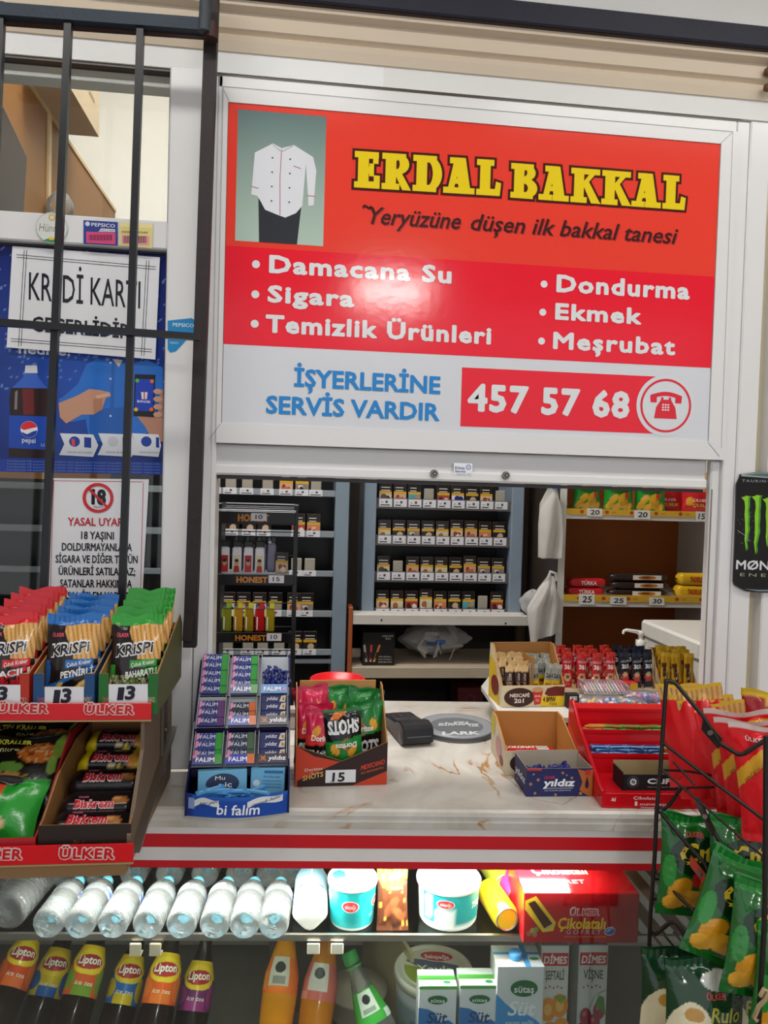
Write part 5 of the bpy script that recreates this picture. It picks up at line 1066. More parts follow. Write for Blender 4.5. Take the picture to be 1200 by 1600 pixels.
def base_block(q, w, d, h, ztop, lab):
    bs = MB().m('plastic'); bs.box(0, w, 0, d, 0, ztop-h-ZL-.0015, '#5c554e', .002); place(bs, 'crate', (q[0], q[1], ZL+.0006), (0, 0, atan2(CE[1], CE[0])), lab, 'crate')
for i, (x0, x1, y) in enumerate(((655, 714, 1541), (719, 781, 1540))):
    d = .024; w = wid((x0, y), (x1, y), d); h = .13; zt = float(PC(d).px(x0, y)[1]); t = carton(w, w*.7, h, 0, '#dde3e6', ('small blue milk carton in front of the yoghurt bucket, left of the pair', 'small blue milk carton beside the tall blue milk carton')[i], prints=half); q = stand_c(t, (x0, y), (x1, y), d, zt, h); base_block(q, w, w*.7, h, zt, 'dark block under the %s small milk carton' % ('left', 'right')[i])
d = .02; w = wid((777, 1511), (851, 1511), d); h = .185; zt = float(PC(d).px(777, 1511)[1]); t = carton(w, w*.75, h, 0, '#d6dadc', 'tall blue and white milk carton with a blue screw cap', cap=True, prints=full); q = stand_c(t, (777, 1511), (851, 1511), d, zt, h)
base_block(q, w, w*.75, h, zt, 'dark block under the tall milk carton')
def juice(fl):
    def f(b, F, T_, w, d, h):
        b.pr(F, w*.05, w*.97, h*.80, h*.93, '#c4303a', 1); b.pt(F, 'DİMES', w*.1, h*.825, w*.8, h*.075, '#f0e4e4', 3, bold=.03, shear=.12); b.pt(F, fl, w*.18, h*.665, w*.66, h*.09, '#3a4a44', 3, bold=.01)
        if fl == 'VİŞNE':
            for x, y in ((.3, .28), (.6, .22), (.75, .34), (.4, .1), (.2, .14), (.75, .08)): b.pe(F, w*x, h*y, w*.2, h*.09, '#9a2a44', 2); b.pe(F, w*(x-.05), h*(y+.03), w*.06, h*.025, '#c8607a', 3)
            b.pp(F, [(w*.62, h*.4), (w*.98, h*.3), (w*.9, h*.48), (w*.72, h*.5)], '#4f8a3a', 4); b.pstroke(F, [(w*.4, h*.36), (w*.6, h*.5), (w*.95, h*.55)], .001, '#5a7a3a', 3)
        else:
            for x, y in ((.3, .36), (.72, .4), (.4, .12), (.8, .16)): b.pe(F, w*x, h*y, w*.3, h*.12, '#d98a2c', 2); b.pe(F, w*x, h*y, w*.14, h*.06, '#e8b45a', 3)
            b.pp(F, [(w*.5, h*.5), (w*.95, h*.5), (w*.75, h*.42)][::-1], '#6a9a3a', 4)
        for i in range(5): b.pe(F, w*(.2+.14*i), h*(.58+.015*(i % 2)), w*.03, h*.012, '#b84a5a', 3)
    return f
for i, (x0, x1, y, fl, lab) in enumerate(((846, 890, 1478, 'ŞEFTALİ', 'peach juice carton behind the tall milk carton'), (905, 951, 1477, 'VİŞNE', 'sour cherry juice carton at the right on the lower shelf'))):
    d = .075; w = wid((x0, y), (x1, y), d); h = .20; zt = min(float(PC(d).px(x0, y)[1]), ZU-.014); t = carton(w, w*.85, h, 0, '#cfcfca', lab, 'juice_carton', prints=juice(fl)); q = stand_c(t, (x0, y), (x1, y), d, zt, h); base_block(q, w, w*.85, h, zt, 'dark block under the %s juice carton' % ('peach', 'cherry')[i])
b = MB().m('clear'); q = at_c((700, 1478), .3); b.lathe([(.03, 0), (.032, .08), (.03, .09), (.0, .09)], '#ddd', 24); place(b, 'clear_cup', (q[0], q[1], ZL+.0008), (0, 0, 0), 'clear lidded cup behind the yoghurt bucket', 'cup')
bt = MB().m('plastic'); q = at_c((640, 1560), .2); bt.box(0, .008, 0, .3, 0, .2, '#c8b890'); place(bt, 'shelf_divider', (q[0], q[1], ZL+.0006), (0, 0, .25), 'cream divider between the soda bottles and the yoghurt bucket', 'divider')
# ================================================================== THINGS ON THE COUNTER
FRT = Pl((0, 0, 0), (1, 0, 0), (0, 0, 1))
def into(rz): return np.array([-sin(rz), cos(rz), 0])
# ---------------------------------------------------------------- gum display
A, rz, w = fr((291, 1275), (449, 1270), ZC); IN = into(rz); EX = np.array([cos(rz), sin(rz), 0])
gd = thing('gum_display', 'tiered navy and blue gum display stand on the left of the counter', 'display', A+np.array([0, 0, .0006]), (0, 0, rz))
NV = '#15194a'
Hh = lambda y, py: hz(A+IN*y+EX*w*.5, py)
tiers = [(.055, 1199, .105, 1148), (.11, 1138, .155, 1090), (.16, 1088, .215, 1028)]
TZ = [(y0, Hh(y0, a), y1, Hh(y1, c)) for y0, a, y1, c in tiers]
def G(name, f, m='gloss', lab=None):
    b = MB().m(m); f(b); return b.build(name, gd, label=lab)
lipz = Hh(0, 1238)
def lipf(b):
    S = lambda u, v: np.stack([u*w, -.016*np.sin(pi*u), v*(lipz-.004*np.sin(pi*u))], -1)
    b.grid(S, 24, 4, Art('#1d4aa8').rect(0, 1, .92, 1, '#2a66c8').rect(0, .05, 0, 1, '#17327e')); b.grid(lambda u, v: S(u, v)+np.array([0, .002, 0]), 24, 4, '#3a66b0', flip=True)
    b.st(S, 'bi falım', .30, .72, .18, .5, '#eef1f8', bold=.015, shear=.02, dv=-.06)
    for u0, u1, s_, dv in ((.1, .3, 'Her gün', .2), (.62, .93, 'renevle huzur', .25)):
        b.grid(lambda u, v: _off(S, u0-.02+u*(u1-u0+.04), .45+dv*u+.3*v+.1*np.sin(u*5), .0004), 14, 3, '#dfe2e6'); b.st(S, s_, u0+.02, u1, .53, .17, '#3a3d55', off=.0008, dv=dv, bold=.01, shear=.15)
    b.grid(lambda u, v: _off(S, .02+u*.06, .35+v*.5, .0004), 3, 3, '#8a9ac8')
G('front_lip', lipf)
sp = [(-.002, 0), (.225, 0), (.225, TZ[2][3]+.004), (TZ[2][0], TZ[2][1]+.004), (TZ[1][0], TZ[1][1]+.014), (TZ[0][0], TZ[0][1]+.014), (-.002, lipz+.004)]
for x in (-.003, w): G('side_panel', lambda b: b.prism(sp, Pl((x, 0, 0), (0, 1, 0), (0, 0, 1)), 0, .003, '#191d4c'))
G('base', lambda b: (b.box(0, w, 0, .225, 0, .003, NV), b.box(0, w, .222, .225, 0, TZ[2][3], NV)))
KGUM = {'green': ('#23327e', '#23902c'), 'purple': ('#2a2a72', '#5a2a6c'), 'orange': ('#1c2238', '#c8642a'), 'dark': ('#1d2a4a', '#3f5a3a')}
def gum(kind, wd, hh):
    b = MB().m('card'); b.box(0, wd, -.007, 0, 0, hh, '#2a2f78' if kind != 'star' else '#23285f', .001); F = Pl((0, -.007, 0), (1, 0, 0), (0, 0, 1))
    if kind == 'star':
        b.pt(F, 'yıldız', wd*.2, hh*.3, wd*.45, hh*.42, '#d8dcea', 3, bold=.02, shear=.2); b.pp(F, [(wd*.72, hh*.15), (wd*.95, hh*.1), (wd*.98, hh*.9), (wd*.8, hh*.8)], '#d0c8b8', 1); b.pe(F, wd*.88, hh*.45, wd*.05, hh*.22, '#a57a3a', 2)
    else:
        c0, c1 = KGUM[kind]; b.pr(F, 0, wd*.74, 0, hh, c0, 1); b.pr(F, wd*.74, wd, 0, hh, c1, 1); b.pp(F, [(0, hh*.1), (wd*.15, hh*.5), (wd*.1, hh*.98), (0, hh*.9)], '#d58ab0', 2); b.pt(F, 'FALIM', wd*.15, hh*.34, wd*.56, hh*.42, '#e2e6ee', 3, bold=.02)
        for i in range(3): b.pe(F, wd*(.2+.16*i), hh*.88, wd*.012, hh*.05, '#cfd6e2', 3)
    return b
GP = {}
tn = ['lower', 'middle', 'top']
spec = [[('green', 4, 'green'), ('dark', 3, 'orange'), ('star', 4, 'starflap')], [('purple', 3, None), ('orange', 2, 'orange'), ('star', 3, 'starflap')], [('green', 5, None), ('green', 4, 'green'), ('candy', 0, 'blue')]]
for k, (y0, z0, y1, z1) in enumerate(TZ):
    dy, dz = y1-y0, z1-z0; Ls = sqrt(dy*dy+dz*dz); th = -atan2(dy, dz); cw = w/3
    def shell(b):
        b.box(.001, w-.001, y0-.002, y0+.05, z0-.016, z0-.001, '#1c1438'); b.poly([(0, y0, z0), (w, y0, z0), (w, y1, z1), (0, y1, z1)], '#12143a')
    G('tier', shell)
    for c, (kind, n, flap) in enumerate(spec[k]):
        lx = cw*c+.003; wd = cw-.006
        ct = thing('gum_carton', 'small %s carton in the %s tier of the blue gum display, %s from the left' % ('candy' if kind == 'candy' else 'gum', tn[k], ORD[c]), 'carton')
        ct.matrix_world = Matrix.LocRotScale(Vector(A+EX*lx+IN*y0+np.array([0, 0, z0+.002])), (Matrix.Rotation(rz, 3, 'Z')@Matrix.Rotation(th, 3, 'X')).to_quaternion(), None)
        b = MB().m('card'); b.box(0, wd, .0005, .002, 0, Ls, '#9aa0a8'); [b.box(x, x+.001, -.014, .002, 0, Ls*.97, '#aab0b8') for x in (0, wd-.001)]; b.build('tray', ct)
        fh = .0
        if flap:
            fh = .016; fc = {'green': '#1f2a80', 'orange': '#2a36a8', 'starflap': '#2a1f3a', 'blue': '#2f7cc0'}[flap]
            b = MB().m('gloss'); b.box(0, wd, -.016, -.014, -.003, fh, fc); F = Pl((0, -.016, -.003), (1, 0, 0), (0, 0, 1)); h2 = fh+.003
            if flap == 'starflap': b.pt(F, 'yıldız', wd*.36, h2*.3, wd*.6, h2*.45, '#e8e6ee', 2, bold=.03, shear=.2); b.pp(F, [(wd*.04, h2*.2), (wd*.14, h2*.5), (wd*.05, h2*.8), (wd*.18, h2*.7), (wd*.27, h2*.9), (wd*.25, h2*.5), (wd*.3, h2*.2), (wd*.18, h2*.35)][::-1], '#b0622c', 1)
            else:
                if flap != 'blue': b.pr(F, wd*.74, wd, 0, h2, {'green': '#2a8a34', 'orange': '#c8642a'}[flap], 1); b.pp(F, [(0, h2*.6), (wd*.14, h2*.75), (wd*.16, h2), (0, h2)], '#c87aa8', 1)
                else: b.pe(F, wd*.88, h2*.45, wd*.06, h2*.2, '#c86a7a', 1)
                b.pt(F, 'FALIM', wd*.12, h2*.25, wd*.62, h2*.45, '#e6eaf2', 2, bold=.03)
            b.build('front_flap', ct)
        hh = .0185; M = ct.matrix_world
        for i in range(n):
            o = None; key = (kind, round(wd, 4)); zz = fh*.75+i*(hh*.92)
            if zz+hh > Ls*1.1: break
            if key in GP: o = GP[key].copy(); COL.objects.link(o)
            else: o = GP[key] = gum(kind, wd-.004, hh).build('gum_pack')
            o.matrix_world = M@Matrix.Translation((.002, -.0008-.0016*(i % 2), zz+.0006))
            tag(o, '%s gum pack from below, %s carton of the %s tier, gum display' % (ORD[i], ('left', 'middle', 'right')[c], tn[k]), 'gum pack', '%s gum packs in the gum display' % {'star': 'star printed', 'green': 'green ended', 'purple': 'purple ended', 'orange': 'orange ended', 'dark': 'dark'}[kind])
        if kind == 'candy':
            CN_ = []
            for i in range(11):
                o = None; r = random.Random(i+5)
                if i == 0:
                    b = MB().m('foil'); b.lathe([(.001, -.014), (.0055, -.012), (.0015, -.007), (.005, -.004), (.0055, 0), (.005, .004), (.0015, .007), (.0055, .012), (.001, .014)], '#2c357e', 10, ax=(1, 0, 0)); CN_.append(b.build('wrapped_candy')); o = CN_[0]
                else: o = CN_[0].copy(); COL.objects.link(o)
                o.matrix_world = M@Matrix.Translation((.012+(i % 4)*.012, -.008, .022+(i//4)*.012+.003*r.random()))@Matrix.Rotation(r.random()*3, 4, 'Y')@Matrix.Rotation(r.random(), 4, 'Z')
                tag(o, 'blue wrapped candy in the open top right carton of the gum display', 'candy', 'blue candies in the gum display')
# inside the bottom bin
for i, (x0, x1, ry) in enumerate(((.012, .10, .25), (.105, w-.01, -.3))):
    b = MB().m('card'); hb = .062; b.box(0, x1-x0, 0, .02, 0, hb, '#6fb2d8', .001); wd = x1-x0
    b.pr(FRT, wd*.0, wd, 0, hb*.25, '#4a98c8', 1)
    if i == 0: b.pe(FRT, wd*.5, hb*.62, wd*.34, hb*.3, '#2a3a5a', 1); b.ptc(FRT, 'Mu', wd*.45, hb*.8, wd*.2, hb*.12, '#e6eef4', 3); b.ptc(FRT, 'pic', wd*.56, hb*.6, wd*.26, hb*.15, '#e6eef4', 3, bold=.02); b.pp(FRT, [(wd*.3, hb*.2), (wd*.42, hb*.55), (wd*.48, hb*.2)][::-1], '#c8323c', 2)
    else:
        b.pr(FRT, wd*.4, wd*.95, hb*.85, hb*.93, '#2f6aa8', 2); b.ptc(FRT, 'TEK DOĞAL SAKIZ', wd*.62, hb*.75, wd*.5, hb*.06, '#2a4a7a', 2); b.pe(FRT, wd*.18, hb*.55, wd*.1, hb*.1, '#cfe2ee', 1)
        for j in range(3): b.pr(FRT, wd*.35, wd*.9, hb*(.62-.09*j), hb*(.64-.09*j), '#4a7aa8', 2)
    p = A+EX*(x0+.004)+IN*(.026+.016*i)+np.array([0, 0, .0042]); b.build('gum_box', loc=p, rot=(-.1, 0, rz+ry*.4), label='light blue gum box leaning in the bottom bin of the gum display, %s one' % ('left', 'right')[i], cat='box', group='light blue gum boxes')
GS = None
for i in range(22):
    r = random.Random(i+70)
    if GS is None: b = MB().m('gloss'); b.box(-.026, .026, -.005, .005, 0, .004, '#4a94d4', .001); b.pr(Pl((0, 0, .004), (1, 0, 0), (0, 1, 0)), -.02, .02, -.002, .002, '#8fc2e6', 1); o = GS = b.build('gum_stick')
    else: o = GS.copy(); COL.objects.link(o)
    p = A+EX*(.03+r.random()*(w-.06))+IN*(.004+.014*r.random())+np.array([0, 0, lipz-.02+.001*i]); o.location = p; o.rotation_euler = (r.random()*.3-.1, r.random()*.3-.15, rz+r.random()*1.0-.5)
    tag(o, 'light blue gum stick lying loose in the bottom bin of the gum display', 'gum stick', 'loose blue gum sticks')
# ---------------------------------------------------------------- corn chip box
A, rz, w = fr((461, 1230), (604, 1226), ZC); IN = into(rz); EX = np.array([cos(rz), sin(rz), 0]); d = .115
hl, hc, hr = hz(A, 1166), hz(A+EX*w/2, 1190), hz(A+EX*w, 1160); hb = hz(A+IN*d+EX*w*.4, 1063)
bx = thing('chip_box', 'open dark brown and red display box of corn chips beside the gum display', 'box', A+np.array([0, 0, .0006]), (0, 0, rz))
b = MB().m('card'); t_ = .0025
P0 = Pl((0, t_, 0), (1, 0, 0), (0, 0, 1)); fp = [(0, 0), (w, 0), (w, hr), (w*.5, hc), (0, hl)]
b.prism(fp, P0, 0, t_, '#a9793f'); F = Pl((0, -.0002, 0), (1, 0, 0), (0, 0, 1)); b.pp(F, fp, '#2b1614', 0)
b.pp(F, [(0, 0), (w*.02, 0), (w*.02, hl*.15), (w*.48, hc*.98), (w*.2, hc+.35*(hl-hc)), (0, hl)], '#c23c20', 1); b.pp(F, [(w*.62, 0), (w, 0), (w, hr*.32)], '#c23c20', 1)
b.pt(F, 'Doritos', w*.10, hc*.62, w*.19, hc*.12, '#d8ccc0', 3, bold=.02, dv=.003); b.pt(F, 'SHOTS', w*.08, hc*.25, w*.22, hc*.2, '#d2a45a', 3, bold=.03, dv=.008); b.pstroke(F, [(w*.17, hc*.58), (w*.2, hc*.48), (w*.24, hc*.58)], .0012, '#d2c0a8', 3)
b.pt(F, 'MEXICANO', w*.71, hc*.62, w*.26, hc*.2, '#c8402a', 3, bold=.03, dv=.012, shear=.1); b.pt(F, 'ACI BAHARATLI', w*.71, hc*.45, w*.25, hc*.09, '#c8582a', 3, bold=.02, dv=.011)
b.build('front_panel', bx)
b = MB().m('card'); b.box(0, w, t_, d, 0, .002, '#a9793f'); b.box(.008, w-.012, d-t_, d, 0, hb, '#b98a4e')
for x, hx in ((0, hl), (w-t_, hr)):
    q = [(t_, 0), (d, 0), (d, hb-.004), (d*.8, hb-.006), (t_, hx)]; b.prism(q, Pl((x, 0, 0), (0, 1, 0), (0, 0, 1)), 0, t_, '#a9793f'); xo = -.0003 if x == 0 else w+.0003; b.poly([(xo, *k) for k in q], '#2b1a16')
b.build('carton_shell', bx)
b = MB().m('paper'); b.pr(F, w*.325, w*.655, hc*.14, hc*.66, '#dfe0e4', 4); b.pt(F, '15', w*.40, hc*.2, w*.13, hc*.36, '#15161c', 6, bold=.03, shear=.06); b.pstroke(F, [(w*.385, hc*.2), (w*.42, hc*.2)], .0012, '#15161c', 6); b.build('price_card', bx, label='white price card reading 15')
def shots(c, c2): 
    return Art(c).rect(0, 1, 0, .5, '#141012').fn(lambda u, v: (v > .42+.1*u) & (v < .6-.05*u), c2).ell(.28, .66, .14, .07, '#e09a2c', .6).ell(.75, .64, .12, .08, '#e8a83a', -.5).ell(.6, .08, .22, .06, '#d8742c', .3).rect(0, 1, 0, .03, c)
def shot_text(seal): return [('Doritos', .16, .74, .52, .09, '#f2ece6', dict(bold=.03, dv=.02)), ('SHOTS', .08, .92, .16, .2, '#e4e6e6', dict(bold=.05, dv=.03))]
def tri(b, S):
    for k in range(3):
        a = [(.40, .66), (.62, .56), (.40, .44)]; p, q = a[k], a[(k+1) % 3]; b.grid(lambda u, v: _off(S, p[0]+(q[0]-p[0])*u+.012*(v-.5), p[1]+(q[1]-p[1])*u+.02*(v-.5), .0005), 8, 1, '#d8502c')
SH = {'red': bag(.076, .122, .034, shots('#c81f4a', '#d83a3a'), shot_text(0), 31, prints=tri), 'green': bag(.078, .122, .034, shots('#1f7a34', '#1d8a3c'), shot_text(0), 32, prints=tri)}
SHO = {}
for kind, px, py, yy, ry, flip, lab in (('green', 527, 1074, .092, .05, 0, 'green corn chip bag at the back of the chip box between red and green ones'), ('red', 498, 1073, .083, -.15, 0, 'red corn chip bag at the back left of the chip box'), ('green', 563, 1078, .088, .12, 0, 'green corn chip bag at the back right corner of the chip box'), ('red', 490, 1101, .052, .03, 0, 'pinkish red corn chip bag against the left side of the chip box'), ('green', 569, 1098, .046, .02, 0, 'green corn chip bag with readable lettering at the front right of the chip box'), ('red', 503, 1112, .03, .06, 0, 'red corn chip bag at the front left of the chip box'), ('green', 541, 1110, .012, -.06, 1, 'green corn chip bag standing upside down at the front of the chip box')):
    if kind in SHO: o = SHO[kind].copy(); COL.objects.link(o)
    else: o = SHO[kind] = SH[kind].build('chip_bag')
    q = A+IN*(yy+.01); h = hz(q, py); pl = Pl(q, EX, (0, 0, 1)); u = pl.px(px, py)[0]; p = q+EX*u; z = ZC+h-.122
    z = max(z, ZC+.004)
    o.matrix_world = Matrix.Translation(Vector((p[0], p[1], z)))@Matrix.Rotation(rz, 4, 'Z')@Matrix.Rotation(-.06, 4, 'X')@Matrix.Rotation(ry, 4, 'Y')@(Matrix.Translation((0, 0, .122))@Matrix.Rotation(pi, 4, 'Y') if flip else Matrix())
    tag(o, lab, 'chip bag', 'corn chip bags in the chip box')
# red round tub behind the chip box
q = atz(525, 1150, ZC); hh = hz(q, 1060); b = MB().m('plastic'); b.lathe([(.052, 0), (.06, hh-.012), (.066, hh-.012), (.066, hh-.002), (.064, hh), (.06, hh-.001), (.055, hh-.014), (0, hh-.014)], '#d3131c', 40); b.build('red_tub', loc=(q[0], q[1], ZC+.0006), label='red round lidded tub behind the corn chip box', cat='tub')
b = MB().m('card'); b.box(0, .035, 0, .03, 0, .05, '#cfc8bd', .001); b.pr(FRT, .004, .03, .03, .04, '#7a7672'); q = atz(468, 1140, ZC); b.build('small_box', loc=(q[0]-.03, q[1], ZC+.0006), label='small pale box between the gum display and the red tub', cat='box')
# ---------------------------------------------------------------- card terminal
a0, a1 = atz(652, 1166, ZC), atz(612, 1124, ZC); dv = a1-a0; ang = atan2(dv[1], dv[0]); Ln = .168
tm = thing('card_terminal', 'black card payment terminal lying on the marble with its printer end in front', 'terminal', (a0[0], a0[1], ZC+.0008), (0, 0, ang))
b = MB().m('plastic'); wd = .074
prof = [(-.006, .008), (-.008, .022), (-.004, .040), (.004, .047), (.014, .050), (.024, .051), (.05, .046), (.056, .040), (.11, .034), (Ln-.01, .030), (Ln, .024), (Ln-.002, .016), (.1, .006), (.05, .0), (.01, 0)]
n = len(prof); V = []
for y, k in ((-wd/2, .0), (-wd/2+.003, 1.), (wd/2-.003, 1.), (wd/2, .0)):
    for x, z in prof: V.append((x if k else x*.985+.001, y, z if k else .003+(z-.003)*.93+.0005))
F = [(i*n+j, i*n+(j+1) % n, (i+1)*n+(j+1) % n, (i+1)*n+j)[::-1] for i in range(3) for j in range(n)]+[tuple(range(n)), tuple(range(3*n, 4*n))[::-1]]
b.add(V, F, '#1d1d22'); b.build('terminal_body', tm)
tp = Pl((.03, 0, .0503), (0, -1, 0), (1, 0, -.2)); tp = Pl((.05, wd/2, .0463), (0, -1, 0), (-.026, 0, .005))
b = MB().m('gloss'); b.pr(tp, .008, wd-.008, .002, .024, '#3a3f46', 1); b.pr(tp, .011, wd-.011, .005, .021, '#241c1f', 2); b.pr(tp, .012, wd-.012, .027, .029, '#5a5f66', 2); b.build('paper_cover', tm)
fp_ = Pl((-.0078, wd/2, .022), (0, -1, 0), (.2, 0, 1)); b = MB().m('gloss'); b.pr(fp_, .01, wd-.006, .0005, .0022, '#6a6f78', 2); b.build('tear_edge', tm)
b = MB().m('plastic'); b.lathe([(.015, 0), (.0145, .001), (0, .001)], '#4a4743', 24, (.012, wd/2, .020), (0, 1, 0)); b.build('roller_cap', tm)
kp = Pl((.062, wd/2, .0405), (0, -1, 0), (1, 0, -.12)); b = MB().m('gloss'); b.pr(kp, .006, wd-.006, .0, .04, '#2b3036', 1)
for i in range(4):
    for j in range(3): b.pr(kp, .01+j*.019, .024+j*.019, .046+i*.012, .055+i*.012, '#3a3a40' if i < 3 else ('#b8302c', '#c8a02c', '#2f8a3c')[j], 1)
b.pr(kp, wd*.3, wd*.7, .098, .102, '#c03028', 1); b.build('keypad', tm)
# ---------------------------------------------------------------- round coin tray
q = atz(713, 1138, ZC+.006); r = abs(atz(772, 1138, ZC+.006)[0]-atz(656, 1138, ZC+.006)[0])/2
tr = thing('coin_tray', 'round grey and clear coin tray behind the card terminal', 'tray', (q[0], q[1], ZC+.0006)); b = MB().m('gloss')
b.lathe([(r*.97, 0), (r, .003), (r, .012), (r*.985, .0145), (r*.93, .0145), (r*.72, .0135), (0, .0135)], '#8d9196', 48); b.m('plastic').lathe([(r*1.002, .003), (r*1.002, .011)], '#4f5257', 48, cap=False); b.build('tray_body', tr)
b = MB().m('gloss'); T_ = Pl((0, 0, .0137), (1, 0, 0), (0, 1, 0)); b.pe(T_, 0, -.004, r*.7, r*.66, '#6a6e73', 1, n=40)
for s_, u, v, ww, hh in (('BİR', -r*.3, r*.02, r*.4, r*.22), ('KISA', r*.12, r*.1, r*.42, r*.3), ('TEK', r*.42, -r*.05, r*.3, r*.24)): b.ptc(T_, s_, u, v, ww, hh, '#b9bcc0', 3, bold=.05, shear=.3)
b.ptc(T_, 'LARK', -r*.05, -r*.68, r*.95, r*.24, '#cdd0d3', 3, bold=.06, shear=.2); b.build('tray_print', tr, label='pale lettering')
# ---------------------------------------------------------------- white riser with coffee boxes
ZP = 1.03; a0, a1 = atz(752, 1072, ZP), atz(786, 1122, ZP)
rs = thing('riser', 'white metal riser at the back right of the counter carrying the coffee boxes', 'stand', (a1[0], a1[1], ZC)); b = MB().m('plastic')
pg = [(a1[0], a1[1]), (1.0+.05, a1[1]-.02), (1.05, YF+.30+.15), (a0[0], a0[1])]; pg = [(a1[0], a1[1]), (1.02, a1[1]), (1.06, 2.2), (.62, 2.2), (a0[0], a0[1])]
b.T = Matrix.Translation((-a1[0], -a1[1], -ZC)); b.prism(pg, PH, ZP-.012, ZP, '#d3d0ca'); b.build('top_plate', rs)
for x, y in ((a1[0]+.03, a1[1]+.02), (.84, a1[1]+.02), (a0[0]+.03, a0[1]-.03), (.86, a0[1]-.03)):
    b = MB().m('plastic'); b.T = Matrix.Translation((-a1[0], -a1[1], -ZC)); b.box(x-.006, x+.006, y-.006, y+.006, ZC+.0006, ZP-.0122, '#bcb8b2'); b.build('leg', rs)
ZP += .0006
A, rz, w = fr((783, 1105), (881, 1103), ZP); IN = into(rz); EX = np.array([cos(rz), sin(rz), 0]); d = .10; hf = hz(A+EX*w/2, 1071); hb = hz(A+IN*d+EX*w*.4, 1003)
cb_ = thing('coffee_box', 'open brown display box of two kinds of coffee sachets on the riser', 'box', A, (0, 0, rz)); b = carton_open(MB().m('card'), w, d, hf, hb, '#d8c9a8', '#b07a40'); F = Pl((0, -.0005, 0), (1, 0, 0), (0, 0, 1)); e = w/97.
b.pe(F, w*.28, hf*.45, w*.24, hf*.62*.72, '#3c1c10', 1, n=32); b.pt(F, 'NESCAFÉ', w*.13, hf*.47, w*.31, hf*.16, '#f0e6dc', 3, bold=.03); b.pt(F, '2ü1', w*.2, hf*.2, w*.15, hf*.2, '#f0e6dc', 3, bold=.03)
b.pp(F, [(w*.49, hf*.78), (w*.66, hf*.84), (w*.62, hf*.12), (w*.52, hf*.08)][::-1], '#c8281c', 1); b.pe(F, w*.57, hf*.8, w*.09, hf*.12, '#c89a6a', 2); b.ptc(F, 'SICAK', w*.57, hf*.5, w*.1, hf*.1, '#f0e0d8', 3, bold=.02); b.ptc(F, 'İÇ', w*.57, hf*.3, w*.06, hf*.1, '#f0e0d8', 3)
b.pr(F, w*.63, w, 0, hf*.5, '#e8c21c', 1); b.pp(F, [(w*.68, hf*.6), (w*.72, hf*.85), (w*.85, hf*.95), (w, hf*.92), (w, hf*.5), (w*.75, hf*.48)][::-1], '#6d2018', 2); b.pt(F, '4 BMW', w*.66, hf*.22, w*.2, hf*.24, '#2a1a14', 3, bold=.02); b.pt(F, '720i', w*.76, hf*.06, w*.12, hf*.12, '#2a1a14', 3)
L_ = Pl((-.0006, d, 0), (0, -1, 0), (0, 0, 1)); b.pp(L_, [(0, 0), (d*.9, 0), (d*.5, hb*.7), (0, hb*.8)], '#d9b52c', 1); b.pe(L_, d*.5, hb*.3, d*.3, hb*.18, '#7a2418', 2)
b.build('carton_shell', cb_)
b = MB().m('card'); b.box(w*.5, w*.505, .003, d-.004, .003, hb*.85, '#a9743c'); b.build('divider', cb_)
def sachet(art, txt, wd=.021, h=.088, sd=3):
    return bag(wd, h, .008, art, txt, sd, 8, 20)
def rotated_text(b, S, s_, u0, u1, v0, v1, c):
    g, f, _ = glyphs(s_); u = u1-(u1-u0)*g[:, 1]; v = v0+(v1-v0)*g[:, 0]; b.add(_off(S, u, v, .0006), f, c)
b1 = bag(.021, .092, .008, Art('#2a110b').rect(0, 1, .86, 1, '#dcb980').rect(0, 1, .82, .86, '#7a3c22').rect(0, 1, .0, .3, '#3a1a10').ell(.5, .2, .4, .08, '#e0922c'), [], 3, 8, 22, prints=lambda b, S: rotated_text(b, S, 'NESCAFÉ GOLD', .3, .62, .3, .8, '#e6d2b8'))
b2 = bag(.023, .094, .008, Art('#8f9086').rect(0, 1, .88, 1, '#a9a99c').rect(0, 1, .3, .58, '#d9b51c').ell(.5, .44, .35, .06, '#8a2a1c').rect(0, 1, 0, .28, '#77776c').ell(.5, .12, .4, .09, '#4a2418'), [('2ü1', .12, .88, .64, .1, '#26221c', dict(bold=.03)), ('+20', .15, .8, .22, .05, '#e6e0d0')], 5, 8, 22)
b3 = bag(.026, .098, .009, Art('#c01c22').rect(0, 1, .9, 1, '#d8392c').ell(.5, .34, .4, .1, '#d8b48a').ell(.5, .36, .25, .05, '#7a3c20').rect(.1, .9, 0, .05, '#e6d8cc'), [('NESCAFÉ', .06, .94, .72, .06, '#f0dcd8'), ('3ü1', .16, .88, .56, .11, '#f4ece8', dict(bold=.04)), ('extra', .3, .8, .14, .05, '#f0e0d8')], 6, 8, 24)
b4 = bag(.026, .098, .009, Art('#1b1f2c').rect(0, 1, .9, 1, '#2c3548').ell(.5, .34, .38, .12, '#b9473a').ell(.5, .42, .3, .05, '#d8b48a').rect(.1, .9, 0, .05, '#cfd6dc'), [('NESCAFÉ', .06, .94, .74, .06, '#c8d0dc'), ('3ü1', .16, .88, .58, .11, '#e6ebf2', dict(bold=.04))], 7, 8, 24)
b5 = bag(.028, .098, .009, Art('#d2a41c').rect(0, 1, .9, 1, '#e3bd3c').fn(lambda u, v: (np.abs(u-.3-.5*(.7-v)) < .22) & (v < .72) & (v > .1), '#4a2614').ell(.7, .15, .3, .08, '#c8302a'), [], 8, 8, 24, prints=lambda b, S: rotated_text(b, S, 'Dolce', .38, .64, .3, .62, '#f0e2cc'))
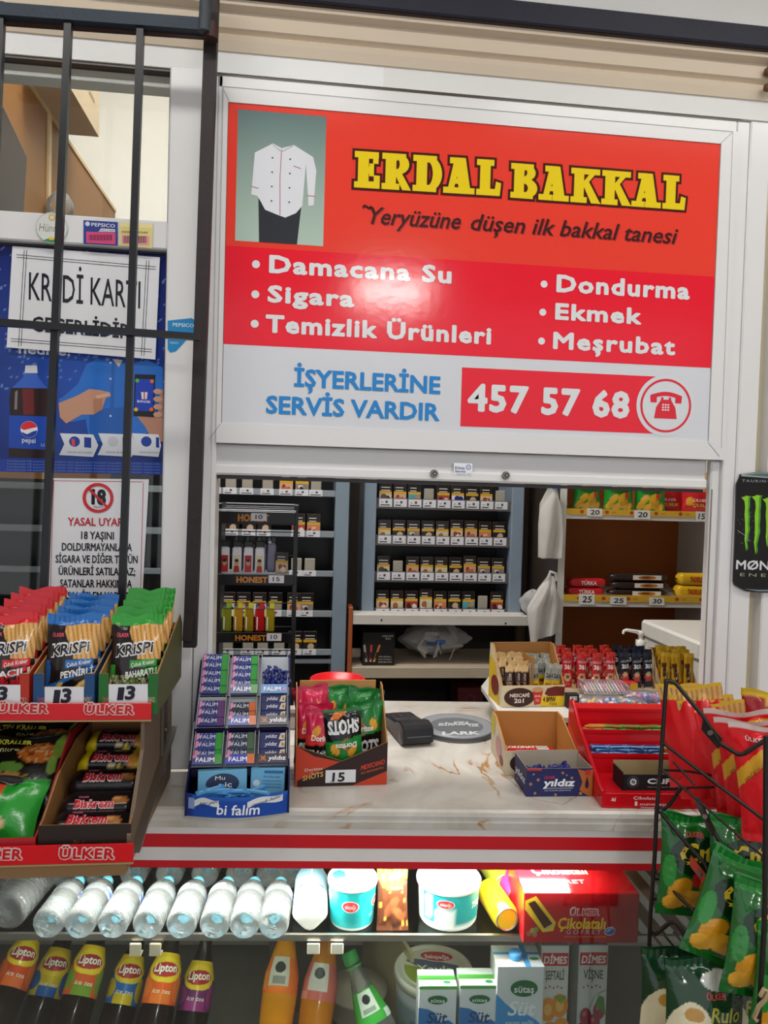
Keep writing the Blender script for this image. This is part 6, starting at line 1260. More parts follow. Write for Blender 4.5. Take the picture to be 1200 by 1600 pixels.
def rows_of(b, name, A_, EX_, IN_, rz_, xs, rowsy, z0, lab, cat, grp, jit=.1, lean=-.12, dz=0.):
    pr = None; k = 0; rn = ('front', 'second', 'third', 'back')
    for j, yy in enumerate(rowsy):
        for i, x in enumerate(xs):
            r = random.Random(int(x*9999)+j*17+len(name))
            if pr is None: o = pr = b.build(name)
            else: o = pr.copy(); COL.objects.link(o)
            p = A_+EX_*(x+.003*(j % 2)+.002*(r.random()-.5))+IN_*yy; o.location = (p[0], p[1], z0+dz*j+.003*r.random()); o.rotation_euler = (Matrix.Rotation(rz_, 3, 'Z')@Matrix.Rotation(lean, 3, 'X')@Matrix.Rotation((r.random()-.5)*jit, 3, 'Y')).to_euler()
            tag(o, lab % (ORD[i], rn[min(j, 3)]), cat, grp)
rows_of(b1, 'coffee_sachet', A, EX, IN, rz, [.016, .033, .050, .065], [.012, .034, .056, .076], ZP+.004, '%s dark brown sachet from the left, %s row of the coffee box', 'sachet', 'dark brown coffee sachets', .25, -.05, .006)
rows_of(b2, 'coffee_sachet', A, EX, IN, rz, [w*.5+.014, w*.5+.036, w*.5+.056], [.014, .042, .07], ZP+.006, '%s grey sachet from the left, %s row of the coffee box', 'sachet', 'grey and yellow coffee sachets', .35, -.05, .006)
# three cartons of stick sachets behind
for nm, bb_, pxl, pxr, n, rn_, lab, col in (('red', b3, 876, 968, 4, 3, 'red', '#c9a878'), ('navy', b4, 971, 1028, 3, 3, 'navy', '#c9a070'), ('gold', b5, 1033, 1091, 3, 3, 'golden', '#c09660')):
    A, rz, w = fr((pxl, 1084), (pxr, 1084), ZP); IN = into(rz); EX = np.array([cos(rz), sin(rz), 0]); d = .085
    A = A+IN*.002; ct = thing('sachet_carton', 'low brown carton of %s coffee sachets at the back of the riser' % lab, 'carton', A, (0, 0, rz)); b = carton_open(MB().m('card'), w, d, .012, .075 if nm != 'gold' else .105, '#cdbb9c', col)
    if nm == 'gold': b.pr(Pl((0, -.0005, 0), (1, 0, 0), (0, 0, 1)), w*.1, w*.9, 0, .012, '#c8402c', 1); b.ptc(Pl((0, -.0005, 0), (1, 0, 0), (0, 0, 1)), 'yeni', w*.6, .006, w*.3, .005, '#f0e0d0', 3)
    b.build('carton_shell', ct)
    rows_of(bb_, 'stick_sachet', A, EX, IN, rz, [(i+.5)*(w-.006)/n+.003 for i in range(n)], [.014, .034, .056][:rn_], ZP+.004, '%%s %s stick sachet from the left, %%s row of its carton' % lab, 'sachet', '%s stick sachets' % lab, .14, -.08, .005)
# clear bags of candies in front of the sachets
def bead_bag(px, py, ln, dp, cols, lab, seed, rzz):
    q = atz(px, py, ZP); t = thing('candy_bag', lab, 'bag', (q[0], q[1], ZP+.0006), (0, 0, rzz)); r = random.Random(seed); b = MB().m('gloss')
    for i in range(90):
        x = (r.random()-.5)*ln*.9; y = (r.random()-.5)*dp*.8; z = .005+r.random()*.016*(1-(2*x/ln)**2)
        b.lathe([(0, -.0055), (.0045, -.003), (.0055, 0), (.0045, .003), (0, .0055)], cols[i % len(cols)], 8, (x, y, z), (r.random()-.5, r.random()-.5, 1))
    b.build('candies', t, kind='stuff')
    b = MB().m('film'); b.grid(lambda u, v: np.stack([(u-.5)*ln, -dp/2*np.cos(v*2*pi)*np.clip(np.minimum(u, 1-u)/.1, .15, 1)**.5, .014+.0135*np.sin(v*2*pi)*np.clip(np.minimum(u, 1-u)/.15, .05, 1)**.5*(1+.1*np.sin(u*23))], -1), 30, 16, '#fff'); b.build('wrapper', t)
bead_bag(955, 1106, .17, .045, ['#2a4ab0', '#d8dce6', '#3a6ac8', '#e0c23a', '#c84a6a', '#2f8a9a', '#e8e4e0'], 'clear bag of blue and white candies lying at the front of the riser', 3, -.04)
bead_bag(1022, 1098, .15, .045, ['#d86a94', '#e8e2e6', '#c8548a', '#5a6ab8', '#e6c0d0', '#8a9ad0'], 'clear bag of pink and white candies lying at the right on the riser', 5, -.35)
q = atz(938, 1090, ZP); t = thing('straw_pack', 'clear pack of pastel sherbet straws behind the blue candy bag', 'pack', (q[0]-.045, q[1], ZP+.012), (0, 0, -.05)); b = MB().m('gloss')
for i in range(26): b.tube([(i*.0042, -.012, .003+.004*(i % 2)), (i*.0042+.004, .04, .014+.004*(i % 2))], .002, ['#e8a8b8', '#e6e2de', '#b8d8a8', '#d88aa0', '#a8c8e0'][i % 5], 6)
b.build('straws', t, kind='stuff'); b = MB().m('film'); b.box(-.004, .115, -.014, .042, 0, .026, '#fff', .004); b.build('wrapper', t)
b = MB().m('card'); b.box(0, .05, 0, .035, 0, .03, '#c8202a', .001); b.pr(FRT, .028, .05, 0, .03, '#d8a82c', 1); q = atz(968, 1086, ZP); b.build('small_carton', loc=(q[0], q[1]+.0, ZP+.0006), rot=(0, 0, .05), label='small red and yellow carton between the candy bags on the riser', cat='carton')
b = MB().m('card'); b.box(0, .03, 0, .02, 0, .034, '#1b1818', .001); b.pt(FRT, 'FE', .006, .02, .018, .009, '#e6e0d8', 2, bold=.03); b.pr(FRT, .004, .026, .002, .014, '#9aa0a8', 1); q = atz(886, 1107, ZP); b.build('small_carton', loc=(q[0], q[1], ZP+.0006), label='small black carton at the right side of the riser coffee box', cat='carton')
# pump bottle
q = atz(1001, 1068, ZP); q = np.array([at(1001, 1000, 2.11)[0], 2.09, 0]); hh = hz(np.array([q[0], q[1], ZP]), 992); pb = thing('pump_bottle', 'white pump bottle with a bent spout behind the sachet cartons', 'bottle', (q[0], q[1]+.02, ZP+.0006)); b = MB().m('plastic')
b.lathe([(.026, 0), (.028, .005), (.028, hh-.07), (.016, hh-.05), (.013, hh-.035)], '#e3e2de', 24); b.build('bottle_body', pb)
b = MB().m('plastic'); b.lathe([(.015, hh-.035), (.015, hh-.02), (.007, hh-.018), (.007, hh-.006), (.0105, hh-.004), (.0105, hh+.006), (0, hh+.007)], '#ecebe8', 20); b.tube([(0, 0, hh+.003), (-.02, 0, hh+.006), (-.046, 0, hh+.010), (-.054, 0, hh+.007), (-.056, 0, hh-.002)], [.006, .0055, .0045, .004, .0035], '#ecebe8', 10); b.build('pump_head', pb)
# ---------------------------------------------------------------- brown box with red bars and the star candy box
A = atz(789, 1212, ZC); rz = -.06; w = .152; IN = into(rz); EX = np.array([cos(rz), sin(rz), 0]); d = .15; hf = hz(A, 1174); hb = hz(A+IN*d+EX*w*.3, 1111)
bx = thing('display_box', 'half empty brown display box with red bars in front of the riser', 'box', A+np.array([0, 0, .0006]), (0, 0, rz)); b = carton_open(MB().m('card'), w, d, hf, hb, '#cfc2a6', '#b9803f'); F = Pl((0, -.0005, 0), (1, 0, 0), (0, 0, 1)); b.pe(F, w*.26, hf*.5, w*.2, hf*.4, '#34180f', 1); b.pt(F, 'NESCAFÉ', w*.14, hf*.5, w*.24, hf*.13, '#f0e6dc', 3, bold=.03)
L_ = Pl((-.0006, d, 0), (0, -1, 0), (0, 0, 1)); b.pp(L_, [(0, hb*.55), (d*.25, hb*.5), (d*.25, hb*.95), (0, hb)], '#c8b52c', 1); b.pe(L_, d*.55, hb*.4, d*.2, hb*.25, '#c09090', 1); b.pe(L_, d*.75, hb*.2, d*.12, hb*.12, '#8a4a4a', 2); b.build('carton_shell', bx)
for i in range(3):
    b, S = flowpack(.128, .034, .016, '#b5161f', seed=i); F = Pl((-.06, -.0176, 0), (1, 0, 0), (0, 0, 1)); T_ = Pl((-.06, -.017, .0163), (1, 0, 0), (0, 1, 0))
    b.pt(T_, 'ÇOKONAT', .005, .01, .07, .014, '#f0dcd8', 3, bold=.03); b.pr(T_, .078, .104, .004, .026, '#dcd8d4', 1); [b.pr(T_, .08+j*.0026, .081+j*.0026, .008, .024, '#444', 2) for j in range(9)]
    p = A+EX*(w*.5)+IN*(.035+.038*i); b.build('chocolate_bar', loc=(p[0], p[1], ZC+.0045), rot=(.0, 0, rz+.03*(i-1)), label='%s red wrapped bar lying in the brown display box' % ('front', 'middle', 'rear')[i], cat='chocolate bar', group='red bars in the brown box')
A, rz, w = fr((822, 1245), (925, 1244), ZC); IN = into(rz); EX = np.array([cos(rz), sin(rz), 0]); hf = hz(A+EX*w/2, 1201); d = .085
sx = thing('star_candy_box', 'open blue star printed candy box at the front of the counter', 'box', A+np.array([0, 0, .0006]), (0, 0, rz)); b = MB().m('card'); F = Pl((0, -.0004, 0), (1, 0, 0), (0, 0, 1)); t_ = .0015; hb = hf+.006
b.box(0, w, 0, d, 0, .0015, '#a79f90'); b.box(0, w, 0, t_, 0, hf, '#a79f90'); b.box(0, w, d-t_, d, 0, hb, '#b8ae9c'); b.box(0, t_, 0, d, 0, hf, '#b8ae9c'); b.box(w-t_, w, 0, d, 0, hf, '#b8ae9c'); b.box(-.0003, w+.0003, -.0003, 0, 0, hf, '#22265c'); b.box(-.0004, 0, 0, d, 0, hf, '#22265c')
def star(b, F, u, v, r, c, k=2, rot=0.): b.pp(F, [(u+(r if i % 2 == 0 else r*.42)*cos(pi/2+rot+i*pi/5), v+(r if i % 2 == 0 else r*.42)*sin(pi/2+rot+i*pi/5)) for i in range(10)], c, k)
for u, v, r in ((.06, .45, .0045), (.17, .6, .0045), (.13, .12, .004), (.54, .84, .004), (.44, .06, .004), (.82, .1, .0045), (.6, .76, .0028), (.1, .8, .003), (.68, .66, .004)): star(b, F, w*u, hf*v, r, '#b98a5a', 2, u*3)
b.pp(F, [(w*.76, hf*.98), (w*.9, hf*.9), (w*1., hf*.98), (w*1., 0), (w*.93, hf*.02), (w*.8, hf*.22), (w*.84, hf*.52)][::-1], '#b5642c', 3); b.pe(F, w*.91, hf*.42, w*.03, hf*.14, '#2a1a30', 4); b.pp(F, [(w*.885, hf*.5), (w*.935, hf*.5), (w*.91, hf*.72)], '#2a1a30', 4); b.pr(F, w*.88, w*.96, hf*.78, hf*.96, '#c03030', 5)
b.pt(F, 'ÜLKER', w*.26, hf*.64, w*.16, hf*.1, '#d83a4a', 4, bold=.05, shear=.1); b.pt(F, 'yıldız', w*.25, hf*.38, w*.46, hf*.25, '#eceef4', 5, bold=.05, shear=.2); b.pt(F, 'süt aromalı şekerleme', w*.27, hf*.2, w*.4, hf*.06, '#c8cce0', 4); b.pr(F, 0, w*.22, hf*.93, hf*1.0, '#c8302c', 3); b.pr(F, w*.27, w*.7, hf*.29, hf*.31, '#c8cce0', 4)
L_ = Pl((-.0008, d, 0), (0, -1, 0), (0, 0, 1)); b.pt(L_, 'yıldız', d*.12, hf*.4, d*.8, hf*.26, '#e0e4ee', 2, bold=.03, shear=.2); star(b, L_, d*.3, hf*.2, .004, '#b98a5a'); b.build('carton_shell', sx)
pr_ = None
for i in range(26):
    r = random.Random(i+300)
    if pr_ is None:
        b = MB().m('foil'); b.lathe([(.001, -.015), (.006, -.013), (.0015, -.007), (.006, -.004), (.0065, 0), (.006, .004), (.0015, .007), (.006, .013), (.001, .015)], '#2a3380', 10, ax=(1, 0, 0)); pr_ = o = b.build('wrapped_candy')
    else: o = pr_.copy(); COL.objects.link(o)
    p = A+EX*(.02+r.random()*(w-.04))+IN*(.018+r.random()*(d-.036)); o.location = (p[0], p[1], ZC+.009+.0012*i); o.rotation_euler = (r.random()*.6, r.random()*.8-.4, r.random()*6)
    tag(o, 'blue wrapped candy in the open star printed box', 'candy', 'blue candies in the star printed box')
# ---------------------------------------------------------------- red plastic organiser
A, rz, w = fr((947, 1267), (1128, 1270), ZC); rz = atan2(CE[1], CE[0]); IN = into(rz); EX = np.array([cos(rz), sin(rz), 0]); A = A+IN*.012; w = .25; RC = '#cf1320'
og = thing('candy_organiser', 'glossy red stepped plastic candy organiser on the right of the counter', 'organiser', A+np.array([0, 0, .0006]), (0, 0, rz))
def Og(name, f, m='gloss', lab=None):
    b = MB().m(m); f(b); return b.build(name, og, label=lab)
lip = hz(A+EX*.06, 1240)
sidep = [(0, 0), (.23, 0), (.23, .14), (.208, .142), (.196, .136), (.16, .104), (.1, .072), (.02, lip+.004), (0, lip)]
for x in (-.004, w): Og('side_panel', lambda b: b.prism(sidep, Pl((x, 0, 0), (0, 1, 0), (0, 0, 1)), 0, .005, RC))
Og('side_rim', lambda b: b.tube([(-.0015, y, z) for y, z in sidep[3:]], .0045, RC, 10))
def fl(b):
    b.box(0, w, -.001, .003, 0, lip, RC, .001); F = Pl((0, -.0012, 0), (1, 0, 0), (0, 0, 1)); b.pt(F, 'Çikolatalı', .055, lip*.62, .05, lip*.2, '#f0d8d8', 2, bold=.02, dv=-.0006); b.pt(F, '1', .058, lip*.2, .005, lip*.28, '#f4e4e4', 2, bold=.05); b.pt(F, 'numarası', .068, lip*.22, .05, lip*.18, '#f0d8d8', 2, bold=.02); b.pstroke(F, [(.07, lip*.1), (.09, lip*.06), (.115, lip*.14)], .001, '#f0d8d8', 2); b.pp(F, [(.012, lip*.5), (.016, lip*.75), (.018, lip*.6), (.022, lip*.78), (.021, lip*.45)][::-1], '#e6b8b8', 1)
Og('front_lip', fl)
ST = [(.105, .06), (.165, .094)]
Og('step_shell', lambda b: (b.box(0, w, 0, .23, 0, .004, RC), b.poly([(0, .10, .004), (w, .10, .004), (w, .105, ST[0][1]), (0, .105, ST[0][1])], RC), b.poly([(0, .105, ST[0][1]), (w, .105, ST[0][1]), (w, .145, ST[0][1]-.004), (0, .145, ST[0][1]-.004)], RC), b.poly([(0, .145, ST[0][1]-.004), (w, .145, ST[0][1]-.004), (w, .15, ST[1][1]), (0, .15, ST[1][1])], RC), b.poly([(0, .15, ST[1][1]), (w, .15, ST[1][1]), (w, .19, ST[1][1]-.004), (0, .19, ST[1][1]-.004)], RC), b.box(0, w, .192, .196, 0, .132, RC), b.box(0, w, .19, .23, .128, .133, RC)))
Og('ledge_lip', lambda b: b.box(0, w, .103, .106, ST[0][1]-.001, ST[0][1]+.006, RC)); Og('ledge_lip', lambda b: b.box(0, w, .148, .151, ST[1][1]-.001, ST[1][1]+.006, RC))
CP = {}
def chew(c0, c1):
    b = MB().m('gloss'); b.box(-.018, .018, -.006, .006, 0, .0055, c0, .0012); b.prism([(.018, -.005), (.026, -.002), (.026, .002), (.018, .005)], Pl((0, 0, .002), (1, 0, 0), (0, 1, 0)), 0, .0012, c1); b.prism([(-.018, .005), (-.026, .002), (-.026, -.002), (-.018, -.005)], Pl((0, 0, .002), (1, 0, 0), (0, 1, 0)), 0, .0012, c1); F = Pl((-.018, -.006, 0), (1, 0, 0), (0, 0, 1)); b.pr(F, .006, .03, .0015, .004, c1, 1); b.pr(Pl((-.018, -.006, .0055), (1, 0, 0), (0, 1, 0)), .004, .03, .003, .009, c1, 1); return b
for lvl, (yy, zz) in enumerate(((.122, ST[0][1]-.001), (.168, ST[1][1]-.001))):
    for j in range(3 if lvl == 0 else 2):
        for i in range(6):
            kind = ('blue' if i < 4 else ('orange' if j > 0 else 'green')) if lvl == 0 else ('orange' if i < 1 or j == 0 and i > 4 else 'green')
            c0, c1 = {'blue': ('#5a96d0', '#2a4a94'), 'orange': ('#e0803c', '#c8a04a'), 'green': ('#5aa03c', '#a8502c')}[kind]
            if kind in CP: o = CP[kind].copy(); COL.objects.link(o)
            else: o = CP[kind] = chew(c0, c1).build('chew_stick')
            p = A+EX*(.03+i*.036+.008*(j % 2))+IN*yy; o.location = (p[0], p[1], ZC+zz+.0008+j*.0062); o.rotation_euler = (0, 0, rz+.06*((i*7+j*3) % 5-2))
            tag(o, '%s chew stick %s from the left, layer %s, %s step of the organiser' % (kind, ORD[i], ('one', 'two', 'three')[j], ('lower', 'upper')[lvl]), 'candy', '%s chew sticks in the red organiser' % kind)
p0 = atz(986, 1243, ZC+.005); B_, r2, w2 = fr((986, 1241), (1072, 1246), ZC+.005); hf = hz(B_, 1209); d = .05
p0 = A+EX*(.038)+IN*.012; w2 = .115; PZ = ZC+lip+.0012; Og('floor_step', lambda b: b.box(.001, w-.001, .0035, .1, .004, lip, RC))
t = thing('mint_carton', 'open black mint carton with white lettering inside the red organiser', 'carton', (p0[0], p0[1], PZ), (0, 0, rz+.02)); b = MB().m('card'); h = .03; b.box(0, w2, 0, d, 0, .001, '#8a7a5c'); b.box(0, w2, 0, .0015, 0, h, '#16161a'); b.box(0, w2, d-.0015, d, 0, h+.01, '#a8946c'); b.box(0, .0015, 0, d, 0, h+.004, '#16161a'); b.box(w2-.0015, w2, 0, d, 0, h+.004, '#16161a'); F = Pl((0, -.0003, 0), (1, 0, 0), (0, 0, 1))
for i in range(18): a = i*pi/9; b.pstroke(F, [(w2*.18+.004*cos(a), h*.55+.004*sin(a)), (w2*.18+.012*cos(a), h*.55+.012*sin(a))], .0007, '#7a7a82', 1)
b.pring(F, w2*.18, h*.55, .0035, .0062, '#eceef2', 3); b.pstroke(F, [(w2*.16, h*.42), (w2*.2, h*.68)], .001, '#eceef2', 3); b.pt(F, 'CLiPS', w2*.42, h*.45, w2*.5, h*.32, '#eceef2', 3, bold=.06, shear=.05); b.pt(F, 'vitaminli naneli şeker', w2*.42, h*.2, w2*.5, h*.09, '#b8bac2', 3); b.build('carton_shell', t)
for i in range(2):
    b = MB().m('card'); b.box(0, .05, 0, .03, 0, .018, '#cf8a1c', .001); b.pe(FRT, .02, .009, .012, .007, '#e8b83a', 1); b.pr(FRT, .035, .05, 0, .018, '#c8502c', 1); p = p0+EX*(w2+.014)+IN*(.0); b.build('small_carton', loc=(p[0], p[1], PZ+.0185*i), rot=(0, 0, rz+.04*i), label='orange yellow small carton right of the black mint carton, %s of two' % ('lower', 'upper')[i], cat='carton', group='orange cartons in the red organiser')
# ================================================================== LIGHTER STAND BEHIND THE GUM DISPLAY
YQ = 1.86
q0, q1 = at(338, 1000, YQ), at(457, 1000, YQ); lw = q1[0]-q0[0]
ls = thing('lighter_stand', 'black wire counter stand with gold lettered headers and lighters behind the gum display', 'stand', (q0[0], YQ, ZC+.0006)); OL = lambda z: z-ZC-.0006
def hy(y): return float(at(398, y, YQ)[2])-ZC-.0006
def Lb(name, f, m='plastic', lab=None):
    b = MB().m(m); f(b); return b.build(name, ls, label=lab)
ztop = hy(795)
for x in (-.004, lw-.004): Lb('side_frame', lambda b: b.box(x, x+.011, 0, .10, 0, ztop+.012, '#121214', .001))
Lb('back_wire', lambda b: [b.tube([(0, .098, z), (lw, .098, z)], .0015, '#17171a', 6) for z in np.linspace(.03, ztop, 9)], 'wire')
Lb('top_tray', lambda b: (b.tube([(0, 0, ztop-.004), (lw, 0, ztop-.004), (lw, .1, ztop+.01), (0, .1, ztop+.01)], .002, '#9a9aa0', 8, True), b.tube([(0, .03, ztop), (lw, .03, ztop)], .0012, '#9a9aa0', 6), b.tube([(0, .07, ztop+.004), (lw, .07, ztop+.004)], .0012, '#9a9aa0', 6)), 'wire')
for ya, yb, price_, px0, px1 in ((799, 818, '10', 393, 417), (897, 913, '15', 420, 444), (988, 1003, '10', 417, 440)):
    za, zb_2 = hy(ya), hy(yb)
    def hd(b):
        b.box(0, lw, -.004, 0, zb_2, za, '#141416', .001); F = Pl((0, -.0043, 0), (1, 0, 0), (0, 0, 1)); b.pt(F, 'HONEST', lw*.25, zb_2+(za-zb_2)*.2, lw*.40, (za-zb_2)*.55, '#c8802a', 1, bold=.05)
    Lb('header', hd, 'gloss', 'black header with gold lettering')
    def pc(b):
        u0 = fx(px0, ya, YQ)-q0[0]; u1 = fx(px1, ya, YQ)-q0[0]; F = Pl((0, -.005, 0), (1, 0, 0), (0, 0, 1)); zc_ = (za+zb_2)/2+.002; b.pr(F, u0, u1, zc_-.010, zc_+.009, '#e0e0e6', 2); b.ptc(F, price_, (u0+u1)/2, zc_, (u1-u0)*.45, .0105, '#2a2c4a', 4, bold=.01)
    Lb('price_card', pc, 'paper', 'white price card reading %s' % price_)
    Lb('shelf', lambda b: b.box(0, lw, 0, .098, zb_2-.002, zb_2, '#161618'))
def lighter(c, top, pic=None, glow=False):
    b = MB().m('gloss'); h = .058 if not pic else .066; b.box(-.0115, .0115, -.006, .006, 0, h, c, .003); b.m('metal').box(-.0095, .0095, -.0045, .0045, h, h+.007, '#9a9a9c', .001); b.m('plastic').box(-.002 if not pic else -.011, .0115, -.006, .006, h+.001, h+.016, top, .002); b.lathe([(.0042, -.004), (.0042, .004)], '#55555a', 12, (-.006, 0, h+.009), (0, 1, 0))
    F = Pl((-.0115, -.0061, 0), (1, 0, 0), (0, 0, 1))
    if pic:
        b.m('gloss').pr(F, .001, .022, .001, h-.012, '#dfe0e6', 1); b.pr(F, .003, .02, .004, h-.02, pic[0], 2); b.pe(F, .0115, h*.42, .0055, .008, '#c89a78', 3); b.pp(F, [(.004, .004), (.019, .004), (.017, h*.3), (.006, h*.3)], pic[1], 4); b.pe(F, .0115, h*.5, .005, .004, '#2a1c18', 4)
    else: b.m('plastic').box(-.0115, -.0085, -.0068, -.006, h-.022, h, top, 0.0); b.pr(F, .004, .007, .006, h-.02, '#ffffff', 1) if glow else None
    return b
for i, (px, pic) in enumerate(((350, ('#b01c24', '#c0202a')), (369, ('#d8d0b0', '#b02a2a')), (387, ('#b01c24', '#c0202a')), (405, ('#d8d0b0', '#b02a2a')))):
    o = lighter('#dfdfe6', '#17171a', pic).build('lighter'); o.location = (fx(px, 880, YQ), YQ+.02, ZC+.0012+hy(898)); tag(o, '%s of the picture printed lighters from the left in the middle tier' % ORD[i], 'lighter', 'picture printed lighters')
for i, px in enumerate((372, 390, 408, 424)):
    o = lighter('#8f8aa4', '#26242c').build('lighter'); o.location = (fx(px, 860, YQ+.04), YQ+.06, ZC+.0012+hy(898)+.0); o.scale = (1, 1, 1.25); tag(o, '%s of the plain lilac lighters from the left behind the picture printed lighters' % ORD[i], 'lighter', 'plain lilac lighters')
o = put_pack(6, fx(440, 880, YQ), YQ+.03, ZC+.0012+hy(898), 'small tobacco pack at the right of the middle tier of the lighter stand', None); o.scale = (.6, .6, .6)
for i, (px, c, tp_) in enumerate(((353, '#8a8f1c', '#9ac83a'), (371, '#c8921c', '#e8e03a'), (388, '#a88a14', '#e8e03a'), (405, '#c81c1c', '#d8282a'), (421, '#a8981c', '#e6e22a'))):
    o = lighter(c, tp_, None, True).build('lighter'); o.location = (fx(px, 980, YQ), YQ+.016, ZC+.0012+hy(989)); tag(o, ('green topped lighter at the left of the lowest tier', 'amber lighter with yellow top, second from the left in the lowest tier', 'olive lighter with yellow top in the middle of the lowest tier', 'red lighter in the lowest tier', 'yellow lighter at the right of the lowest tier')[i], 'lighter', 'coloured lighters in the lowest tier')
# ================================================================== LEFT SNACK STAND
XP = -.2475
zb_ = .9606; YA, YB2 = 1.12, 1.20
ss = thing('snack_stand', 'two tier cardboard snack stand with red front strips left of the hatch', 'stand', (-.4, 1.3, zb_)); OSX = Matrix.Translation((.4, -1.3, -zb_))
def Sb(name, f, m='card', lab=None):
    b = MB().m(m); b.T = OSX; f(b); return b.build(name, ss, label=lab)
XL = -.80
zl0, zl1 = float(at(150, 1347, YA)[2]), float(at(150, 1318, YA)[2]); zu0, zu1 = float(at(150, 1124, YB2)[2]), float(at(150, 1098, YB2)[2])
xl_, xu_ = float(at(209, 1330, YA)[0]), float(at(237, 1110, YB2)[0])
Sb('base', lambda b: b.box(XL, XP, YA+.004, 1.50, zb_, zb_+.022, '#8a6a44'))
def strp(b, Y, x1, z0, z1, txts):
    b.box(XL, x1, Y-.003, Y, z0, z1, '#d3151f', .0006); b.box(XL, x1, Y-.003, Y+.001, z0-.003, z0-.0002, '#a8865c'); F = Pl((0, Y-.0031, 0), (1, 0, 0), (0, 0, 1))
    for bl, br, tl in txts: b.tpx(F, 'ÜLKER', bl, br, tl, '#e6c8c4', 1, bold=.13, shear=.08, space=1.1); b.tpx(F, 'ÜLKER', bl, br, tl, '#c4141f', 4, bold=.035, shear=.08, space=1.1)
Sb('front_strip', lambda b: strp(b, YA, xl_, zl0, zl1, [((93, 1341), (178, 1341), (93, 1325)), ((-50, 1342), (34, 1342), (-50, 1326))]), 'gloss', 'lower red front strip with lettering')
Sb('front_strip', lambda b: strp(b, YB2, xu_, zu0, zu1, [((132, 1115), (209, 1115.5), (132, 1101)), ((-4, 1113), (75, 1113.5), (-4, 1099))]), 'gloss', 'upper red front strip with lettering')
Sb('shelf', lambda b: b.box(XL, XP, YB2, 1.47, zu0-.0, zu1-.022, '#5d4630'))
def sidep_(b):
    q = [(YA+.006, zb_+.0225), (YA+.006, zb_+.06), (1.21, 1.12), (1.215, zu1+.01), (1.30, 1.27), (1.46, 1.33), (1.47, zb_+.0225)]
    b.prism(q, Pl((XP, 0, 0), (0, 1, 0), (0, 0, 1)), 0, .006, '#6f5b46')
    for z0_, z1_ in ((zb_+.035, 1.09), (zb_+.07, 1.12)): pass
Sb('side_panel', sidep_, 'wood'); Sb('side_bracket', lambda b: (sqbar(b, (XP+.011, 1.13, zb_+.035), (XP+.011, 1.44, zb_+.12), .018, '#9c9890'), b.box(XP+.007, XP+.012, 1.35, 1.385, 1.02, 1.31, '#7f776c')), 'metal')
Sb('back_panel', lambda b: b.box(XL, XP-.001, 1.472, 1.476, zb_+.0225, 1.30, '#4a3626'))
Sb('screw', lambda b: [b.lathe([(.005, 0), (.004, .0015)], '#8a8378', 12, (XP+.0125, 1.367, z), (1, 0, 0)) for z in (1.10, 1.17)], 'metal')
# cracker stick boxes on the upper tier
ZT = zu1-.0215
def stickbag(main, name, low):
    a = Art('#1a1216').rect(0, 1, .89, 1, main).sticks(lambda u, v: (v < .89) & (v > .52) & (u > .46-.1*np.sin(v*9)) , 36, 16).fn(lambda u, v: (v < .34-.1*np.cos(u*3.2)) & (v > .29-.1*np.cos(u*3.2)), main).rect(.0, .12, .28, .45, main)
    low(a); a.fn(lambda u, v: (v > .40+.05*u) & (v < .48+.05*u) & (u > .42) & (u < .93), main).rect(0, 1, 0, .03, main)
    return bag(.095, .148, .028, a, [('KRiSPi', .12, .86, .545, .13, '#e9e6e6', dict(bold=.075, shear=.06, dv=.05, off=.0006)), ('KRiSPi', .13, .85, .55, .115, '#1a1418', dict(bold=.02, shear=.06, dv=.05, off=.0014)), ('Çubuk Kraker', .45, .9, .43, .045, '#f0ece6', dict(dv=.045, bold=.01)), (name, .34, .94, .31, .07, '#f2eee8', dict(bold=.03, dv=.05)), ('ÜLKER', .12, .36, .76, .04, '#d8546a', dict(bold=.03))], hash(name) % 50 if 0 else len(name)*7, 56, 80)
L1 = lambda a: a.rect(0, 1, 0, .28, '#8a1420').ell(.7, .2, .3, .1, '#c8202a').speck(lambda u, v: (v < .36), ['#d8283a', '#2a1416'], .3, 1, 20)
L2 = lambda a: a.ell(.3, .23, .09, .03, '#d8b04a', .4).ell(.44, .19, .07, .025, '#e0b85a').ell(.2, .2, .06, .025, '#d8a83a').ell(.78, .24, .2, .05, '#e6b43a', .3).ell(.8, .27, .15, .025, '#f0d28a', .3).rect(0, .1, 0, .5, '#1f5aa8')
L3 = lambda a: a.speck(lambda u, v: v < .34, ['#6a7a4a', '#d8d0b0', '#3a3a34', '#8a9a5a'], .7, 2, 44).ell(.5, .24, .08, .03, '#7a9a3a')
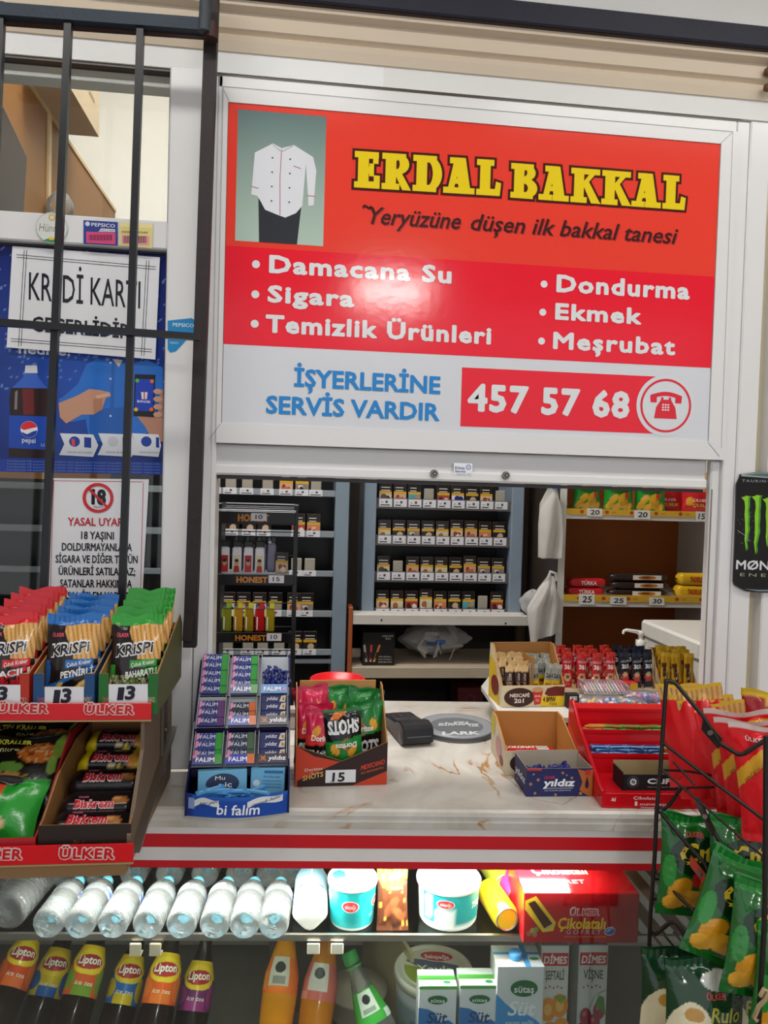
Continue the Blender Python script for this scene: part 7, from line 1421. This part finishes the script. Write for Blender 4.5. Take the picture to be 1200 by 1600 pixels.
for nm, main, low, x0, x1, n, boxc, lab in (('BAHARATLI', '#2f9a34', L3, 152, 248, 5, '#1f6a2c', 'green'), ('PEYNİRLİ', '#1f6ab8', L2, 50, 149, 4, '#1c4a7c', 'blue'), ('ACILI', '#d0202c', L1, -50, 47, 5, '#b5301f', 'red')):
    Y = 1.207; a_ = at(x0, 1096, Y); c_ = at(x1, 1096, Y); w = c_[0]-a_[0]-.004; d = .235; hf = float(at(x0, 1053, Y)[2])-ZT; xx = a_[0]+.002
    bx = thing('cracker_box', 'open %s fronted display box of stick cracker bags on the upper tier' % lab, 'box', (xx, Y, ZT+.0004)); b = MB().m('card'); t_ = .0025
    b.box(0, w, 0, d, 0, t_, '#9a7848'); b.box(0, w, 0, t_, 0, hf*.62, '#9a7848'); b.box(0, w*.16, 0, t_, 0, hf, '#9a7848'); b.box(w*.84, w, 0, t_, 0, hf, '#9a7848')
    for x in (0, w-t_): b.prism([(0, 0), (d, 0), (d, .105), (d*.9, .125), (0, hf)], Pl((x, 0, 0), (0, 1, 0), (0, 0, 1)), 0, t_, '#a88250')
    b.box(0, w, d-t_, d, 0, .105, '#9a7848')
    b.box(-.0003, w*.16, -.0004, 0, 0, hf, boxc); b.box(w*.84, w+.0003, -.0004, 0, 0, hf, boxc); b.box(w*.16, w*.84, -.0004, 0, 0, hf*.62, boxc)
    F = Pl((0, -.0005, 0), (1, 0, 0), (0, 0, 1)); b.pt(F, 'ÜLKER', w*.07, hf*.3, w*.13, hf*.12, '#c86a6a', 1, bold=.02); b.pt(F, nm, w*.8, hf*.3, w*.16, hf*.13, '#b8a890', 1, bold=.02)
    b.poly([(w+.0004, 0, 0), (w+.0004, d, 0), (w+.0004, d, .105), (w+.0004, d*.9, .125), (w+.0004, 0, hf)], '#5a5a34' if lab == 'green' else boxc); b.build('carton_shell', bx)
    sbg = stickbag(main, nm, low); pr_ = None
    for i in range(n):
        if pr_ is None: o = pr_ = sbg.build('cracker_bag')
        else: o = pr_.copy(); COL.objects.link(o)
        r = random.Random(i*3+x0); o.location = (xx+w/2+.004*(r.random()-.5), Y+.028+.034*i, ZT+.0045+.006*i); o.rotation_euler = (-.20, .05*(r.random()-.5), .03*(r.random()-.5)); o.scale = (w*.93/.095, 1, 1)
        tag(o, '%s bag of stick crackers, %s from the front in the %s box' % (lab, ORD[i], lab), 'cracker bag', '%s stick cracker bags' % lab)
for x0, x1, y0, y1, t0 in ((170, 231, 1069, 1098, '13'), (70, 131, 1073, 1103, '13'), (-30, 32, 1070, 1099, '13')):
    F = Pl((0, 1.2058, 0), (1, 0, 0), (0, 0, 1)); b = MB().m('paper'); q = [F.px(x0, y0), F.px(x1, y0), F.px(x1, y1), F.px(x0, y1)]; b.prism(q[::-1], F, 0, .0006, '#dfe0e6'); F2 = F.up(.0006)
    wx = x1-x0; b.tpx(F2, '1', (x0+.22*wx, y1-5), (x0+.36*wx, y1-5), (x0+.22*wx, y0+5), '#191a2c', 1, bold=.04, shear=.1); b.tpx(F2, '3', (x0+.42*wx, y1-6), (x0+.64*wx, y1-6), (x0+.42*wx, y0+3), '#191a2c', 2, bold=.05, shear=.12)
    b.build('price_card', label='white card reading 13 on the %s stick cracker box' % ('green' if x0 > 150 else 'blue' if x0 > 0 else 'red'), cat='price card')
# lower tier: biscuit box
Y = YA+.008; ZF = zb_+.0226
a_, c_ = at(60, 1316, Y), at(204, 1316, Y); w = c_[0]-a_[0]; d = .27; hf = float(at(120, 1289, Y)[2])-ZF; hb = .125
bx = thing('biscuit_box', 'half empty open brown biscuit box on the lower tier', 'box', (a_[0], Y, ZF)); bx.rotation_euler = (.0, 0, 0); b = MB().m('card'); t_ = .003
b.box(0, w, 0, d, 0, t_, '#8a5c30'); b.box(0, w, d-t_, d, 0, hb, '#96643a'); b.box(0, w, 0, t_, 0, hf, '#7a5230')
for x in (0, w-t_): b.prism([(0, 0), (d, 0), (d, hb), (d*.7, hb), (d*.3, hf+.045), (d*.05, hf+.004), (0, hf)], Pl((x, 0, 0), (0, 1, 0), (0, 0, 1)), 0, t_, '#9a6c3e')
b.box(-.0003, w+.0003, -.0005, 0, 0, hf, '#241812'); F = Pl((0, -.0006, 0), (1, 0, 0), (0, 0, 1)); b.pt(F, 'Biskrem', w*.38, hf*.15, w*.28, hf*.45, '#5a3020', 1, bold=.02); b.pt(F, 'Kakaolu', w*.7, hf*.3, w*.18, hf*.25, '#4a3428', 1)
b.poly([(w+.0004, 0, 0), (w+.0004, d, 0), (w+.0004, d, hb), (w+.0004, d*.7, hb), (w+.0004, d*.3, hf+.045), (w+.0004, 0, hf)], '#5c3f28'); b.poly([(-.0004, 0, 0), (-.0004, d, 0), (-.0004, d, hb), (-.0004, d*.7, hb), (-.0004, d*.3, hf+.045), (-.0004, 0, hf)][::-1], '#2c1a12'); b.build('carton_shell', bx)
rs_ = Pl((a_[0], Y, ZF), (1, 0, 0), (0, 0, 1))
for i, (yy, zz, k, lab) in enumerate(((.012, .0, 0, 'frontmost black biscuit pack with red lettering in the brown biscuit box'), (.056, .012, 0, 'second black biscuit pack from the front in the brown biscuit box'), (.10, .032, 0, 'third black biscuit pack from the front in the brown biscuit box'), (.15, .046, 1, 'yellow ended biscuit pack in the brown biscuit box'), (.20, .064, 1, 'rearmost yellow ended biscuit pack in the brown biscuit box'))):
    wl = w-.010; art = Art('#1a1316').ell(.78, .18, .1, .05, '#b0713a').ell(.74, .2, .06, .03, '#d8a060') if k == 0 else Art('#d8c01c').rect(.2, .74, 0, 1, '#1f1518').ell(.82, .2, .1, .08, '#d89a3a').ell(.5, .07, .05, .025, '#e0d0a0').ell(.6, .06, .05, .03, '#e0c84a').ell(.76, .12, .07, .05, '#c8863a')
    b, S = flowpack(wl, .05, .046, '#222', seed=i*2, art=art); tv = .13 if i != 1 else .10; cp_ = .115 if i != 1 else .075
    b.st(S, 'Biskrem', .22, .72, tv, cp_, '#e8d8d8', bold=.07, shear=.02, off=.0009); b.st(S, 'Biskrem', .225, .715, tv+.005, cp_-.01, '#c81c2c', off=.0018, bold=.03, shear=.02); b.st(S, 'ÜLKER', .25, .38, tv+cp_+.03, .03, '#d0647a', off=.0009, bold=.03)
    b.build('biscuit_pack', loc=(a_[0]+w/2, Y+yy+.03, ZF+.006+zz), rot=(.12, 0, .02*(i % 3-1)), label=lab, cat='biscuit pack', group='biscuit packs in the brown box')
# red cracker box at the left with dark cracker bags
x1_ = a_[0]-.004; x0_ = x1_-.17; w = x1_-x0_; bx = thing('cracker_carton', 'open red carton of seeded cracker bags at the left of the lower tier', 'carton', (x0_, Y, ZF)); b = MB().m('card')
hf2 = .035; b.box(0, w, 0, d, 0, t_, '#7a4a2a'); b.box(0, w, d-t_, d, 0, .13, '#7a2a1c'); b.box(0, w, -.0005, t_, 0, hf2, '#b3202a')
for x in (0, w-t_): b.prism([(0, 0), (d, 0), (d, .14), (d*.6, .14), (d*.1, hf2+.01), (0, hf2)], Pl((x, 0, 0), (0, 1, 0), (0, 0, 1)), 0, t_, '#a81c24')
b.build('carton_shell', bx)
ac = Art('#17120f').ell(.72, .78, .2, .14, '#c8702a').speck(lambda u, v: ((u-.72)/.2)**2+((v-.78)/.14)**2 < 1, ['#e0b07a', '#8a3c14'], .35, 3, 40).ell(.3, .55, .3, .1, '#6a9a3a', .2).fn(lambda u, v: (np.abs(u-.42-.2*(v-.5)) < .25) & (np.abs(v-.44+.15*(u-.5)) < .1), '#d89a3c').speck(lambda u, v: (np.abs(u-.42-.2*(v-.5)) < .25) & (np.abs(v-.44+.15*(u-.5)) < .1), ['#3a1c10'], .18, 4, 34).ell(.35, .22, .3, .08, '#c8702a').ell(.94, .85, .07, .14, '#7a9a3a').ell(.9, .62, .05, .12, '#8ab04a')
for i, (yy, zz, lab) in enumerate(((.185, .012, 'rear dark seeded cracker bag in the red carton'), (.12, .008, 'middle dark seeded cracker bag in the red carton'))):
    b = bag(.155, .135, .04, ac, [('ALTIN KRALLER', .02, .62, .88, .06, '#d8d84a', dict(bold=.03, dv=.03)), ('filtre', .3, .52, .8, .05, '#e0e0a0')], 40+i, 44, 44); b.build('seeded_cracker_bag', loc=(x0_+w/2, Y+yy, ZF+zz), rot=(-.55, 0, .05*i), label=lab, cat='cracker bag', group='seeded cracker bags in the red carton')
ag = Art('#1f8a2c').rect(0, .55, 0, 1, '#c8402c').ell(.3, .6, .25, .25, '#e0c8a0').ell(.5, .3, .2, .12, '#d8b48a').rect(0, 1, .9, 1, '#17120f').ell(.85, .6, .2, .5, '#2a9a34'); b = bag(.15, .10, .035, ag, [], 44, 24, 24); b.build('seeded_cracker_bag', loc=(x0_+w/2-.01, Y+.045, ZF+.006), rot=(-.6, .12, .0), label='green ended cracker bag at the front of the red carton', cat='cracker bag')
# ================================================================== RIGHT FRONT WIRE RACK AND BAGS
wr = thing('wire_rack', 'black wire snack rack standing in front of the counter at the right', 'rack', (.6, 1.0, 0)); OWR = Matrix.Translation((-.6, -1.0, 0)); WC = '#1d1614'
def Wb(name, f, m='wire', lab=None):
    b = MB().m(m); b.T = OWR; f(b); return b.build(name, wr, label=lab)
def wire(name, pts, r=.0028, c=WC): Wb(name, lambda b: b.tube([at(x, y, Y) for x, y, Y in pts], r, c, 8))
YR = 1.17
wire('upright', [(1041, 1065, YR), (1032, 1200, YR), (1026, 1265, YR), (1023, 1337, YR), (1016, 1431, YR), (1012, 1560, YR), (1009, 1680, YR)], .0036)
wire('top_wire', [(1040, 1066, YR), (1046, 1063, YR), (1056, 1068, YR-.01), (1100, 1121, YR-.05), (1127, 1163, YR-.08), (1154, 1179, YR-.10), (1162, 1178, YR-.105), (1200, 1154, YR-.12), (1240, 1140, YR-.14)], .0036)
wire('side_wire', [(1036, 1161, YR), (1100, 1210, YR-.07), (1198, 1284, YR-.16), (1240, 1315, YR-.19)])
wire('side_wire', [(1033, 1202, YR), (1090, 1250, YR-.06), (1160, 1311, YR-.13), (1230, 1370, YR-.18)], .002)
wire('side_wire', [(1052, 1190, YR+.02), (1085, 1226, YR-.02)], .002)
wire('cross_wire', [(1030, 1203, YR), (1075, 1205, YR+.02), (1121, 1213, YR+.03)], .0022); wire('cross_wire', [(1060, 1231, YR), (1115, 1230, YR+.02)], .0022)
wire('hook_wire', [(1026, 1266, YR), (1030, 1262, YR), (1038, 1264, YR-.005), (1046, 1258, YR-.01), (1065, 1230, YR-.02), (1074, 1234, YR-.03)], .0032)
wire('side_wire', [(1027, 1268, YR), (1033, 1270, YR-.01), (1062, 1305, YR-.04), (1100, 1348, YR-.08), (1133, 1408, YR-.10)], .0034)
wire('side_wire', [(1024, 1360, YR), (1060, 1400, YR-.04), (1100, 1440, YR-.08), (1160, 1505, YR-.14)], .0028)
wire('side_wire', [(1117, 1302, YR-.08), (1142, 1345, YR-.10), (1200, 1410, YR-.14), (1230, 1440, YR-.16)], .0032)
wire('hook_wire', [(1133, 1408, YR-.10), (1138, 1413, YR-.10), (1172, 1394, YR-.12), (1215, 1400, YR-.14)], .0034)
wire('cross_wire', [(1023, 1373, YR), (1045, 1376, YR)], .0022); wire('cross_wire', [(1020, 1405, YR), (1040, 1405, YR)], .0022)
wire('hook_wire', [(1016, 1455, YR), (1024, 1460, YR), (1047, 1441, YR-.02), (1056, 1441, YR-.03), (1085, 1480, YR-.05), (1110, 1530, YR-.08), (1120, 1610, YR-.1)], .0036)
wire('side_wire', [(1014, 1555, YR), (1040, 1600, YR-.04), (1060, 1640, YR-.06)], .0028); wire('side_wire', [(1036, 1505, YR), (1060, 1590, YR-.03), (1070, 1650, YR-.04)], .0022)
wire('upright', [(1197, 1150, .93), (1196, 1300, .93), (1194, 1450, .93), (1186, 1580, .93), (1182, 1690, .93)], .0036)
def plate(name, pts, c, hole): 
    def f(b):
        P = [at(x, y, Y) for x, y, Y in pts]; n = np.cross(P[1]-P[0], P[-1]-P[0]); n /= np.linalg.norm(n); m = len(P); V = P+[p+n*.0025 for p in P]
        b.add(V, [tuple(range(m)), tuple(range(m, 2*m))[::-1]]+[(i, m+i, m+(i+1) % m, (i+1) % m) for i in range(m)], c); h = at(*hole); b.lathe([(.004, -.004), (.004, .004)], '#6a5f5a', 12, h, n); 
    Wb(name, f, 'wire')
plate('hook_plate', [(1100, 1121, YR-.05), (1097, 1140, YR-.05), (1123, 1170, YR-.08), (1129, 1154, YR-.08)], '#1b1617', (1111, 1145, YR-.066))
plate('hook_plate', [(1084, 1248, YR-.04), (1092, 1244, YR-.04), (1118, 1296, YR-.08), (1115, 1305, YR-.08), (1109, 1303, YR-.08)], '#2a1f1c', (1101, 1277, YR-.062))
plate('hook_plate', [(1080, 1336, YR-.06), (1079, 1352, YR-.06), (1109, 1391, YR-.09), (1112, 1377, YR-.09)], '#b5402f', (1094, 1364, YR-.076))
plate('hook_plate', [(1066, 1455, YR-.03), (1072, 1462, YR-.03), (1104, 1518, YR-.06), (1096, 1530, YR-.06), (1068, 1475, YR-.03)], '#3a2820', (1084, 1490, YR-.046))
for x in (0, 1):
    pass
Wb('foot', lambda b: b.tube([at(1009, 1680, YR), np.array([at(1009, 1680, YR)[0], YR, .004])], .0036, WC, 8)); Wb('foot', lambda b: b.tube([at(1182, 1690, .93), np.array([at(1182, 1690, .93)[0], .93, .004])], .0036, WC, 8))
Wb('basket_floor', lambda b: [b.tube([at(1018, 1440, YR)+np.array([.02*i, 0, -.02]), at(1100, 1560, YR-.15)+np.array([.02*i, 0, 0])], .002, WC, 6) for i in range(12)])
# big red stick cracker bags in the top basket
def redbag(seed, k):
    a = Art('#dd141f').rect(0, 1, .965, 1, '#e0b62c' if k == 0 else '#d8c8c4').sticks(lambda u, v: (v > .86) & (v < .965), 40, 4) if k == 0 else Art('#e01722').rect(0, 1, .96, 1, '#dcc9c4').fn(lambda u, v: (np.abs(v-.62-.5*(u-.2)) < .07) & (v < .92), '#e0a62c').ell(.72, .56, .09, .045, '#e8a83a', .8).ell(.8, .46, .06, .06, '#e8a83a', .3).ell(.82, .66, .06, .05, '#e0942a')
    if k == 1: a.fn(lambda u, v: (np.abs(u-.42-.05*np.sin(v*20)) < .025) & (v < .34) & (v > .1), '#e8ddd8').fn(lambda u, v: (np.abs(u-.475-.05*np.sin(v*20)) < .02) & (v < .33) & (v > .12), '#b07a2c')
    t = [] if k == 0 else [('YENİ BOY ÇUBUK', .12, .56, .50, .035, '#7a3a14', dict(dv=.22)), ('ÜLKER', .2, .5, .86, .035, '#f0dada', dict(bold=.03))]
    return bag(.112, .178, .024, a, t, seed, 50, 80)
RB = [redbag(60, 0), redbag(61, 1)]; RO = {}
def putbag(o, px, py, Y, h, rot, lab, cat, grp):
    """stand a bag so that the middle of its lower edge is at the pixel"""
    p = at(px, py, Y); o.location = p; o.rotation_euler = rot; tag(o, lab, cat, grp)
for i, (px, py, Y, k, ry, rz_, lab) in enumerate(((1098, 1232, 1.215, 0, -.2, -.75, 'red stick cracker bag nearest the red organiser'), (1116, 1252, 1.20, 0, -.2, -.75, 'second red stick cracker bag from the organiser, plain side showing'), (1134, 1262, 1.185, 0, -.2, -.7, 'third red stick cracker bag from the organiser'), (1176, 1282, 1.14, 1, -.2, -.8, 'red cracker bag with long yellow ribbon print behind the wire hook'), (1196, 1304, 1.09, 1, -.2, -.8, 'red cracker bag with yellow ribbon print, next to the front one'), (1222, 1320, 1.04, 1, -.18, -.75, 'frontmost red cracker bag at the right edge'))):
    if k in RO: o = RO[k].copy(); COL.objects.link(o)
    else: o = RO[k] = RB[k].build('stick_cracker_bag')
    putbag(o, px, py, Y, .2, (-.10, ry, rz_), lab, 'cracker bag', 'red stick cracker bags in the wire rack')
b = bag(.11, .15, .03, Art('#8f141c').rect(0, 1, .93, 1, '#d8b41c').sticks(lambda u, v: (v > .8) & (v < .93) & (u > .35), 40, 4).rect(0, .35, .6, .93, '#a01820'), [], 66, 24, 30); o = b.build('stick_cracker_bag'); putbag(o, 1203, 1205, 1.28, .15, (-.05, 0, -.2), 'dark red cracker bag standing at the rear right of the wire rack', 'cracker bag', None)
# green crisp bags in the lower basket
def greenbag(seed, k):
    if k == 0: a = Art('#14601f').rect(0, 1, .9, 1, '#1a7a2c').ell(.5, .62, .4, .2, '#0a2f14').ell(.25, .3, .16, .1, '#d8961c', .5).ell(.45, .2, .2, .1, '#e0a52c').ell(.62, .34, .14, .1, '#d8921c', -.4).ell(.2, .14, .14, .08, '#e0a52c').ell(.75, .16, .14, .09, '#d8961c', .3).ell(.45, .4, .06, .07, '#c8202a').ell(.6, .24, .05, .06, '#c8202a').ell(.86, .34, .1, .1, '#2f9a3a').ell(.1, .45, .08, .16, '#2a8a34'); t = [('Çıtır', .2, .9, .56, .17, '#d8b82c', dict(bold=.03, shear=.15, dv=.06)), ('ÜLKER', .3, .55, .80, .05, '#c84a4a', dict(bold=.03))]
    else: a = Art('#123a1e').rect(0, 1, .9, 1, '#16442a').ell(.28, .3, .3, .36, '#d8cfae').ell(.3, .2, .18, .14, '#c89a4a').ell(.7, .84, .3, .08, '#c8ccc4').ell(.3, .56, .12, .06, '#b88a3a').rect(.6, 1, .1, .5, '#0d2a16'); t = [('ÜLKER', .45, .72, .70, .05, '#b84a4a', dict(bold=.03)), ('Rulo', .5, .9, .52, .12, '#a8a83a', dict(shear=.2, bold=.02))]
    return bag(.125, .165, .045, a, t, seed, 72, 90, 'crinkle')
GB = {0: greenbag(71, 0), 1: greenbag(72, 1)}; GO = {}
for i, (px, py, Y, k, rx, ry, rz_, lab) in enumerate(((1082, 1432, 1.14, 0, -.10, .06, -.12, 'green crisp bag at the left of the wire basket behind the red hook plate'), (1160, 1440, 1.09, 0, -.10, .05, -.05, 'green crisp bag with large yellow lettering in the middle of the basket'), (1120, 1506, 1.04, 0, -.15, .36, -.15, 'tilted green crisp bag below the red hook plate'), (1225, 1430, 1.13, 0, -.1, .05, -.2, 'green crisp bag cut by the right edge, upper one'), (1188, 1560, .985, 0, -.12, .16, -.1, 'green crisp bag low at the right edge of the basket'), (1235, 1640, .95, 0, -.1, .1, -.2, 'lowest green crisp bag at the bottom right corner'), (1055, 1650, 1.10, 1, -.12, .05, -.15, 'dark green rolled snack bag at the left of the lower tier'), (1098, 1680, 1.02, 1, -.15, .05, -.1, 'dark green rolled snack bag in front in the lower tier'), (1160, 1660, 1.06, 1, -.1, -.05, -.2, 'dark green rolled snack bag at the right of the lower tier'))):
    if k in GO: o = GO[k].copy(); COL.objects.link(o)
    else: o = GO[k] = GB[k].build('crisp_bag' if k == 0 else 'rolled_snack_bag')
    putbag(o, px, py, Y, .17, (rx, ry, rz_), lab, 'snack bag', 'green snack bags in the wire rack')
b = MB().m('card'); b.tube([at(1188, 1556, .92), at(1194, 1545, .915), at(1199, 1548, .915), at(1196, 1562, .915), at(1186, 1572, .92), at(1178, 1590, .925), at(1184, 1596, .92)], .003, '#b09a72', 6); b.build('twine', label='loop of pale twine tied round the right upright of the wire rack', cat='twine')
# ================================================================== CAN SHAPED BOARD ON THE RIGHT POST
YE = YF-.008; CPx = Pl((0, YE, 0), (1, 0, 0), (0, 0, 1)); t = thing('can_board', 'black can shaped energy drink board with green claw marks on the right post', 'sign', at(1203, 925, YE))
OX = Matrix.Translation([-float(x) for x in at(1203, 925, YE)])
P = lambda *pts: [CPx.px(*q) for q in pts]
b = MB().m('gloss'); b.T = OX; outl = [(1157, 741), (1156, 746), (1151, 756), (1150, 800), (1148, 860), (1146, 908), (1148, 914), (1156, 919), (1166, 924), (1190, 926), (1222, 926), (1244, 921), (1252, 914), (1256, 880), (1258, 800), (1259, 760), (1254, 750), (1250, 745), (1248, 742), (1226, 738), (1180, 738)]
b.prism(P(*outl), CPx, -.004, 0, '#131214'); b.build('board', t)
b = MB().m('gloss'); b.T = OX; b.pp(CPx, P((1158, 741), (1158, 744), (1200, 747), (1248, 746), (1248, 742), (1224, 738.5), (1182, 738.5)), '#9fb0b0', 1); b.pp(CPx, P((1162, 742), (1200, 745), (1244, 744), (1222, 740), (1184, 739.5)), '#5a6e6e', 2); b.pp(CPx, P((1162, 920), (1185, 924), (1222, 924), (1242, 919), (1222, 921.5), (1185, 921.5)), '#7a8c98', 1); b.build('rim_print', t, label='grey printed can rims')
b = MB().m('gloss'); b.T = OX
claw = [(0, 0), (6, -1), (9, -3), (11, -1), (15, -2), (13, 3), (13, 14), (12, 20), (13, 30), (12, 42), (13, 50), (11, 60), (9, 70), (10, 78), (9, 84), (8, 78), (6, 66), (7, 56), (7, 40), (6, 28), (7, 16), (6, 6)]
for x, y, sx, sy, m in ((1158, 777, 1.0, 1.0, 0), (1174, 776, 1.1, 1.08, .1), (1191, 780, 1.0, .9, 0)):
    for dx, c, kk in ((0, '#4a9a2c', 1), (-.7, '#8ccc2c', 2)):
        q = [(x+u*sx*(1 if kk == 1 else .82)+dx+.7+(m*-v*.25 if v > 20 else 0), y+v*sy) for u, v in claw]; 
        uv = P(*q); n = len(uv)//2
        L_s, R_s = q[:0], q[:0]
        left = [q[0]]+q[:11:-1][:0]
        # ribbon strips between the two edges keep the outline clean
        rt = [q[4], q[5], q[6], q[7], q[8], q[9], q[10], q[11], q[12], q[13], q[14]]; lf = [q[1], q[21], q[20], q[19], q[19], q[18], q[17], q[17], q[16], q[15], q[14]]
        b.pp(CPx, P(q[0], q[1], q[21]), c, kk); b.pp(CPx, P(q[1], q[2], q[3], q[4], q[5], q[21])[::-1], c, kk)
        for j in range(len(rt)-1): b.pp(CPx, P(lf[j], lf[j+1], rt[j+1], rt[j]), c, kk)
b.build('claw_print', t, label='three green claw marks')
b = MB().m('gloss'); b.T = OX; b.tpx(CPx, 'TAURIN+GINSENG', (1159, 753), (1247, 755), (1159, 749), '#9a9aa0', 2, bold=.01, space=1.3); b.tpx(CPx, 'MØNSTER', (1150, 889), (1252, 892), (1150, 875), '#dcdce2', 2, bold=.03); b.tpx(CPx, 'ENERGY', (1156, 900), (1246, 903), (1156, 895), '#a8a88c', 2, space=1.5)
r = random.Random(5)
for i in range(22): x = 1152+r.random()*26; y = 800+r.random()*50; b.pstroke(CPx, P((x, y), (x+r.random()*5, y+r.random()*6-3)), .0004, '#8a8a8c', 1)
b.pstroke(CPx, P((1152, 829), (1166, 838), (1170, 846)), .001, '#b0a8b0', 3); b.build('lettering', t, label='white lettering and scratches')
